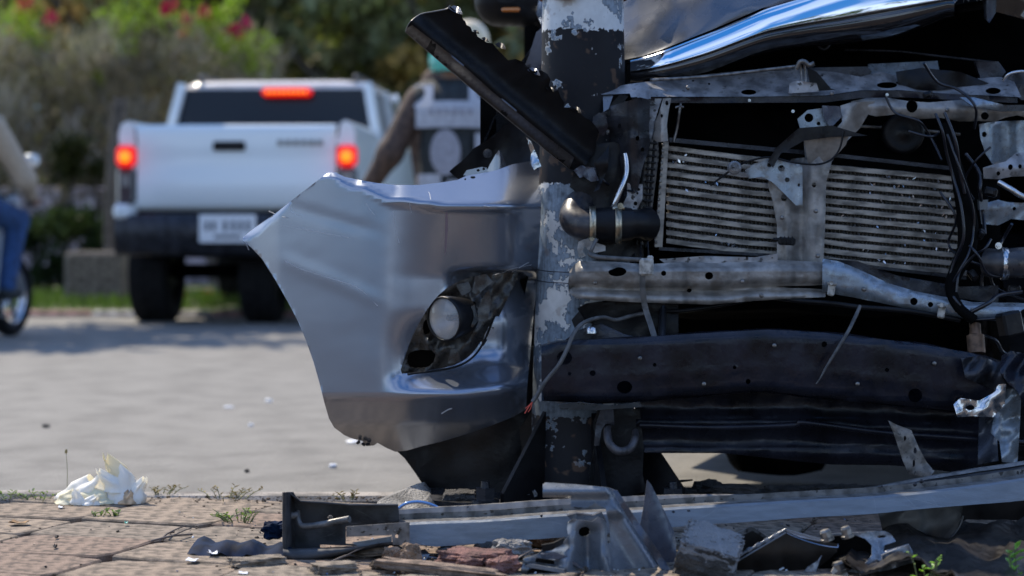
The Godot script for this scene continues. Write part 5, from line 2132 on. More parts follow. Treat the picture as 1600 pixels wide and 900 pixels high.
	# horn plate behind the brace
	m = plate([1246, 186, 1262, 172, 1290, 168, 1300, 180, 1296, 198, 1250, 200], 4.93, {"thick": 0.004, "cell": 7, "holes": [[1264, 184, 7, 7], [1279, 193, 3, 3]]})
	obj("horn_plate", m, K["blue grey metal"], t)
	m = plate([1285, 165, 1312, 166, 1316, 182, 1298, 200, 1288, 186], 4.91, {"thick": 0.01, "cell": 9, "dent": 0.03})
	obj("wing_stay", m, K["slate plastic"], t)
	m = Shape.new()
	m.lathe(P(1412, 208, 5.02), Basis(Vector3.RIGHT, Vector3(0, 0, 1), Vector3(0, -1, 0)), [[0.05, -0.03], [0.05, 0.0], [0.042, 0.006], [0.034, 0.002], [0.012, 0.004], [0.0, 0.012]], 24)
	obj("horn", m, K["black plastic"], t)

	# lower crossmember, left and right runs
	var prof = [[0.0, 0.035], [0.1, 0.012], [0.2, 0.0], [0.5, 0.002], [0.58, 0.02], [0.68, 0.042], [0.76, 0.03], [0.86, 0.008], [0.97, 0.006], [1.0, 0.016]]
	var lt = [[886, 432], [892, 420], [905, 409], [960, 410], [1010, 414], [1060, 410], [1120, 411], [1215, 408], [1290, 410]]
	var lb = [[886, 452], [898, 466], [960, 470], [1040, 473], [1120, 475], [1180, 469], [1290, 466]]
	m = plate([888, 440, 890, 424, 897, 414, 905, 408, 960, 409, 1010, 413, 1060, 410, 1120, 411, 1180, 408, 1216, 406, 1290, 410, 1290, 464, 1215, 468, 1180, 470, 1110, 476, 1040, 474, 960, 471, 900, 466, 889, 458],
		4.80, {"thick": 0.003, "cell": 6, "dent": 0.008, "holes": [[959, 420, 950, 423, 952, 429, 960, 432, 973, 431, 980, 425, 976, 419, 966, 417], [1037, 427, 4.2, 4.2], [1108, 431, 6.5, 6], [1077, 454, 4, 3]],
		"bend": func(p): return lerp_table(prof, (p.y - lerp_table(lt, p.x)) / (lerp_table(lb, p.x) - lerp_table(lt, p.x))) + 0.05 * smoothstep(915, 885, p.x) + (p.x - 890.0) * 0.0001})
	var cm = obj("lower_crossmember", m, K["dusty primer"], t)
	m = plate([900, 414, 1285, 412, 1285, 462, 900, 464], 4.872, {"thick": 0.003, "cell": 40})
	obj("crossmember_shade", m, K.shade_black, cm)  # black sheet that paints the shade behind the crossmember holes
	var rt = [[1285, 405], [1320, 412], [1380, 440], [1420, 453], [1520, 472], [1600, 474]]
	var rb = [[1285, 455], [1330, 463], [1430, 484], [1520, 500], [1600, 504]]
	m = plate([1285, 404, 1310, 408, 1340, 420, 1390, 443, 1430, 455, 1520, 472, 1620, 474, 1620, 503, 1520, 500, 1430, 485, 1370, 472, 1330, 464, 1285, 456], 4.83, {"thick": 0.003, "cell": 7, "dent": 0.01, "holes": [[1428, 471, 6, 6], [1454, 476, 4.5, 4.5], [1600, 490, 6, 7]],
		"bend": func(p): return lerp_table([[0.0, 0.03], [0.14, 0.006], [0.25, 0.0], [0.85, 0.0], [1.0, 0.02]], (p.y - lerp_table(rt, p.x)) / (lerp_table(rb, p.x) - lerp_table(rt, p.x)))})
	obj("crossmember_arm", m, K["blue grey metal"], cm)
	m = plate([1290, 404, 1340, 408, 1400, 430, 1500, 448, 1560, 446, 1560, 474, 1430, 458, 1380, 444, 1330, 420], 4.9, {"thick": 0.004, "cell": 12, "dent": 0.02})
	obj("crossmember_shelf", m, K["dark metal"], cm)
	m = plate([1030, 405, 1100, 400, 1180, 402, 1215, 396, 1215, 410, 1120, 412, 1040, 412], 4.86, {"thick": 0.004, "cell": 12, "dent": 0.02})
	obj("crossmember_shelf", m, K["primer"], cm)
	for q in [[1299, 452], [1471, 487]]:
		m = Shape.new()
		m.box(P(q[0], q[1], 4.815), Vector3(0.016, 0.03, 0.012), Basis(Vector3(0, 0, 1), -0.15), 0.003)
		m.box(P(q[0] + 1, q[1] - 9, 4.807), Vector3(0.023, 0.008, 0.012), Basis(Vector3(0, 0, 1), -0.15), 0.003)
		m.rod(P(q[0], q[1] - 10, 4.80), P(q[0], q[1] - 10, 4.795), 0.005, 0.005, 10)
		obj("bumper_clip", m, K["pale clip"], t)
	# strap and block on the left of the crossmember
	m = Shape.new()
	m.box(P(1010, 417, 4.785), Vector3(0.032, 0.04, 0.02), Basis(), 0.005)
	m.box(P(1016, 404, 4.785), Vector3(0.014, 0.014, 0.014), Basis(), 0.003)
	obj("strap_block", m, K["pale clip"], t)
	m = Shape.new()
	sweep(m, smooth_path(P3([1004, 428, 4.785, 1004, 452, 4.79, 1008, 480, 4.8, 1016, 505, 4.79, 1023, 528, 4.77])), [[-0.0065, -0.001], [0.0065, -0.001], [0.0065, 0.002], [-0.0065, 0.002]], Vector3(0, 0, 1))
	obj("strap", m, K["cable"], t)
	m = Shape.new()
	m.tube(P3([921, 396, 4.8, 930, 401, 4.79, 965, 404, 4.785, 1002, 406, 4.785]), 0.0055, 8, 4)
	m.tube(P3([922, 396, 4.8, 926, 386, 4.8, 932, 374, 4.81]), 0.0045, 7, 3)
	obj("drop_link", m, K["cable"], t)
	m = Shape.new()
	for k in 2:
		m.tube(P3([1001 + k * 11, 372, 4.92, 1001 + k * 11.5, 390, 4.9, 1002 + k * 12, 404, 4.83]), 0.0022, 6, 3)
	m.tube(P3([990, 378, 4.95, 991, 395, 4.94, 992, 410, 4.9]), 0.003, 6, 3)
	obj("thin_wire", m, K["dark metal"], t)
	m = plate([902, 388, 904, 378, 912, 374, 922, 372, 934, 380, 946, 384, 946, 392, 930, 395, 918, 390, 914, 384, 910, 392, 916, 400, 905, 402], 4.83, {"thick": 0.02, "cell": 8})
	obj("pipe_bracket", m, K["dusty primer"], t)
	m = Shape.new()
	m.rod(P(1036, 478, 4.9), P(1034, 528, 4.82), 0.009, 0.009, 10)
	obj("stay_rod", m, K["dark metal"], t)

	# bumper beam
	var bt = [[845, 541], [875, 533], [1000, 527], [1120, 519], [1200, 515], [1290, 520], [1420, 535], [1520, 552], [1566, 566]]
	var bb = [[845, 626], [930, 630], [1000, 628], [1060, 622], [1180, 612], [1300, 624], [1420, 636], [1500, 645], [1566, 647]]
	m = plate([846, 541, 875, 533, 940, 530, 1000, 527, 1060, 523, 1120, 519, 1160, 517, 1200, 515, 1245, 517, 1290, 520, 1350, 527, 1420, 535, 1470, 543, 1520, 552, 1562, 566, 1566, 600, 1558, 648, 1500, 645, 1420, 636, 1300, 624, 1240, 617, 1180, 612, 1120, 617, 1060, 622, 1000, 628, 930, 631, 850, 626, 846, 600],
		4.72, {"thick": 0.005, "cell": 8, "dent": 0.004, "holes": [[882, 559, 12, 11], [976, 605, 12, 10], [926, 583, 5, 4.5], [1023, 570, 3.2, 3.2], [1430, 618, 11, 11], [1288, 538, 4.5, 5], [1386, 578, 3.5, 3.5], [1148, 574, 3, 3], [1169, 596, 4, 4], [1497, 626, 5, 5], [890, 584, 3, 3]],
		"bend": func(p): return lerp_table([[0.0, 0.012], [0.06, 0.001], [0.12, 0.0], [0.55, 0.003], [0.86, 0.008], [0.93, 0.012], [1.0, 0.035]], (p.y - lerp_table(bt, p.x)) / (lerp_table(bb, p.x) - lerp_table(bt, p.x))) + 0.03 * pow((p.x - 1200.0) / 360.0, 2)})
	var beam = obj("bumper_beam", m, K["beam black"], t)
	m = Shape.new()
	var rows = []
	for i in 30:
		var x = 846 + i * 24.8
		var z = 4.748 + 0.03 * pow((x - 1200.0) / 360.0, 2)
		rows.append([P(x, lerp_table(bt, x), z), P(x, lerp_table(bt, x) - 1.5, z + 0.03), P(x, lerp_table(bt, x) - 2, z + 0.09)])
	m.loft(rows)
	rows = []
	for i in 30:
		var x = 846 + i * 24.8
		var z = 4.75 + 0.03 * pow((x - 1200.0) / 360.0, 2)
		rows.append([P(x, lerp_table(bb, x), z), P(x, lerp_table(bb, x) + 1, z + 0.09), P(x, lerp_table(bt, x), z + 0.1)])
	m.loft(rows)
	obj("beam_box", m, K["beam black"], beam)
	m = plate([872, 632, 905, 628, 958, 634, 1000, 628, 1004, 636, 930, 641, 876, 640], 4.73, {"thick": 0.004, "cell": 9, "bend": func(p): return (p.y - 630.0) * 0.003})
	obj("beam_lip", m, K["blue grey metal"], beam)
	# crumpled bracket at the beam's right end
	m = plate([1490, 632, 1500, 622, 1530, 626, 1552, 614, 1560, 600, 1572, 600, 1570, 632, 1552, 652, 1520, 650, 1496, 652], 4.70, {"thick": 0.004, "cell": 6, "dent": 0.06, "holes": [[1516, 637, 7, 4]]})
	obj("beam_bracket", m, K["bright metal"], beam)


func wreck_left(t):
	# headlamp panel and torn brackets between the post and the cooler
	var m = plate([940, 176, 946, 168, 966, 162, 1000, 152, 1016, 156, 1014, 200, 1016, 226, 1004, 262, 996, 300, 976, 306, 966, 280, 962, 240, 948, 222, 932, 206, 925, 196, 928, 182],
		4.9, {"thick": 0.003, "cell": 9, "dent": 0.05, "holes": [[996, 216, 3, 4], [968, 197, 3, 4], [1004, 234, 3, 4], [950, 205, 2.5, 3]], "bend": func(p): return 0.03 * sin((p.x - 925.0) * 0.07) + (p.y - 200.0) * 0.0002})
	var pan = obj("headlamp_panel", m, K["dark metal"], t)
	m = Shape.new()
	bolt(m, P(942, 184, 4.893), 0.006)
	obj("bolt", m, K["bolt"], pan)
	m = plate([925, 196, 927, 182, 936, 176, 946, 178, 950, 200, 944, 212, 930, 208], 4.885, {"thick": 0.003, "cell": 6, "dent": 0.02})
	obj("bolt_plate", m, K["beam black"], pan)
	m = plate([942, 150, 958, 149, 951, 170, 943, 175], 4.93, {"thick": 0.003, "cell": 6, "bend": func(p): return (p.y - 150) * -0.001})
	obj("torn_tab", m, K["grey plastic"], pan)
	m = plate([957, 160, 968, 148, 982, 150, 966, 172, 952, 182, 948, 178], 4.915, {"thick": 0.01, "cell": 8})
	obj("torn_tab", m, K["black plastic"], pan)
	m = plate([990, 158, 1006, 157, 996, 190, 982, 190], 4.885, {"thick": 0.012, "cell": 6, "bend": func(p): return absf(p.x - 994.0 + (p.y - 170.0) * 0.4) * 0.002})
	obj("pressed_rib", m, K["blue grey metal"], pan)
	m = plate([1036, 154, 1049, 153, 1045, 172, 1042, 196, 1044, 220, 1030, 222, 1020, 218, 1024, 190, 1030, 176], 4.905, {"thick": 0.003, "cell": 6, "dent": 0.02, "holes": [[1042, 161, 2.6, 3.8], [1034, 181, 2, 3]], "bend": func(p): return 0.0012 * absf(p.x - 1034.0)})
	obj("side_bracket", m, K["dusty primer"], t)
	m = plate([1008, 154, 1034, 154, 1024, 186, 1018, 222, 1010, 222, 1012, 190], 4.93, {"thick": 0.02, "cell": 9, "dent": 0.02})
	obj("side_post", m, K["primer"], t)
	m = Shape.new()
	m.tube(P3([1065, 154, 4.95, 1062, 172, 4.94, 1058, 200, 4.95, 1052, 222, 4.95]), 0.0035, 6, 3)
	m.tube(P3([1055, 168, 4.94, 1063, 166, 4.94, 1068, 168, 4.94]), 0.003, 6, 3)
	obj("dip_rod", m, K["bolt"], t)
	m = Shape.new()
	m.tube(P3([977, 240, 4.89, 979, 258, 4.885, 978, 274, 4.88, 970, 295, 4.87, 961, 318, 4.87, 957, 326, 4.88]), 0.0065, 10, 5)
	obj("steel_pipe", m, K["bright metal"], t)
	m = Shape.new()
	m.tube(P3([983, 232, 4.9, 989, 262, 4.895, 987, 290, 4.9, 984, 320, 4.91]), 0.004, 8, 4)
	obj("rubber_line", m, K["rubber"], t)
	m = plate([980, 286, 1004, 288, 1004, 310, 992, 336, 978, 334, 974, 318, 980, 306], 4.895, {"thick": 0.003, "cell": 7, "dent": 0.02, "holes": [[998, 296, 2.4, 2.4], [996, 302, 2, 2], [993, 318, 3, 3.4]]})
	obj("pipe_plate", m, K["primer"], t)
	m = plate([912, 222, 928, 214, 944, 240, 944, 280, 930, 300, 905, 270, 884, 262, 890, 246], 4.95, {"thick": 0.004, "cell": 9, "dent": 0.05})
	obj("torn_panel", m, K["black plastic"], t)
	m = plate([884, 232, 900, 226, 960, 222, 1002, 240, 1006, 404, 960, 408, 930, 406, 936, 390, 926, 372, 914, 360, 908, 330, 900, 300, 890, 292, 896, 270], 4.905, {"thick": 0.003, "cell": 10, "dent": 0.03, "bend": func(p): return 0.03 * smoothstep(960, 1000, p.x)})
	obj("torn_panel", m, K["black plastic"], t)  # black sheet filling the dark area behind the hose
	m = plate([902, 482, 916, 474, 960, 468, 1060, 470, 1060, 532, 905, 534, 916, 520, 926, 506, 912, 500], 4.89, {"thick": 0.003, "cell": 10, "dent": 0.03})
	obj("torn_panel", m, K["black plastic"], t)  # black sheet filling the dark area under the crossmember
	m = plate([896, 266, 908, 258, 928, 262, 936, 282, 924, 284, 912, 276, 906, 278], 4.86, {"thick": 0.004, "cell": 7, "dent": 0.06, "bend": func(p): return 0.008 * sin(p.x * 0.4)})
	obj("torn_shard", m, K["slate plastic"], t)
	m = plate([928, 256, 946, 236, 952, 224, 950, 262, 936, 296, 928, 300, 936, 276], 4.87, {"thick": 0.004, "cell": 7, "dent": 0.05, "bend": func(p): return 0.01 * sin(p.y * 0.12)})
	obj("torn_shard", m, K["black plastic"], t)
	# black wheel-arch flap and silver stubs above the bumper corner
	m = plate([702, 268, 708, 262, 726, 248, 740, 232, 762, 218, 776, 208, 788, 196, 800, 190, 870, 240, 880, 300, 780, 300, 724, 288], 5.12, {"thick": 0.006, "cell": 12, "dent": 0.04, "bend": func(p): return 0.03 * sin((p.x + p.y) * 0.02)})
	obj("arch_flap", m, K["black plastic"], t)
	m = Shape.new()
	bolt(m, P(762, 240, 5.09), 0.008)
	obj("bolt", m, K["dark metal"], t)


func wreck_right(t):
	# pressed apron pieces and hoses at the right edge
	var m = plate([1330, 158, 1370, 150, 1420, 158, 1452, 160, 1500, 156, 1520, 154, 1560, 164, 1620, 166, 1620, 188, 1590, 180, 1570, 184, 1556, 190, 1530, 189, 1500, 190, 1470, 184, 1440, 186, 1404, 178, 1370, 182, 1345, 176], 4.93, {"thick": 0.004, "cell": 7, "dent": 0.04, "holes": [[1539, 181, 6.5, 6], [1425, 166, 9, 10]], "bend": func(p): return lerp_table([[150, 0.03], [160, 0.008], [170, 0.0], [182, 0.012], [190, 0.03]], p.y - (p.x - 1450.0) * 0.03)})
	obj("apron_rail", m, K["dusty primer"], t)
	m = plate([1500, 152, 1522, 152, 1570, 164, 1640, 164, 1640, 172, 1566, 174, 1520, 166], 4.9, {"thick": 0.01, "cell": 8, "bend": func(p): return absf(p.y - 164.0) * 0.002})
	obj("apron_edge", m, K["blue grey metal"], t)
	m = plate([1530, 194, 1552, 190, 1640, 186, 1640, 258, 1590, 256, 1552, 258, 1540, 240, 1532, 216], 4.95, {"thick": 0.004, "cell": 8, "dent": 0.02, "holes": [[1538, 210, 4, 4.5]], "bend": func(p): return lerp_table([[1530, 0.0], [1550, 0.004], [1558, 0.05], [1576, 0.06], [1590, 0.03], [1640, 0.02]], p.x)})
	obj("lamp_apron", m, K["blue grey metal"], t)
	m = plate([1536, 262, 1552, 257, 1572, 252, 1586, 240, 1640, 232, 1640, 274, 1580, 276, 1560, 280, 1537, 279], 4.87, {"thick": 0.003, "cell": 6, "dent": 0.02, "holes": [[1560, 271, 3.2, 3.5], [1579, 261, 4, 4.5], [1594, 260, 3, 3.5]], "bend": func(p): return 0.012 * smoothstep(1560, 1536, p.x) + absf(p.y - 262.0) * 0.0006})
	obj("wing_bracket", m, K["primer"], t)
	m = plate([1568, 120, 1576, 114, 1600, 112, 1640, 116, 1640, 158, 1596, 156, 1586, 148, 1574, 140], 5.0, {"thick": 0.02, "cell": 9, "dent": 0.05, "bend": func(p): return 0.0006 * absf(p.x - 1590.0)})
	obj("strut_cup", m, K["dark metal"], t)
	m = Shape.new()
	m.tube(P3([1568, 126, 4.95, 1576, 116, 4.94, 1592, 112, 4.94, 1610, 113, 4.94, 1630, 122, 4.95]), 0.004, 7, 5)
	obj("strut_wire", m, K["bright metal"], t)
	m = plate([1530, 320, 1560, 312, 1575, 316, 1640, 318, 1640, 348, 1580, 342, 1560, 352, 1534, 350], 4.96, {"thick": 0.006, "cell": 9, "dent": 0.06, "holes": [[1585, 326, 3, 3]]})
	obj("inner_panel", m, K["blue grey metal"], t)
	m = plate([1530, 312, 1544, 312, 1543, 327, 1531, 328], 4.9, {"thick": 0.02, "cell": 8})
	obj("lamp_plug", m, K["grey plastic"], t)
	# dark corrugated duct and harness
	m = Shape.new()
	m.tube(P3([1474, 195, 4.92, 1484, 230, 4.9, 1496, 270, 4.88, 1505, 310, 4.87, 1512, 350, 4.87, 1510, 390, 4.87, 1496, 420, 4.86, 1486, 450, 4.84, 1498, 480, 4.82, 1522, 500, 4.82]), [0.012, 0.014, 0.016, 0.02, 0.024, 0.022, 0.018, 0.014, 0.012, 0.012], 14, 6)
	obj("air_duct", m, K["shade_black"], t)
	for q in [[[1462, 178, 1470, 206, 1480, 240, 1492, 276, 1500, 320, 1503, 372, 1492, 412, 1484, 446, 1492, 470, 1512, 492, 1520, 512], 0.0035], [[1480, 210, 1496, 262, 1520, 320, 1524, 360, 1512, 396, 1496, 424, 1490, 452, 1510, 486], 0.0028], [[1548, 374, 1536, 388, 1524, 398, 1508, 416, 1496, 430, 1492, 456], 0.003], [[1476, 176, 1490, 220, 1500, 262, 1510, 302], 0.004], [[1515, 384, 1526, 400, 1545, 428, 1580, 432, 1630, 426], 0.003], [[1504, 494, 1540, 474, 1560, 462, 1600, 456], 0.005], [[1510, 500, 1560, 496, 1590, 486, 1630, 482], 0.004]]:
		m = Shape.new()
		var pts = PL(4.83, q[0])
		for i in pts.size():
			pts[i].z += 0.02 * sin(i * 1.7)
		m.tube(pts, q[1], 7, 5)
		obj("wiring", m, K["harness"], t)
	for q in [[[1386, 150, 1400, 176, 1432, 190, 1456, 210, 1470, 250], 0.003], [[1440, 100, 1466, 128, 1500, 140, 1520, 168, 1526, 200], 0.0035], [[1512, 240, 1530, 270, 1528, 300, 1540, 330, 1536, 366], 0.0045], [[1470, 300, 1490, 340, 1486, 380, 1500, 402, 1540, 420, 1560, 450, 1600, 470], 0.0032], [[1546, 230, 1522, 252, 1512, 282, 1518, 312], 0.0026], [[1580, 350, 1570, 376, 1552, 394, 1536, 432, 1540, 470], 0.004], [[1420, 205, 1450, 214, 1472, 206], 0.003], [[1520, 520, 1550, 530, 1572, 552, 1600, 560], 0.004], [[930, 262, 944, 284, 962, 292, 990, 300], 0.003]]:
		m = Shape.new()
		var pts = PL(4.90, q[0])
		for i in pts.size():
			pts[i].z += 0.03 * sin(i * 2.3 + q[0][0])
		m.tube(pts, q[1], 7, 5)
		obj("wiring", m, K["harness"], t)
	for q in [[1548, 300, 0.03], [1520, 430, 0.026], [1584, 452, 0.03], [1450, 148, 0.022], [1532, 366, 0.024]]:
		m = Shape.new()
		m.box(P(q[0], q[1], 4.87), Vector3(q[2], q[2] * 0.7, 0.02), Basis(Vector3(0, 0, 1), q[0] * 0.7) * Basis(Vector3.UP, 0.4), 0.004)
		m.box(P(q[0], q[1], 4.858), Vector3(q[2] * 0.6, q[2] * 0.4, 0.012), Basis(Vector3(0, 0, 1), q[0] * 0.7) * Basis(Vector3.UP, 0.4), 0.002)
		obj("plug", m, K["black plastic"], t)
	for q in [[930, 442, 4.815], [1160, 440, 4.822], [1190, 462, 4.81], [1250, 430, 4.86], [1275, 330, 4.87], [1278, 400, 4.87], [1075, 137, 4.93], [1300, 146, 4.925], [1480, 172, 4.925], [1350, 452, 4.826], [1520, 484, 4.826], [1222, 340, 4.875], [1000, 560, 4.715], [1340, 600, 4.72], [1460, 568, 4.73], [1100, 600, 4.722], [1210, 540, 4.715]]:
		m = Shape.new()
		m.lathe(P(q[0], q[1], q[2]), Basis(Vector3.RIGHT, Vector3(0, 0, 1), Vector3(0, -1, 0)), [[0.0052, -0.004], [0.005, 0.001], [0.0035, 0.0022], [0.0, 0.0025]], 12)
		obj("rivet", m, K["bolt"], t)
	m = Shape.new()
	m.tube(P3([1542, 410, 4.88, 1566, 412, 4.86, 1600, 410, 4.86, 1650, 404, 4.9]), [0.033, 0.034, 0.036, 0.036], 18, 4)
	var h2 = obj("return_hose", m, K.hose, t)
	m = Shape.new()
	m.lathe(P(1568, 412, 4.862), Basis(Vector3(0, -1, 0), Vector3(1, 0, 0), Vector3(0, 0, 1)), [[0.033, -0.008], [0.038, -0.0075], [0.038, 0.0075], [0.033, 0.008]], 26)
	bolt(m, P(1560, 384, 4.85), 0.006)
	obj("hose_clamp", m, K["bright metal"], h2)
	m = Shape.new()
	m.tube(P3([1560, 284, 4.88, 1580, 296, 4.87, 1600, 308, 4.87, 1640, 318, 4.88]), 0.007, 10, 4)
	obj("steel_pipe", m, K["bright metal"], t)
	m = Shape.new()
	m.box(P(1578, 506, 4.8), Vector3(0.05, 0.055, 0.04), Basis(Vector3(0, 0, 1), 0.2) * Basis(Vector3.UP, 0.3), 0.005)
	obj("relay_box", m, K["black plastic"], t)
	m = Shape.new()
	m.rod(P(1524, 506, 4.84), P(1524, 524, 4.83), 0.012, 0.014, 12)
	m.rod(P(1524, 524, 4.83), P(1526, 552, 4.82), 0.02, 0.02, 14)
	obj("sensor", m, K["rusty dark"], t)
	# crumpled lower corner
	for q in [[[1502, 560, 1530, 556, 1560, 566, 1580, 560, 1640, 556, 1640, 610, 1590, 604, 1560, 612, 1530, 600, 1508, 590], 4.72, "dark metal"], [[1566, 556, 1580, 548, 1600, 552, 1640, 548, 1640, 640, 1602, 636, 1590, 612, 1576, 600, 1562, 580], 4.69, "beam black"], [[1556, 640, 1572, 600, 1596, 610, 1594, 660, 1590, 724, 1566, 722, 1562, 690, 1548, 676], 4.74, "blue grey metal"], [[1530, 650, 1556, 648, 1560, 720, 1528, 726], 4.8, "slate plastic"]]:
		m = plate(q[0], q[1], {"thick": 0.004, "cell": 7, "dent": 0.14, "bend": func(p): return 0.012 * sin(p.x * 0.15 + p.y * 0.09)})
		obj("crumpled_bracket", m, K[q[2]], t)
	m = plate([1388, 657, 1402, 664, 1424, 672, 1436, 700, 1448, 722, 1460, 736, 1452, 746, 1420, 742, 1410, 718, 1404, 700, 1396, 676], 4.66, {"thick": 0.003, "cell": 6, "dent": 0.04, "holes": [[1414, 685, 2, 4], [1430, 704, 2.5, 5], [1428, 724, 2, 6]], "bend": func(p): return 0.006 * sin((p.x - p.y) * 0.06)})
	obj("hanging_strap", m, K["scabbed metal"], t)


func wreck_under(t):
	# undershield with folded edges, in front of the axle
	var m = plate([990, 606, 1180, 590, 1300, 602, 1420, 614, 1560, 630, 1560, 700, 1520, 742, 1430, 730, 1390, 727, 1300, 726, 1240, 720, 1130, 708, 1008, 708, 996, 690], 4.86, {"thick": 0.004, "cell": 9, "dent": 0.02, "bend": func(p): return lerp_table([[600, 0.02], [640, 0.03], [662, 0.0], [674, 0.02], [694, 0.03], [702, 0.012], [730, 0.05]], p.y - (p.x - 1240.0) * 0.05 * (1.0 if p.x > 1240 else 0.0))})
	obj("undershield", m, K["beam black"], t)
	m = Shape.new()
	m.tube(P3([1000, 664, 4.83, 1120, 668, 4.81, 1240, 664, 4.81, 1255, 660, 4.81, 1380, 676, 4.81, 1500, 684, 4.82, 1600, 692, 4.84]), 0.007, 8, 5)
	obj("shield_edge", m, K["beam black"], t)
	# engine sump hanging lower, out of focus
	m = Shape.new()
	m.rock(P(1216, 700, 6.2), Vector3(0.34, 0.17, 0.3), 5, 8, 0.45, 0.04, Basis(), false)
	obj("sump", m, K.shade_black, t)
	m = Shape.new()
	m.box(askew(Vector3(0.8, 0.52, -8.2)), Vector3(1.5, 0.2, 3.4), Basis(Vector3.UP, -0.3), 0.03)
	obj("chassis", m, K.shade_black, t)
	# tow hook
	m = Shape.new()
	m.tube(P3([950, 664, 4.79, 949, 676, 4.77, 952, 692, 4.75, 962, 703, 4.745, 975, 705, 4.745, 986, 699, 4.75, 992, 686, 4.765, 993, 674, 4.79]), [0.008, 0.009, 0.0095, 0.01, 0.01, 0.0095, 0.009, 0.008], 12, 5)
	obj("tow_hook", m, K["dark hook"], t)
	m = plate([940, 636, 958, 633, 960, 664, 946, 662, 940, 672, 936, 696, 928, 697, 931, 664], 4.77, {"thick": 0.004, "cell": 7, "dent": 0.02, "bend": func(p): return 0.0007 * absf(p.x - 945.0)})
	obj("hook_plate", m, K["dark metal"], t)
	# black splash shield behind the hanging bumper corner
	m = plate([604, 690, 618, 660, 700, 560, 840, 540, 850, 760, 820, 790, 720, 792, 690, 784, 678, 778, 664, 762, 648, 738, 632, 716], 5.08, {"thick": 0.006, "cell": 16, "dent": 0.02, "bend": func(p): return 0.02 * sin(p.x * 0.03) + 0.0003 * (820.0 - p.x)})
	obj("splash_shield", m, K["black plastic"], t)
	m = plate([938, 632, 1000, 640, 1006, 700, 1004, 740, 1010, 768, 960, 780, 926, 784, 920, 740, 930, 690, 926, 660], 4.87, {"thick": 0.006, "cell": 20, "dent": 0.03})
	obj("splash_shield", m, K["black plastic"], t)
	wheel("front_wheel", t, Vector3(-0.03, 0.37, -5.95), 0.37, 0.26, K.rubber, K["dark metal"])
	wheel("front_wheel", t, Vector3(1.42, 0.37, -5.95), 0.37, 0.26, K.rubber, K["dark metal"])
	wheel("rear_wheel", t, askew(Vector3(0.05, 0.37, -9.0)), 0.37, 0.26, K.rubber, K["dark metal"])
	wheel("rear_wheel", t, askew(Vector3(1.55, 0.37, -9.0)), 0.37, 0.26, K.rubber, K["dark metal"])
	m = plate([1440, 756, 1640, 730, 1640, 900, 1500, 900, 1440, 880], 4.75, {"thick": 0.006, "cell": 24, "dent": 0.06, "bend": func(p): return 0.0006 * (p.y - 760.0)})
	obj("shade_panel", m, K["brown black"], t)  # dark panel standing in for the shade under the car
	# frayed cable in front of the beam and a loose wire
	m = Shape.new()
	m.tube(P3([1008, 489, 4.86, 985, 494, 4.84, 962, 500, 4.82, 944, 496, 4.79, 925, 499, 4.77, 908, 507, 4.74, 896, 522, 4.71, 886, 546, 4.695, 872, 572, 4.69, 852, 596, 4.69, 840, 616, 4.69, 832, 628, 4.69]), 0.0048, 8, 6)
	var ca = obj("torn_cable", m, K.cable, t)
	m = Shape.new()
	m.tube(P3([832, 628, 4.69, 826, 636, 4.69, 820, 646, 4.69]), 0.0012, 5, 3)
	m.tube(P3([832, 628, 4.69, 829, 638, 4.69, 825, 644, 4.69]), 0.001, 5, 3)
	m.tube(P3([832, 628, 4.69, 826, 634, 4.69, 821, 638, 4.69]), 0.001, 5, 3)
	obj("bare_ends", m, K["copper wire"], ca)
	m = Shape.new()
	m.tube(P3([1344, 478, 4.76, 1336, 496, 4.74, 1325, 518, 4.7, 1308, 546, 4.69, 1292, 572, 4.69, 1281, 592, 4.69, 1275, 600, 4.69]), [0.004, 0.0042, 0.004, 0.0038, 0.003, 0.002, 0.0012], 7, 4)
	obj("loose_wire", m, K.cable, t)
	m = Shape.new()
	m.tube(P3([1190, 462, 4.86, 1250, 470, 4.85, 1300, 474, 4.84, 1345, 480, 4.83, 1420, 486, 4.83, 1500, 500, 4.84]), 0.006, 8, 4)
	m.tube(P3([1010, 484, 4.9, 1060, 486, 4.88, 1120, 478, 4.87, 1190, 464, 4.86]), 0.005, 8, 4)
	obj("ribbed_conduit", m, K["black plastic"], t)
	m = plate([893, 500, 905, 486, 912, 498, 908, 512, 900, 518], 4.83, {"thick": 0.006, "cell": 6})
	obj("rubber_tab", m, K["black plastic"], t)
	m = plate([904, 516, 940, 506, 975, 522, 1000, 528, 880, 534], 4.8, {"thick": 0.02, "cell": 9, "dent": 0.03})
	obj("beam_mount", m, K["dark metal"], t)
	m = Shape.new()
	m.lathe(P(924, 514, 4.78), Basis(), [[0.012, -0.01], [0.012, 0.002], [0.008, 0.006], [0.0, 0.007]], 16)
	obj("mount_nut", m, K["bright metal"], t)


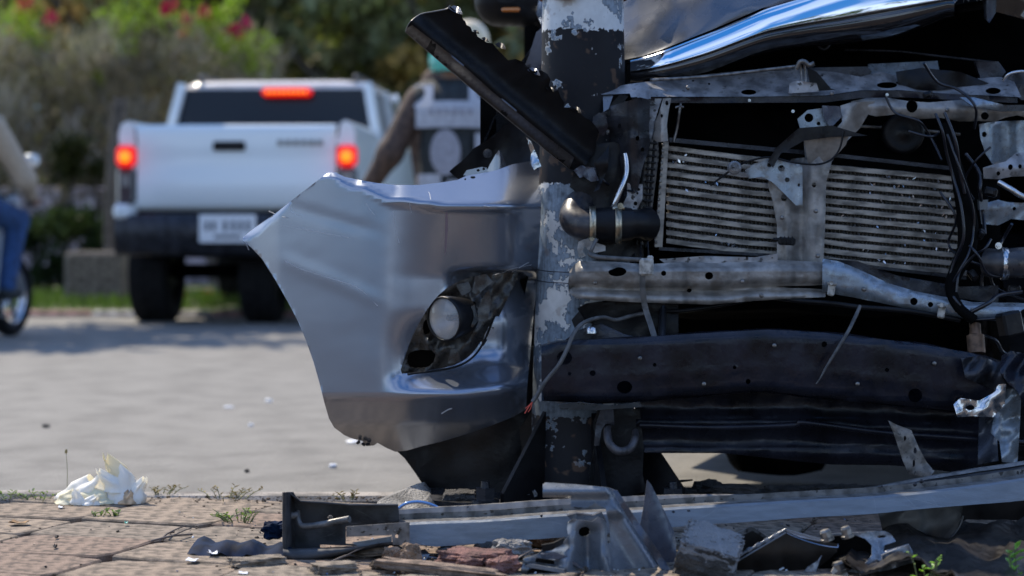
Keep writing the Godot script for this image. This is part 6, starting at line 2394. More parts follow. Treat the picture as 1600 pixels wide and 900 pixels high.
# ---------------------------------------------------------------- the torn bumper corner
func bumper_depth(p) -> float:
	# across: the corner turns away to the left, the broken end is pushed in beside the post
	var z = spline_table([[375, 0.30], [440, 0.19], [520, 0.10], [600, 0.035], [680, 0.0], [760, 0.0], [800, 0.03], [850, 0.13]], p.x)
	# down: ledge, face, lip, tuck under
	var crease = lerp_table([[375, 372], [515, 276], [560, 292], [620, 312], [700, 321], [850, 323]], p.x)
	var ledge = clampf((crease - p.y), 0.0, 80.0)
	z += ledge * 0.0027
	z += 0.018 * smoothstep(0, 10, p.y - crease) * smoothstep(560, 720, p.x)
	z += 0.055 * clampf((p.y - 325.0) / 105.0, 0.0, 1.0) * smoothstep(600, 740, p.x) * smoothstep(620, 560, p.y)
	# hollow cheek round the fog lamp, looking upwards, with a shelf below it
	var lip = lerp_table([[500, 612], [620, 612], [700, 610], [830, 596]], p.x)
	var inside = smoothstep(590, 690, p.x)
	z += 0.14 * smoothstep(418, 440, p.y) * clampf((lip - 24.0 - p.y) / 160.0, 0.0, 1.0) * smoothstep(690, 760, p.x)
	z += 0.05 * clampf((lip - p.y) / 26.0, 0.0, 1.0) * inside * smoothstep(480, 560, p.y)
	z -= 0.012 * smoothstep(lip - 34.0, lip, p.y) * inside
	# tuck under
	z += 0.0015 * maxf(0.0, p.y - lip - 8.0) + 0.0012 * maxf(0.0, p.y - 662.0)
	# shallow creases from the blow
	z += 0.0004 * crumple.get_noise_2d(p.x * 0.4, p.y * 0.6)
	z += 0.0008 * exp(-pow((p.y - 320.0 - (p.x - 440.0) * 0.28) / 9.0, 2)) * smoothstep(420, 470, p.x) * smoothstep(620, 560, p.x)
	z -= 0.0009 * exp(-pow((p.y - 405.0 - (p.x - 440.0) * 0.42) / 12.0, 2)) * smoothstep(420, 460, p.x) * smoothstep(640, 560, p.x)
	return z


func make_bumper():
	var d = 4.80
	var t = thing("bumper_corner", "torn silver bumper corner with a fog lamp, hanging left of the lamp post", "bumper", P(640, 700, d))
	var m = plate([514, 270, 508, 273, 470, 302, 430, 334, 395, 358, 379, 371, 379, 376, 392, 386, 410, 405, 432, 440, 450, 472, 466, 503, 478, 532, 490, 566, 499, 598, 507, 630, 514, 654, 522, 668, 538, 680, 552, 686, 566, 689, 572, 697, 584, 696, 590, 692, 604, 700, 618, 706, 636, 704, 660, 697, 690, 690, 730, 678, 770, 664, 800, 652, 822, 640, 824, 600, 828, 560, 833, 500, 838, 450, 842, 390, 845, 340, 846, 300, 845, 252, 826, 252, 800, 257, 775, 266, 765, 268, 745, 272, 728, 275, 715, 281, 690, 285, 655, 289, 620, 289, 590, 286, 560, 281, 538, 276, 524, 269],
		d, {"thick": 0.0035, "cell": 6, "bend": bumper_depth, "holes": [[624, 584, 632, 560, 642, 530, 656, 502, 672, 476, 690, 456, 712, 441, 740, 432, 770, 428, 800, 426, 804, 434, 792, 452, 780, 474, 768, 500, 756, 526, 742, 548, 726, 563, 704, 573, 670, 579, 640, 583], [739, 277, 4, 2.2], [727, 280, 1.5, 1.5]]})
	obj("cover", m, K["silver paint"], t)
	# silver stubs on the upper edge
	m = plate([760, 268, 766, 256, 774, 242, 780, 234, 784, 240, 792, 262, 794, 268], 5.0, {"thick": 0.004, "cell": 5, "bend": func(p): return 0.0018 * absf(p.x - 779.0)})
	obj("mounting_fin", m, K["silver paint"], t)
	m = plate([724, 274, 729, 266, 752, 261, 760, 262, 763, 270, 740, 276], 4.98, {"thick": 0.004, "cell": 5, "holes": [[747, 266, 2.6, 2], [756, 264, 2.2, 2]]})
	obj("mounting_tab", m, K["silver paint"], t)
	m = plate([822, 214, 830, 221, 838, 240, 846, 260, 840, 262, 835, 266, 828, 254, 830, 240], 4.9, {"thick": 0.006, "cell": 5, "dent": 0.03})
	obj("torn_clip", m, K["bright metal"], t)
	# fog lamp and its dark surround
	m = plate([616, 590, 640, 524, 670, 470, 700, 440, 740, 424, 812, 418, 806, 440, 786, 482, 768, 520, 744, 560, 716, 582, 660, 590], d + 0.09, {"thick": 0.004, "cell": 6, "smooth": 0, "holes": [[637, 552, 653, 546, 682, 548, 676, 572, 652, 576, 636, 572], [660, 506, 666, 498, 674, 500, 672, 522, 662, 524], [725, 480, 735, 470, 745, 472, 742, 496, 730, 498]],
		"bend": func(p): return 0.10 - lerp_table([[616, 0.095], [660, 0.07], [700, 0.055], [750, 0.06], [812, 0.05]], p.x) + 0.02 * smoothstep(0, 26, absf(Vector2(p.x - 700.0, (p.y - 497.0) * 0.8).length() - 40.0)) + 0.006 * sin(p.x * 0.2) * sin(p.y * 0.16)})
	obj("fog_lamp_bezel", m, K["bezel plastic"], t)
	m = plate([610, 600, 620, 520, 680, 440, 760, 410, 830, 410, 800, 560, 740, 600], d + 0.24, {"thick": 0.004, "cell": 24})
	obj("lamp_pocket", m, K.shade_black, t)
	for q in [[[742, 432, 760, 428, 770, 440, 756, 452, 744, 462, 738, 456], 0.06], [[752, 468, 764, 452, 768, 472, 762, 500, 748, 502, 746, 486], 0.05], [[700, 568, 704, 546, 714, 545, 720, 566], 0.045], [[712, 446, 732, 440, 738, 454, 722, 462], 0.07], [[731, 482, 742, 476, 748, 500, 738, 512, 730, 505], 0.075]]:
		m = plate(q[0], d + q[1], {"thick": 0.02, "cell": 6, "dent": 0.03})
		obj("bezel_rib", m, K["bezel plastic"], t)
	var c = P(701, 497, d + 0.075)
	var f = Basis(Vector3.UP, -0.7) * Basis(Vector3.RIGHT, 0.08) * Basis(Vector3.RIGHT, Vector3(0, 0, 1), Vector3(0, -1, 0))
	m = Shape.new()
	m.lathe(c, f, [[0.04, -0.06], [0.05, -0.01], [0.0525, 0.012], [0.051, 0.019], [0.0485, 0.019], [0.047, 0.012]], 36)
	var lamp = obj("fog_light", m, K["black plastic"], t)
	m = Shape.new()
	var prof = []
	for i in 9:
		var r = 0.047 * (1.0 - i / 8.0)
		prof.append([r, -0.028 + 0.042 * pow(r / 0.047, 2)])
	m.lathe(c, f, prof, 32)
	obj("reflector", m, K.reflector, lamp)
	m = Shape.new()
	m.rod(c + f * Vector3(0, -0.025, 0), c + f * Vector3(0, 0.0, 0), 0.009, 0.008, 12)
	obj("bulb_cap", m, K["dark metal"], lamp)
	m = Shape.new()
	prof = []
	for i in 8:
		var r = 0.0475 * (1.0 - i / 7.0)
		prof.append([r, 0.024 - 0.010 * pow(r / 0.0475, 2)])
	m.lathe(c, f, prof, 36)
	obj("lens", m, K["lens glass"], lamp)
	# crack line down the blue-lit cheek
	m = Shape.new()
	var crack = []
	for q in [[798, 432], [790, 452], [777, 476], [766, 502], [756, 526], [744, 547], [728, 562], [706, 572], [672, 578], [634, 583]]:
		crack.append(P(q[0] + 3, q[1] + 2, d + bumper_depth(Vector2(q[0] + 3, q[1] + 2)) - 0.001))
	m.tube(crack, 0.0026, 6, 4)
	obj("bezel_seal", m, K["black plastic"], t)
	for q in [[[438, 352, 470, 357, 505, 364, 545, 371], 0.0007], [[420, 330, 440, 338, 452, 341], 0.0005], [[452, 318, 456, 330, 470, 338], 0.0006], [[572, 318, 580, 330, 586, 336], 0.0006], [[614, 330, 617, 352, 624, 380], 0.0005], [[640, 318, 643, 332], 0.0005], [[446, 408, 470, 420, 520, 436, 560, 450, 590, 478], 0.0008], [[690, 646, 700, 640, 706, 638], 0.0018], [[800, 425, 812, 418, 826, 410], 0.0008], [[770, 430, 786, 426, 800, 420, 830, 414], 0.0007], [[756, 322, 764, 323], 0.001], [[670, 300, 672, 306, 673, 312], 0.0007]]:
		m = Shape.new()
		var pts = []
		for i in range(0, q[0].size(), 2):
			var u = Vector2(q[0][i], q[0][i + 1])
			pts.append(P(u.x, u.y, d + bumper_depth(u) + q[1] * 0.4))
		m.tube(pts, q[1], 5, 8)
		obj("scratch", m, K.scratch, t)
	m = Shape.new()
	m.tube(P3([384, 378, 5.09, 386, 384, 5.085, 389, 391, 5.085]), 0.0007, 4, 3)
	m.tube(P3([380, 374, 5.1, 376, 371, 5.1, 372, 366, 5.1]), 0.0005, 4, 3)
	obj("frayed_edge", m, K.scratch, t)
	for q in [[560, 691], [568, 694], [575, 694]]:
		m = Shape.new()
		m.box(P(q[0], q[1], 4.99), Vector3(0.010, 0.007, 0.01), Basis(Vector3(0, 0, 1), q[0]), 0.002)
		obj("clip", m, K["black plastic"], t)
	m = plate([696, 334, 699, 330, 700, 350, 699, 372, 697, 392, 695, 400, 695, 380], d, {"thick": 0.0006, "cell": 5, "bend": func(p): return bumper_depth(p) - 0.0007})
	obj("paint_streak", m, K["red scuff"], t)
	# torn channel leaning across the top, broken away from the front panel
	var k = thing("torn_channel", "long torn black plastic channel leaning up to the left across the lamp post", "plastic trim", P(780, 140, 4.75))
	var axis = (Vector2(890, 262) - Vector2(633, 50)).normalized()
	var nrm = Vector2(axis.y, -axis.x)
	var along = func(p): return (p - Vector2(633, 50)).dot(axis)
	var over = func(p): return (p - Vector2(633, 50)).dot(nrm)
	m = plate([633, 49, 637, 42, 641, 34, 648, 29, 656, 23, 666, 19, 675, 19, 688, 15, 698, 14, 702, 9, 706, 12, 716, 20, 722, 24, 723, 30, 727, 33, 729, 39, 735, 42, 738, 49, 744, 51, 746, 57, 754, 62, 760, 66, 770, 68, 778, 78, 788, 88, 794, 94, 806, 92, 818, 97, 826, 106, 832, 111, 846, 110, 856, 116, 860, 124, 858, 134, 866, 144, 872, 140, 876, 152, 882, 160, 880, 168, 890, 168, 900, 170, 908, 178, 914, 184, 922, 188, 930, 196, 936, 206, 932, 220, 930, 238, 920, 250, 914, 262, 904, 268, 890, 264, 850, 232, 820, 208, 760, 158, 700, 107],
		4.62, {"thick": 0.004, "cell": 6, "dent": 0.014, "bend": func(p):
			var s = along.call(p)
			var u = over.call(p)
			return s * 0.0007 + lerp_table([[0.0, 0.045], [15.0, 0.004], [18.0, 0.0], [22.0, 0.004], [36.0, 0.034], [42.0, 0.036], [98.0, 0.024]], u) + 0.006 * smoothstep(70, 90, u) * sin(s * 0.22)})
	obj("channel", m, K["channel plastic"], k)
	var fl = []
	var bx = func(u): return u
	m = plate([633, 50, 636, 44, 644, 39, 708, 88, 768, 142, 828, 192, 858, 216, 897, 246, 890, 263, 850, 231, 820, 207, 760, 157, 700, 106],
		4.62, {"thick": 0.003, "cell": 6, "bend": func(p):
			var s = along.call(p)
			var u = over.call(p)
			return s * 0.0007 + lerp_table([[0.0, 0.045], [15.0, 0.004], [18.0, 0.0], [22.0, 0.004]], u) - 0.0018})
	obj("lower_flange", m, K["flange reflection"], k)  # lighter brown overlay, the road mirrored in the flange painted as colour
	m = Shape.new()
	m.tube(P3([634, 49, 4.66, 640, 36, 4.632, 656, 23, 4.655, 675, 18.5, 4.66, 698, 14, 4.664, 703, 9, 4.66]), 0.0016, 6, 4)
	obj("broken_rim", m, K["worn grey"], k)
	m = Shape.new()
	m.tube(P3([634, 50, 4.664, 700, 107, 4.725, 760, 158, 4.78, 820, 208, 4.835, 850, 232, 4.865, 890, 264, 4.905]), 0.0012, 6, 4)
	obj("lower_rim", m, K["worn grey"], k)
	# step cut in the lower flange
	for q in [[705, 94, 20], [788, 165, 22]]:
		m = Shape.new()
		var b = P(q[0], q[1], 4.615 + q[0] * 0.0)
		m.box(P(q[0] + 6, q[1] - 2, 4.62 + along.call(Vector2(q[0], q[1])) * 0.0007), Vector3(0.05, 0.004, 0.006), Basis(Vector3(0, 0, 1), -0.69), 0.001)
		obj("flange_step", m, K["slate plastic"], k)
	# curled flakes where the upper edge tore
	for q in [[712, 16, 11], [782, 72, 9], [834, 112, 10], [900, 172, 9], [860, 140, 7], [744, 50, 5], [758, 62, 6]]:
		m = plate([q[0] - q[2], q[1] - 3, q[0] - q[2] * 0.3, q[1] - q[2] * 0.7, q[0] + q[2] * 0.6, q[1] - q[2] * 0.4, q[0] + q[2], q[1] + q[2] * 0.6, q[0] + q[2] * 0.4, q[1] + q[2] * 0.5, q[0] - q[2] * 0.5, q[1] + 1],
			4.655 + along.call(Vector2(q[0], q[1])) * 0.0007, {"thick": 0.003, "cell": 3, "bend": func(p): return -0.03 * pow((p.x - q[0]) / q[2], 2) + (p.y - q[1]) * -0.002})
		obj("torn_flake", m, K["slate plastic"] if q[2] > 9 else K["channel plastic"], k)


# ---------------------------------------------------------------- wreckage and litter on the ground
func ground_at(x, y) -> Vector3:
	var d = FOCAL * (EYE - PAVE) / (y - 350.0)
	return P(x, y, d)


func single(called, m, material, label, category, group = ""):
	return tag(obj(called, m, material), label, category, group)


func make_debris():
	make_long_beam()
	make_brackets()
	make_rubble()
	make_litter()
	make_weeds()


func make_long_beam():
	var t = thing("long_beam", "long grey channel beam with a black end box lying across the front of the wreck", "beam", P(900, 850, 4.32))
	# upper edge, front arris and lower edge of the pressed channel from left to right
	var top = [[620, 797, 4.36], [760, 788, 4.37], [900, 779, 4.38], [1000, 775, 4.39], [1120, 773, 4.40], [1250, 772, 4.41], [1340, 765, 4.42], [1430, 749, 4.43], [1520, 733, 4.44], [1640, 715, 4.45]]
	var lip = [[620, 807, 4.35], [760, 797, 4.36], [900, 788, 4.37], [1000, 783, 4.38], [1120, 779, 4.39], [1250, 777, 4.40], [1340, 769, 4.41], [1430, 753, 4.42], [1520, 738, 4.43], [1640, 720, 4.44]]
	var fold = [[545, 822, 4.27], [620, 819, 4.27], [760, 813, 4.27], [900, 803, 4.28], [1000, 798, 4.29], [1120, 790, 4.30], [1250, 783, 4.31], [1340, 778, 4.32], [1430, 771, 4.33], [1520, 760, 4.34], [1640, 742, 4.35]]
	var bot = [[545, 838, 4.262], [680, 856, 4.26], [760, 850, 4.265], [900, 840, 4.27], [1000, 830, 4.28], [1120, 820, 4.29], [1250, 811, 4.30], [1340, 806, 4.31], [1430, 798, 4.32], [1520, 790, 4.33], [1640, 780, 4.34]]
	var pick = func(s, x):
		var k = 1
		while k < s.size() - 1 and s[k][0] < x:
			k += 1
		var a = s[k - 1]
		var b = s[k]
		var u = clampf((x - a[0]) / float(b[0] - a[0]), 0.0, 1.0)
		return P(x, lerpf(a[1], b[1], u), lerpf(a[2], b[2], u))
	var m = Shape.new()
	var rows = []
	for i in 70:
		var x = 622.0 + i * 14.7
		var tp = pick.call(top, x)
		var lp = pick.call(lip, x)
		var fo = pick.call(fold, x)
		var bo = pick.call(bot, x)
		# a slack, hand-bent line
		var w = Vector3(0, 0.0004 * sin(x * 0.031) + 0.0006 * crumple.get_noise_1d(x * 3.0), 0)
		var inner = Vector3(0, 0.0, -0.09)
		var shelf = fo + Vector3(0, -0.002, -0.075)
		rows.append([tp + w + Vector3(0, 0, -0.012), tp + w, lp + w, lp + w + Vector3(0, -0.001, -0.012), shelf + w + Vector3(0, 0.012, 0.0), shelf + w, fo + w + Vector3(0, 0.001, -0.008), fo + w + Vector3(0, -0.003, 0), bo + w + Vector3(0, 0.002, 0.0), bo + w + Vector3(0, 0, -0.01), bo + w + Vector3(0, 0.004, -0.014)])
	var cuts = [[0, 4, "back_lip", "worn grey"], [3, 5, "web", "grey black plastic"], [4, 7, "shelf", "worn grey"], [6, 11, "front_flange", "galvanised"]]
	for q in cuts:
		m = Shape.new()
		var part = []
		for r in rows:
			part.append(r.slice(q[0], q[1]))
		m.loft(part, false, -1)
		obj(q[2], m, K[q[3]], t)
	# notched left end of the front flange
	m = plate([541, 823, 622, 817, 640, 816, 640, 852, 614, 851, 612, 836, 541, 839], 4.205, {"thick": 0.004, "cell": 12, "holes": [[606, 827, 2.2, 2.2], [620, 838, 3, 3], [617, 829, 1.5, 1.5]]})
	obj("flange_end", m, K["worn grey"], t)
	m = plate([550, 848, 612, 838, 612, 852, 560, 854], 4.23, {"thick": 0.004, "cell": 12})
	obj("inner_flange", m, K.galvanised, t)
	for q in [[846, 806], [1052, 801], [1076, 799], [1094, 808], [1126, 813], [1055, 812], [1430, 757], [1378, 760], [1440, 752]]:
		m = Shape.new()
		var p = pick.call(fold, q[0])
		p = P(q[0], q[1], -p.z - 0.001)
		m.lathe(p, Basis(Vector3.RIGHT, Vector3(0, 0, 1), Vector3(0, -1, 0)), [[rng.randf_range(0.002, 0.005), -0.002], [rng.randf_range(0.002, 0.004), 0.0005], [0.0, 0.001]], 9)
		obj("tar_spot", m, K["dark metal"], t)
	# black end box: an open moulded tray with a rolled rim
	var box = plate([442, 776, 447, 769, 458, 769, 464, 780, 470, 784, 500, 785, 545, 789, 622, 789, 625, 820, 540, 824, 540, 850, 625, 851, 622, 855, 500, 851, 500, 858, 448, 858, 443, 850], 4.34, {"thick": 0.006, "cell": 12, "bend": func(p): return 0.0})
	var eb = obj("end_box", box, K["grey black plastic"], t)
	m = Shape.new()
	# bottom lip rolling forward to the ground
	rows = []
	for i in 13:
		var x = 442.0 + i * 15.2
		var yb = lerpf(878.0, 852.0, smoothstep(0.1, 1.0, i / 12.0))
		rows.append([P(x, lerpf(857, 852, i / 12.0), 4.335), P(x, lerpf(858, 852, i / 12.0), 4.24), P(x, lerpf(860, 853, i / 12.0), 4.225), P(x + 2, yb - 6, 4.21), P(x + 3, yb, 4.23), P(x + 3, yb, 4.33)])
	m.loft(rows)
	obj("lower_lip", m, K["grey black plastic"], eb)
	m = Shape.new()
	rows = []
	for q in [[769, 0.0], [790, 0.0], [820, 0.0], [850, 0.0], [866, 0.006], [878, 0.02]]:
		rows.append([P(460, q[0] + 8 if q[0] < 800 else q[0], 4.33), P(449, q[0], 4.25 + q[1]), P(443, q[0], 4.24 + q[1]), P(441, q[0], 4.26 + q[1]), P(442, q[0], 4.34)])
	m.loft(rows)
	obj("end_wall", m, K["grey black plastic"], eb)
	m = Shape.new()
	rows = []
	for q in [[452, 770], [470, 783], [500, 784], [545, 788], [622, 788]]:
		rows.append([P(q[0], q[1], 4.345), P(q[0], q[1] - 1, 4.29), P(q[0], q[1] + 1, 4.285), P(q[0], q[1] + 3, 4.29)])
	m.loft(rows)
	obj("upper_lip", m, K["grey black plastic"], eb)
	m = Shape.new()
	m.tube(P3([466, 799, 4.31, 467, 814, 4.29, 474, 822, 4.28, 500, 820, 4.27, 530, 814, 4.26, 546, 811, 4.25]), [0.004, 0.005, 0.0065, 0.007, 0.007, 0.007], 9, 5)
	m.rod(P(454, 806, 4.30), P(466, 805, 4.30), 0.008, 0.008, 10)
	obj("locking_rod", m, K["worn grey"], eb)
	m = Shape.new()
	bolt(m, P(516, 809, 4.25), 0.004, Vector3(0, 1, 0.2).normalized())
	obj("bolt", m, K["bolt"], eb)


func make_brackets():
	# big broken grey moulding standing in front of the beam
	var t = thing("broken_moulding", "broken blue grey plastic moulding with an arm and slots, standing before the beam", "plastic part", P(940, 905, 4.08))
	var m = plate([848, 757, 852, 754, 900, 757, 952, 762, 962, 766, 976, 790, 1000, 826, 1016, 848, 1040, 884, 1052, 902, 1060, 925, 812, 925, 814, 890, 818, 873, 840, 866, 846, 860, 862, 858, 880, 848, 888, 838, 886, 826, 888, 815, 896, 811, 925, 815, 934, 808, 944, 812, 950, 824, 948, 840, 950, 850, 954, 848, 952, 820, 946, 794, 936, 790, 930, 786, 918, 793, 892, 792, 892, 778, 848, 777],
		4.10, {"thick": 0.004, "cell": 5, "holes": [[828, 886, 878, 898, 874, 910, 824, 898], [905, 824, 922, 823, 920, 838, 904, 838]],
		"bend": func(p):
			var z = 0.0
			z += lerp_table([[754, 0.022], [762, 0.004], [770, 0.0], [779, 0.010]], p.y) * smoothstep(1000, 940, p.x) * smoothstep(800, 780, p.y)
			var e = (p.x - 960.0) - (p.y - 766.0) * 0.62
			z += 0.035 * smoothstep(-14, 0, e) + 0.012 * smoothstep(-60, -20, e) * 0.0
			z += 0.03 * smoothstep(936, 956, p.x) * smoothstep(800, 812, p.y) * smoothstep(-80, -40, e) * 0.4
			z += 0.03 * smoothstep(940, 915, p.x) * 0.5 * sin(p.x * 0.09) * smoothstep(812, 840, p.y)
			z += 0.018 * smoothstep(862, 856, p.y) * smoothstep(900, 880, p.x) * smoothstep(812, 815, p.y)
			z -= 0.02 * smoothstep(868, 878, p.y) * smoothstep(900, 870, p.x)
			z += 0.012 * absf(sin((p.y - 858.0) * 0.2)) * smoothstep(890, 870, p.x) * smoothstep(850, 860, p.y)
			z *= 1.7
			z += 0.012 * smoothstep(6, 0, absf(p.x - 934.0)) * smoothstep(815, 830, p.y) + 0.02 * smoothstep(30, 0, absf(p.x - 912.0)) * smoothstep(816, 834, p.y) * smoothstep(905, 870, p.y)
			z -= 0.015 * smoothstep(10, 0, absf(p.x - 940.0 - (p.y - 860.0) * 0.3)) * smoothstep(845, 870, p.y)
			return z})
	obj("face", m, K["grey plastic"], t)
	m = plate([845, 866, 866, 864, 888, 870, 870, 874, 846, 872], 4.075, {"thick": 0.014, "cell": 6})
	obj("slot_rib", m, K["slate plastic"], t)
	m = plate([866, 868, 886, 872, 902, 880, 912, 890, 890, 880, 868, 876], 4.08, {"thick": 0.012, "cell": 6})
	obj("slot_rib", m, K["slate plastic"], t)
	m = plate([957, 765, 965, 767, 980, 790, 1004, 826, 1020, 848, 1044, 884, 1062, 910, 1048, 912, 1020, 868, 992, 826, 968, 788], 4.092, {"thick": 0.008, "cell": 8, "bend": func(p): return 0.006 * sin(p.y * 0.11)})
	obj("rolled_edge", m, K["slate plastic"], t)
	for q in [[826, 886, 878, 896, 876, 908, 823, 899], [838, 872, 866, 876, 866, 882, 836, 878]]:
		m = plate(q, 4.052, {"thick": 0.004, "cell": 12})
		obj("dark_slot", m, K.shade_black, t)  # black plates just proud of the face, slot shade painted as colour
	m = plate([820, 880, 882, 890, 882, 896, 822, 886], 4.050, {"thick": 0.008, "cell": 12})
	obj("slot_lip", m, K["grey plastic"], t)
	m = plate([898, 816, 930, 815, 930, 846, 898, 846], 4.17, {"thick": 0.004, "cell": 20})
	obj("recess_shade", m, K.shade_black, t)  # black sheet behind the cut-out, painting its inner shade
	m = plate([820, 880, 884, 892, 882, 912, 816, 902], 4.14, {"thick": 0.004, "cell": 12})
	obj("slot_back", m, K["black plastic"], t)
	m = plate([886, 806, 900, 802, 926, 806, 940, 800, 948, 816, 940, 824, 900, 820], 4.13, {"thick": 0.02, "cell": 8, "dent": 0.03})
	obj("torn_edge", m, K["slate plastic"], t)
	m = plate([846, 852, 866, 848, 882, 840, 880, 850, 862, 860, 848, 862], 4.09, {"thick": 0.012, "cell": 6, "dent": 0.02})
	obj("torn_edge", m, K["black plastic"], t)
	# blade behind it, leaning
	m = plate([1011, 750, 1018, 758, 1030, 782, 1042, 806, 1054, 832, 1057, 850, 1055, 880, 1050, 896, 1030, 890, 1018, 862, 1008, 842, 1000, 822, 1004, 800, 1008, 775],
		4.15, {"thick": 0.005, "cell": 6, "bend": func(p): return 0.03 * smoothstep(0, 14, (p.x - 1014.0) - (p.y - 752.0) * 0.36) + 0.0004 * (p.y - 750.0) * 0.0 + 0.0006 * absf(p.x - 1010.0)})
	single("plastic_shard", m, K["slate plastic"], "dark pointed plastic blade sticking up beside the broken grey moulding", "plastic part")
	# curved trim with a row of clips
	var c = thing("curved_trim", "curved dark trim piece with a bright upper edge and a row of clips", "trim", P(1200, 905, 4.06))
	m = plate([1094, 905, 1130, 884, 1180, 856, 1226, 829, 1232, 832, 1252, 840, 1280, 846, 1309, 850, 1308, 862, 1296, 874, 1280, 886, 1266, 896, 1254, 912, 1240, 930, 1094, 930], 4.06, {"thick": 0.004, "cell": 6, "bend": func(p): return 0.05 * smoothstep(1180, 1310, p.x) + 0.02 * smoothstep(860, 900, p.y)})
	obj("skin", m, K["brown black"], c)
	m = Shape.new()
	var rows = []
	for i in 12:
		var u = i / 11.0
		var x = lerpf(1229, 1310, u)
		var y = 830 + 20.0 * (1.0 - pow(1.0 - u, 1.8))
		var z = 4.06 + 0.05 * smoothstep(1180, 1310, x) - 0.001
		rows.append([P(x, y + 3 + u * 3, z), P(x, y, z + 0.004), P(x, y - 4 - 3 * sin(u * PI), z + 0.05), P(x, y - 4 - 3 * sin(u * PI), z + 0.054)])
	m.loft(rows)
	obj("edge", m, K["silver paint"], c)
	m = Shape.new()
	m.tube(P3([1092, 905, 4.06, 1130, 882, 4.058, 1180, 854, 4.058, 1228, 827, 4.058]), 0.0028, 7, 4)
	m.tube(P3([1104, 905, 4.055, 1140, 884, 4.055, 1184, 858, 4.055, 1228, 832, 4.055]), 0.0018, 6, 4)
	obj("bead", m, K["grey plastic"], c)
	for k in 9:
		m = Shape.new()
		var u = k / 9.0 + 0.03
		var p = P(lerpf(1098, 1222, u), lerpf(898, 831, u), 4.06)
		m.box(p, Vector3(rng.randf_range(0.008, 0.014), 0.007, 0.012), Basis(Vector3(0, 0, 1), 0.5), 0.0015)
		obj("clip", m, K["grey plastic"], c)
	# metal plate with bolts
	var b = thing("lamp_bracket", "scuffed silver metal bracket with a round cut-out and bolts, right of the curved trim", "bracket", P(1350, 905, 4.08))
	m = plate([1250, 902, 1262, 886, 1278, 876, 1284, 868, 1276, 890, 1272, 906, 1306, 905, 1330, 890, 1352, 880, 1362, 868, 1362, 852, 1352, 842, 1330, 834, 1300, 836, 1294, 834, 1340, 832, 1382, 830, 1392, 834, 1400, 846, 1382, 852, 1380, 862, 1400, 856, 1420, 850, 1428, 866, 1428, 878, 1390, 890, 1340, 902, 1310, 918, 1250, 918],
		4.08, {"thick": 0.004, "cell": 5, "dent": 0.02, "holes": [[1370, 837, 1384, 836, 1384, 840, 1371, 841], [1356, 884, 1362, 882, 1362, 888, 1357, 889]], "bend": func(p): return 0.03 * smoothstep(880, 835, p.y) + 0.008 * sin(p.x * 0.12)})
	obj("plate", m, K["scuffed silver"], b)
	m = plate([1378, 868, 1400, 858, 1420, 851, 1427, 866, 1424, 872, 1392, 880, 1380, 884], 4.055, {"thick": 0.012, "cell": 6, "holes": [[1410, 862, 1418, 861, 1418, 864, 1410, 865]], "bend": func(p): return 0.008 * cos((p.x - 1400.0) * 0.1)})
	obj("boss", m, K["scuffed silver"], b)
	m = plate([1262, 905, 1280, 868, 1298, 838, 1350, 836, 1372, 852, 1364, 884, 1330, 905], 4.12, {"thick": 0.004, "cell": 12, "dent": 0.03})
	obj("black_backing", m, K.shade_black, b)  # black plate backing the cut-out
	for q in [[1322, 829, 0.010], [1290, 834, 0.011], [1310, 884, 0.012]]:
		m = Shape.new()
		m.lathe(P(q[0], q[1], 4.06), Basis(Vector3(0, 0, 1), 0.3), [[q[2] * 1.25, -0.014], [q[2] * 1.25, -0.009], [q[2], -0.008], [q[2], 0.004], [q[2] * 0.8, 0.008], [0.0, 0.009]], 8, -1)
		obj("bolt", m, K.bolt, b)
	m = plate([1299, 894, 1303, 886, 1310, 892, 1320, 890, 1326, 898, 1316, 906, 1304, 904], 4.05, {"thick": 0.006, "cell": 5})
	obj("nut_clip", m, K["pale clip"], b)
	# frame piece behind the trim
	m = plate([1140, 844, 1150, 834, 1172, 823, 1178, 824, 1198, 838, 1196, 842, 1176, 829, 1154, 839, 1146, 848, 1160, 862, 1168, 866, 1160, 872], 4.17, {"thick": 0.006, "cell": 5})
	var fr = thing("cracked_frame", "cracked dark plastic frame leaning against the concrete chunk", "plastic part", P(1170, 872, 4.17))
	obj("rim", m, K["worn grey"], fr)
	m = plate([1144, 846, 1154, 837, 1176, 827, 1198, 841, 1180, 862, 1160, 872], 4.185, {"thick": 0.004, "cell": 8, "dent": 0.02})
	obj("panel", m, K["brown black"], fr)
	# thin dark liner sheet hanging under the beam's right half
	m = plate([1372, 800, 1440, 780, 1505, 768, 1504, 800, 1496, 826, 1470, 854, 1440, 874, 1400, 888, 1384, 850], 4.42, {"thick": 0.002, "cell": 10, "dent": 0.03, "bend": func(p): return 0.03 * sin((p.x - 1380.0) * 0.025)})
	var li = thing("plastic_liner", "thin dark curved sheet of liner below the right end of the long beam", "liner", P(1440, 890, 4.42))
	obj("sheet", m, K["dull film"], li)
	m = Shape.new()
	m.tube(P3([1505, 806, 4.43, 1496, 828, 4.43, 1470, 855, 4.42, 1440, 874, 4.42, 1398, 889, 4.42]), 0.0022, 6, 5)
	obj("rim", m, K["worn grey"], li)
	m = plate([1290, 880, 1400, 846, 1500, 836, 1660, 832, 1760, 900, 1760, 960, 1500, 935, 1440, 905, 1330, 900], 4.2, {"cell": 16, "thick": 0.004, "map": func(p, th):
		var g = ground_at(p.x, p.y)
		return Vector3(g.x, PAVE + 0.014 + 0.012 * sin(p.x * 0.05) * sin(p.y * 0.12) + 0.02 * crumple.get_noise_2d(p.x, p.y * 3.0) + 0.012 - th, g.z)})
	single("shade_sheet", m, K["brown black"], "black sheet put in for the shade under the wreck, flat on the paving in the lower right corner", "shade_sheet")  # dark sheet laid over sunlit paving in place of the shade there
	# blue film rolled under the end box
	m = Shape.new()
	rows = []
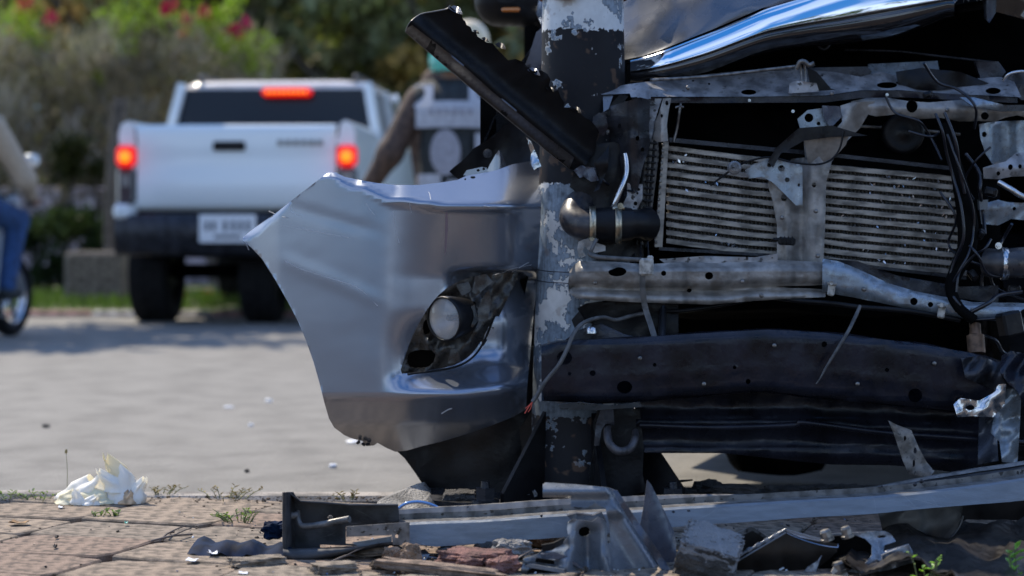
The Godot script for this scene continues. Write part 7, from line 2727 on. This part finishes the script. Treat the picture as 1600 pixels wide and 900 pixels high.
	for i in 16:
		var u = i / 15.0
		var x = lerpf(296, 452, u)
		var yb = lerpf(866, 874, u)
		var d = FOCAL * (EYE - PAVE) / (yb - 350.0)
		var row = []
		for k in 12:
			var w = k / 11.0
			var lift = sin(w * PI) * (6.0 + 20.0 * smoothstep(0.0, 0.45, u)) * (1.0 - 0.25 * smoothstep(0.7, 1.0, u))
			row.append(P(x + w * 16.0 - 4, yb - w * 24.0 * (1.0 - 0.3 * u) - lift * 0.5 + 2.0 * sin(u * 17.0 + w * 3.0), d + w * 0.13 - 0.02 * sin(w * PI)) + Vector3(0, 0.005 * sin(u * 23.0), 0.006 * sin(u * 11.0 + w * 4.0)))
		rows.append(row)
	m.loft(rows)
	single("blue_film", m, K["blue film"], "crumpled strip of dark blue film on the paving left of the long beam", "film")
	m = Shape.new()
	m.rock(P(428, 828, 4.36), Vector3(0.05, 0.04, 0.06), 14, 6, 0.3, 0.2)
	single("plastic_lump", m, K["blue film"], "small dark lump of plastic beside the beam's black end box", "plastic part")
	# fragments of blue mirror glass
	m = plate([650, 862, 664, 858, 672, 866, 660, 882, 648, 880], 4.2, {"thick": 0.003, "cell": 8, "bend": func(p): return (880.0 - p.y) * 0.003})
	single("glass_shard", m, K["mirror trim"], "bright shard of mirror next to the upright tan stone", "shard")
	m = plate([664, 868, 690, 872, 706, 880, 690, 888, 660, 884], 4.19, {"thick": 0.004, "cell": 8, "bend": func(p): return (885.0 - p.y) * 0.004})
	single("dark_shard", m, K["gloss black"], "glossy black shard lying right of the mirror shard", "shard")
	m = Shape.new()
	m.tube(P3([622, 795, 4.46, 634, 787, 4.46, 652, 784, 4.46, 670, 787, 4.46, 684, 793, 4.46]), 0.0035, 7, 4)
	single("bright_ring", m, K["blue trim"], "curved blue trim fragment showing above the beam's top edge", "trim")


func make_rubble():
	# x, y of the foot, size, seed, material, boxiness, label
	var list = [
		[642, 884, Vector3(0.036, 0.046, 0.035), 3, "tan stone", 0.45, "upright tan stone with one sunlit face under the beam"],
		[612, 877, Vector3(0.03, 0.03, 0.03), 23, "tan stone", 0.4, "small tan stone left of the upright one"],
		[740, 884, Vector3(0.135, 0.034, 0.08), 5, "red brick", 0.75, "long broken red paving brick under the middle of the beam"],
		[735, 890, Vector3(0.05, 0.024, 0.04), 6, "red brick", 0.5, "pinkish brick fragment in front of the long broken brick"],
		[800, 872, Vector3(0.075, 0.04, 0.06), 7, "concrete", 0.5, "grey brown lump left of the grey moulding"],
		[786, 893, Vector3(0.06, 0.03, 0.05), 8, "red brick", 0.5, "dark red brick bit near the foot of the grey moulding"],
		[836, 852, Vector3(0.10, 0.03, 0.07), 9, "tan stone", 0.6, "flat brown paving piece behind the grey moulding"],
		[575, 866, Vector3(0.14, 0.018, 0.08), 10, "paver 1", 0.7, "flat broken paver piece below the black end box"],
		[690, 896, Vector3(0.24, 0.02, 0.05), 11, "paver 3", 0.7, "long orange sunlit sliver of paver at the bottom edge"],
		[600, 888, Vector3(0.05, 0.016, 0.03), 12, "dirt", 0.3, "dark crumb of soil beside the flat paver piece"],
		[700, 868, Vector3(0.04, 0.02, 0.04), 13, "dark stone", 0.4, "dark chip of asphalt between shard and brick"],
		[830, 882, Vector3(0.03, 0.018, 0.03), 15, "dark stone", 0.4, "small black stone by the moulding's slot"],
		[764, 868, Vector3(0.05, 0.03, 0.05), 16, "dark stone", 0.4, "dark lump lying on the broken red brick"],
	]
	for q in list:
		var m = Shape.new()
		var p = ground_at(q[0], q[1])
		m.rock(p + Vector3(0, q[2].y * 0.42, 0), q[2] * 1.15, q[3], 7, q[5], 0.2, Basis(Vector3.UP, rng.randf_range(-0.5, 0.5)) * Basis(Vector3(0, 0, 1), rng.randf_range(-0.12, 0.12)))
		single("rubble_stone", m, K[q[4]], q[6], "stone", "rubble under the wreck")
	# concrete chunk with a pebbled top
	var cb = Basis(Vector3(0, 0, 1), -0.24) * Basis(Vector3.RIGHT, 0.30) * Basis(Vector3.UP, -0.16)
	var cc = ground_at(1112, 905) + Vector3(0.0, 0.036, -0.06)
	var m = Shape.new()
	m.rock(cc, Vector3(0.135, 0.08, 0.15), 17, 12, 0.8, 0.09, cb)
	var ch = thing("concrete_chunk", "broken concrete chunk with a pale gritty top right of the plastic shard", "concrete chunk", ground_at(1112, 905))
	obj("core", m, K["dark stone"], ch)
	m = Shape.new()
	m.rock(cc + cb * Vector3(0, 0.016, -0.002), Vector3(0.131, 0.056, 0.146), 17, 12, 0.8, 0.09, cb)
	obj("pale_layer", m, K["pale aggregate"], ch)
	var grit = Shape.new()
	for k in 800:
		var q = Vector3(rng.randf_range(-0.057, 0.057), 0.034 + rng.randfn() * 0.002, rng.randf_range(-0.06, 0.06))
		var z = rng.randf_range(0.004, 0.007)
		grit.rock(cc + cb * q, Vector3(z, z * 0.7, z), k, 2, 0.2, 0.2)
	var go = obj("gritty_top", grit, K["pale aggregate"], ch)
	go.set_meta("kind", "stuff")
	# slab tipped up behind the beam, and dark footing stones
	m = plate([588, 788, 600, 780, 640, 762, 662, 757, 672, 770, 676, 786, 676, 800, 588, 800], 5.0, {"thick": 0.05, "cell": 8, "dent": 0.02, "bend": func(p): return (775.0 - p.y) * 0.004})
	single("tilted_slab", m, K.concrete, "grey slab of kerb stone tipped up behind the beam's left end", "slab")
	m = Shape.new()
	m.rock(P(718, 778, 4.95), Vector3(0.09, 0.04, 0.1), 18, 8, 0.7, 0.12)
	single("rubble_stone", m, K["dark stone"], "black stone on the post's base plate behind the beam", "stone")
	m = Shape.new()
	m.rock(P(824, 774, 4.93), Vector3(0.045, 0.04, 0.05), 19, 8, 0.3, 0.3)
	single("rubble_stone", m, K["concrete"], "rough grey pebble by the post's foot, behind the moulding's arm", "stone")
	# strip of broken soil and bark under the car where the paving ends
	for i in 9:
		m = Shape.new()
		m.rock(P(1020 + i * 42 + rng.randf_range(-9, 9), 768 + rng.randf_range(-5, 5), 5.05 + rng.randf_range(-0.05, 0.1)), Vector3(rng.randf_range(0.07, 0.13), rng.randf_range(0.02, 0.045), 0.09), 40 + i, 6, 0.3, 0.25)
		var names = ["first", "second", "third", "fourth", "fifth", "sixth", "seventh", "eighth", "ninth"]
		single("soil_clod", m, K["dark stone"], "dark clod of broken ground at the kerb under the wreck, %s from the post" % names[i], "clod", "clods along the kerb under the wreck")
	for q in [[[1010, 738, 5.0, 1022, 742, 5.0, 1034, 742, 5.02], "thin splinter pointing right above the kerb gap"], [[1020, 746, 5.0, 1050, 752, 5.0, 1082, 750, 5.02], "longer splinter lying under the undershield near the kerb gap"]]:
		m = Shape.new()
		m.tube(P3(q[0]), [0.005, 0.004, 0.002], 6, 3)
		single("splinter", m, K["black plastic"], q[1], "splinter")
	# broken paving edges in the foreground
	for q in [[404, 884, 0.13, "cracked corner of a paver lifted beside the blue film"], [520, 893, 0.10, "cracked paver scrap at the bottom edge below the end box"]]:
		m = Shape.new()
		m.rock(ground_at(q[0], q[1]) + Vector3(0, 0.008, 0), Vector3(q[2], 0.022, 0.06), int(q[0]), 8, 0.75, 0.14, Basis(Vector3.UP, 0.5))
		single("paver_scrap", m, K["paver 4"], q[3], "paving scrap")


func make_litter():
	# two crumpled pieces of bag: thin pleated sheets drawn together
	# each: offset, half width, height, half depth, lean, pleats, turn of the ridge, material
	for q in [[132, 784, [[0.0, 0.0, -0.01, 0.064, 0.058, 0.04, 0.35, 4, 0.4, "tissue"], [0.03, 0.0, 0.008, 0.05, 0.034, 0.034, -0.6, 5, 1.4, "yellow tissue"], [-0.034, 0.0, 0.018, 0.03, 0.03, 0.024, 0.5, 3, 2.0, "yellow tissue"], [-0.004, 0.0, 0.045, 0.017, 0.034, 0.012, -0.4, 3, 0.2, "tissue"], [0.022, 0.0, 0.048, 0.02, 0.022, 0.014, 0.7, 4, 1.1, "tissue"]], "low crumpled yellowish white bag at the kerb, left one of the two", 4],
			[194, 784, [[0.004, 0.0, 0.0, 0.042, 0.082, 0.03, -0.25, 5, 0.6, "tissue"], [-0.004, 0.03, -0.004, 0.03, 0.078, 0.02, -0.55, 4, 1.7, "yellow tissue"], [-0.016, 0.026, 0.01, 0.026, 0.05, 0.016, -0.9, 3, 2.6, "tissue"], [0.024, 0.0, 0.014, 0.026, 0.056, 0.02, 0.5, 4, 0.0, "tissue"], [0.012, 0.0, 0.03, 0.018, 0.03, 0.012, 0.2, 3, 0.9, "stained tissue"]], "tall crumpled white bag stained orange, right one of the two at the kerb", 9]]:
		var d = 5.08
		var base = P(q[0], 0, d)
		base.y = PAVE
		var t = thing("crumpled_bag", q[3], "litter", base)
		for b in q[2]:
			var c = base + Vector3(b[0], b[1], b[2])
			var rows = []
			for i in 12:
				var v = i / 11.0
				var wide = cos(v * 1.35) * (1.0 + 0.12 * sin(v * 9.0 + b[8]))
				var row = []
				for j in 40:
					var w = TAU * j / 40
					var pl = 1.0 + 0.26 * (absf(sin(w * b[7] * 0.5 + b[8] + v * 1.6)) - 0.6) + 0.10 * absf(sin(w * 5.0 + v * 7.0 + b[8] * 3.0)) + rng.randf_range(-0.035, 0.035)
					row.append(c + Vector3(cos(w) * b[3] * wide * pl + b[6] * b[4] * v * v, b[4] * v * (1.0 + 0.14 * sin(w * 2.0 + b[8])) + 0.001, sin(w) * b[5] * wide * pl))
				rows.append(row)
			var mm = Shape.new()
			mm.loft(rows, true, 1)
			obj("fold", mm, K[b[9]], t)
	# scraps, a bottle cap and chips on the paving
	var scraps = [[300, 878, 22, 7, "scrap white", "white paper sliver on the paving left of the blue film's tip", 0.004], [333, 868, 18, 6, "scrap white", "white and dark chip just below the blue film", 0.008], [523, 888, 15, 6, "scrap white", "small white chip below the black end box", 0.003], [580, 866, 12, 5, "scrap white", "pale chip on the flat paver piece", 0.003],
		[197, 820, 7, 3, "teal shell", "tiny green bottle cap on the paving", 0.006], [30, 820, 36, 6, "dry leaf", "curled brown leaf at the left edge of the paving", 0.008], [86, 858, 6, 4, "dark stone", "black pebble on the paving at the lower left", 0.008], [88, 843, 5, 4, "dark stone", "smaller black pebble above the lower left one", 0.007], [380, 898, 18, 5, "scrap white", "white scrap at the bottom edge under the blue film", 0.003], [95, 795, 10, 4, "scrap white", "pale crumb of plastic in front of the left bag", 0.004]]
	for q in scraps:
		var c = ground_at(q[0], q[1])
		var k = -c.z / FOCAL
		var m = Shape.new()
		var rows = []
		for i in 5:
			var row = []
			for j in 7:
				var u = j / 6.0 - 0.5
				var v = i / 4.0 - 0.5
				var w = 1.0 - 0.3 * absf(sin(i * 2.3 + q[0]))
				row.append(c + Vector3(u * q[2] * k * w, 0.003 + q[6] * (absf(u) + 0.6 * sin(v * 5.0 + u * 3.0) * 0.5 + 0.2), v * q[3] * k * 4.0))
			rows.append(row)
		m.loft(rows)
		var below = []
		for r in rows:
			var row = []
			for p in r:
				row.append(p - Vector3(0, 0.0015, 0))
			row.reverse()
			below.append(row)
		m.loft(below)
		single("litter_scrap" if q[4] != "dry leaf" else "fallen_leaf", m, K[q[4]], q[5], "litter" if q[4] != "dark stone" else "pebble")
	# specks of litter out on the road, beyond focus
	for q in [[553, 692, 26, "flat pale green scrap on the road under the bumper corner", 0.012], [520, 731, 12, "white crumb on the road left of the splash shield", 0.015], [420, 628, 12, "white crumb far out on the road left of the bumper corner", 0.015], [357, 637, 16, "pale flat scrap on the road at mid distance", 0.008], [72, 668, 12, "grey crumb on the road above the crumpled bags", 0.015], [386, 738, 8, "dark crumb on the road near the kerb", 0.012], [392, 666, 8, "small grey crumb on the road beyond the dark one", 0.012]]:
		var d = FOCAL * EYE / (q[1] - 350.0)
		var m = Shape.new()
		m.rock(P(q[0], q[1], d) + Vector3(0, q[4] * 0.4, 0), Vector3(q[2] * d / FOCAL, q[4], q[2] * d / FOCAL), int(q[0]), 4, 0.3, 0.2)
		single("road_crumb", m, K["dark stone"] if q[1] == 738 or q[1] == 668 else K["scrap white"], q[3], "litter", "crumbs of wreckage on the road")
	var frag = MultiMesh.new()
	frag.transform_format = MultiMesh.TRANSFORM_3D
	frag.use_colors = true
	frag.mesh = Shape.new().rock(Vector3.ZERO, Vector3(1, 0.35, 0.7), 8, 2, 0.5, 0.3).mesh()
	frag.instance_count = 700
	for i in 700:
		var x = rng.randfn() * 260 + 860
		var y = rng.randf_range(800, 900)
		var p = ground_at(x, y)
		var sz = rng.randf_range(0.002, 0.007) * (2.2 if rng.randf() < 0.08 else 1.0)
		frag.set_instance_transform(i, Transform3D(Basis.from_euler(Vector3(rng.randf() * 0.8, rng.randf() * 6, rng.randf() * 0.8)).scaled(Vector3(sz, sz, sz)), p + Vector3(0, sz * 0.25, 0)))
		var k = rng.randf()
		frag.set_instance_color(i, Color(0.02, 0.02, 0.024) if k < 0.5 else (Color(0.5, 0.54, 0.58) if k < 0.65 else (Color(0.16, 0.12, 0.09) if k < 0.9 else Color(0.1, 0.16, 0.3))))
	var fi = MultiMeshInstance3D.new()
	fi.name = "fragments"
	fi.multimesh = frag
	fi.material_override = K["fragment"]
	fi.set_meta("kind", "stuff")
	tag(fi, "crumbs of black plastic, glass and brick strewn over the paving below the wreck", "fragments")
	add_child(fi)
	# dry twigs
	var tw = [[[250, 848, 262, 842, 272, 834], "forked dry twig on the paving left of the blue film"], [[236, 848, 270, 846, 300, 838], "long dry twig lying toward the weeds"], [[556, 872, 540, 878, 512, 884], "root fibre beside the flat paver piece"], [[828, 866, 812, 880, 804, 884], "grey cable stub beside the moulding's foot"]]
	for q in tw:
		var m = Shape.new()
		var pts = []
		for i in range(0, q[0].size(), 2):
			pts.append(ground_at(q[0][i], q[0][i + 1]) + Vector3(0, 0.004 + 0.004 * (i % 4), 0))
		m.tube(pts, 0.0022, 5, 4)
		var e = pts[1]
		m.tube([e, e + Vector3(0.02, 0.008, -0.02), e + Vector3(0.035, 0.012, -0.03)], 0.0014, 5, 2)
		single("twig", m, K["dry twig"], q[1], "twig")


func weed(called, label, x, y, spread, height, count, tone, flower = null):
	var c = ground_at(x, y)
	var t = thing(called, label, "weed", c, "weeds in the paving")
	var st = Shape.new()
	var lv = 0
	for i in count:
		var a = rng.randf() * TAU
		var r = spread * sqrt(rng.randf())
		var b = c + Vector3(cos(a) * r * 0.7, 0, sin(a) * r * 0.5)
		var tip = c + Vector3(cos(a) * r * 1.3, height * rng.randf_range(0.4, 1.0), sin(a) * r)
		var mid = b.lerp(tip, 0.5) + Vector3(0, height * 0.15, 0)
		st.tube([b, mid, tip], [0.0012, 0.001, 0.0006], 4, 2, false)
		for k in 4:
			var p = Shape.spline([b, mid, tip], 0 if k < 2 else 1, (k % 2) * 0.5 + 0.4)
			var w = rng.randf() * TAU
			var d = Vector3(cos(w), rng.randf_range(0.1, 0.9), sin(w)).normalized()
			var s = d.cross(Vector3.UP).normalized()
			var l = rng.randf_range(0.008, 0.018) * (height / 0.04 if height > 0.06 else 1.0)
			var m = Shape.new()
			m.group(-1)
			var up = s.cross(d) * 0.12 * l
			m.quad(p, p + d * l * 0.5 + s * l * 0.2 + up, p + d * l, p + d * l * 0.5 - up * 0.5)
			m.quad(p, p + d * l * 0.5 - up * 0.5, p + d * l, p + d * l * 0.5 - s * l * 0.2 + up)
			if lv < 60:
				obj("leaf", m, K[tone], t)
			lv += 1
	var stems = obj("stems", st, K["weed stem"], t)
	stems.set_meta("kind", "stuff")
	return t


func make_weeds():
	weed("paving_weed", "low green weed clump on the paving left of the beam's end box", 376, 816, 0.055, 0.032, 22, "weed leaf")
	weed("paving_weed", "tiny sprig in a paver joint below the right crumpled bag", 152, 808, 0.02, 0.016, 5, "weed leaf")
	weed("paving_weed", "second tiny sprig close to the right of the first", 180, 808, 0.018, 0.016, 5, "weed leaf")
	weed("paving_weed", "flat green weed at the foot of the left crumpled bag", 62, 782, 0.06, 0.02, 10, "weed leaf")
	weed("paving_weed", "weed at the kerb at the far left edge", 12, 781, 0.05, 0.018, 8, "weed leaf")
	weed("paving_weed", "dry weed at the kerb between right bag and bumper shadow", 250, 772, 0.05, 0.025, 9, "dry weed")
	weed("paving_weed", "dry grassy weed at the kerb above the green clump", 350, 780, 0.08, 0.028, 12, "dry weed")
	var bs = ground_at(104, 779)
	var bt = thing("bud_stem", "thin stem with a yellowish bud rising at the kerb behind the left bag", "weed", bs)
	var sm = Shape.new()
	sm.tube([bs, bs + Vector3(0.002, 0.06, 0), bs + Vector3(-0.001, 0.112, 0)], [0.0008, 0.0007, 0.0005], 5, 3)
	obj("stem", sm, K["weed stem"], bt)
	sm = Shape.new()
	sm.rock(bs + Vector3(-0.001, 0.115, 0), Vector3(0.007, 0.011, 0.007), 3, 4, 0.1, 0.1)
	obj("bud", sm, K["dry weed"], bt)
	weed("paving_weed", "brown weed at the kerb left of the tilted slab", 545, 782, 0.05, 0.025, 8, "dry weed")
	# bright sprigs in front at the lower right
	weed("bright_sprig", "bright green sprig at the bottom edge right of the metal bracket", 1452, 912, 0.03, 0.06, 5, "bright leaf")
	weed("bright_sprig", "bright green sprig in the lower right corner", 1592, 912, 0.03, 0.07, 5, "bright leaf")


func _ready():
	rng.seed = 4
	crumple.seed = 8
	crumple.frequency = 0.016
	crumple.fractal_octaves = 3
	make_camera()
	make_light()
	make_textures()
	make_materials()
	make_ground()
	make_background()
	make_pickup()
	make_people()
	make_rider()
	make_post()
	make_wreck()
	make_bumper()
	make_debris()
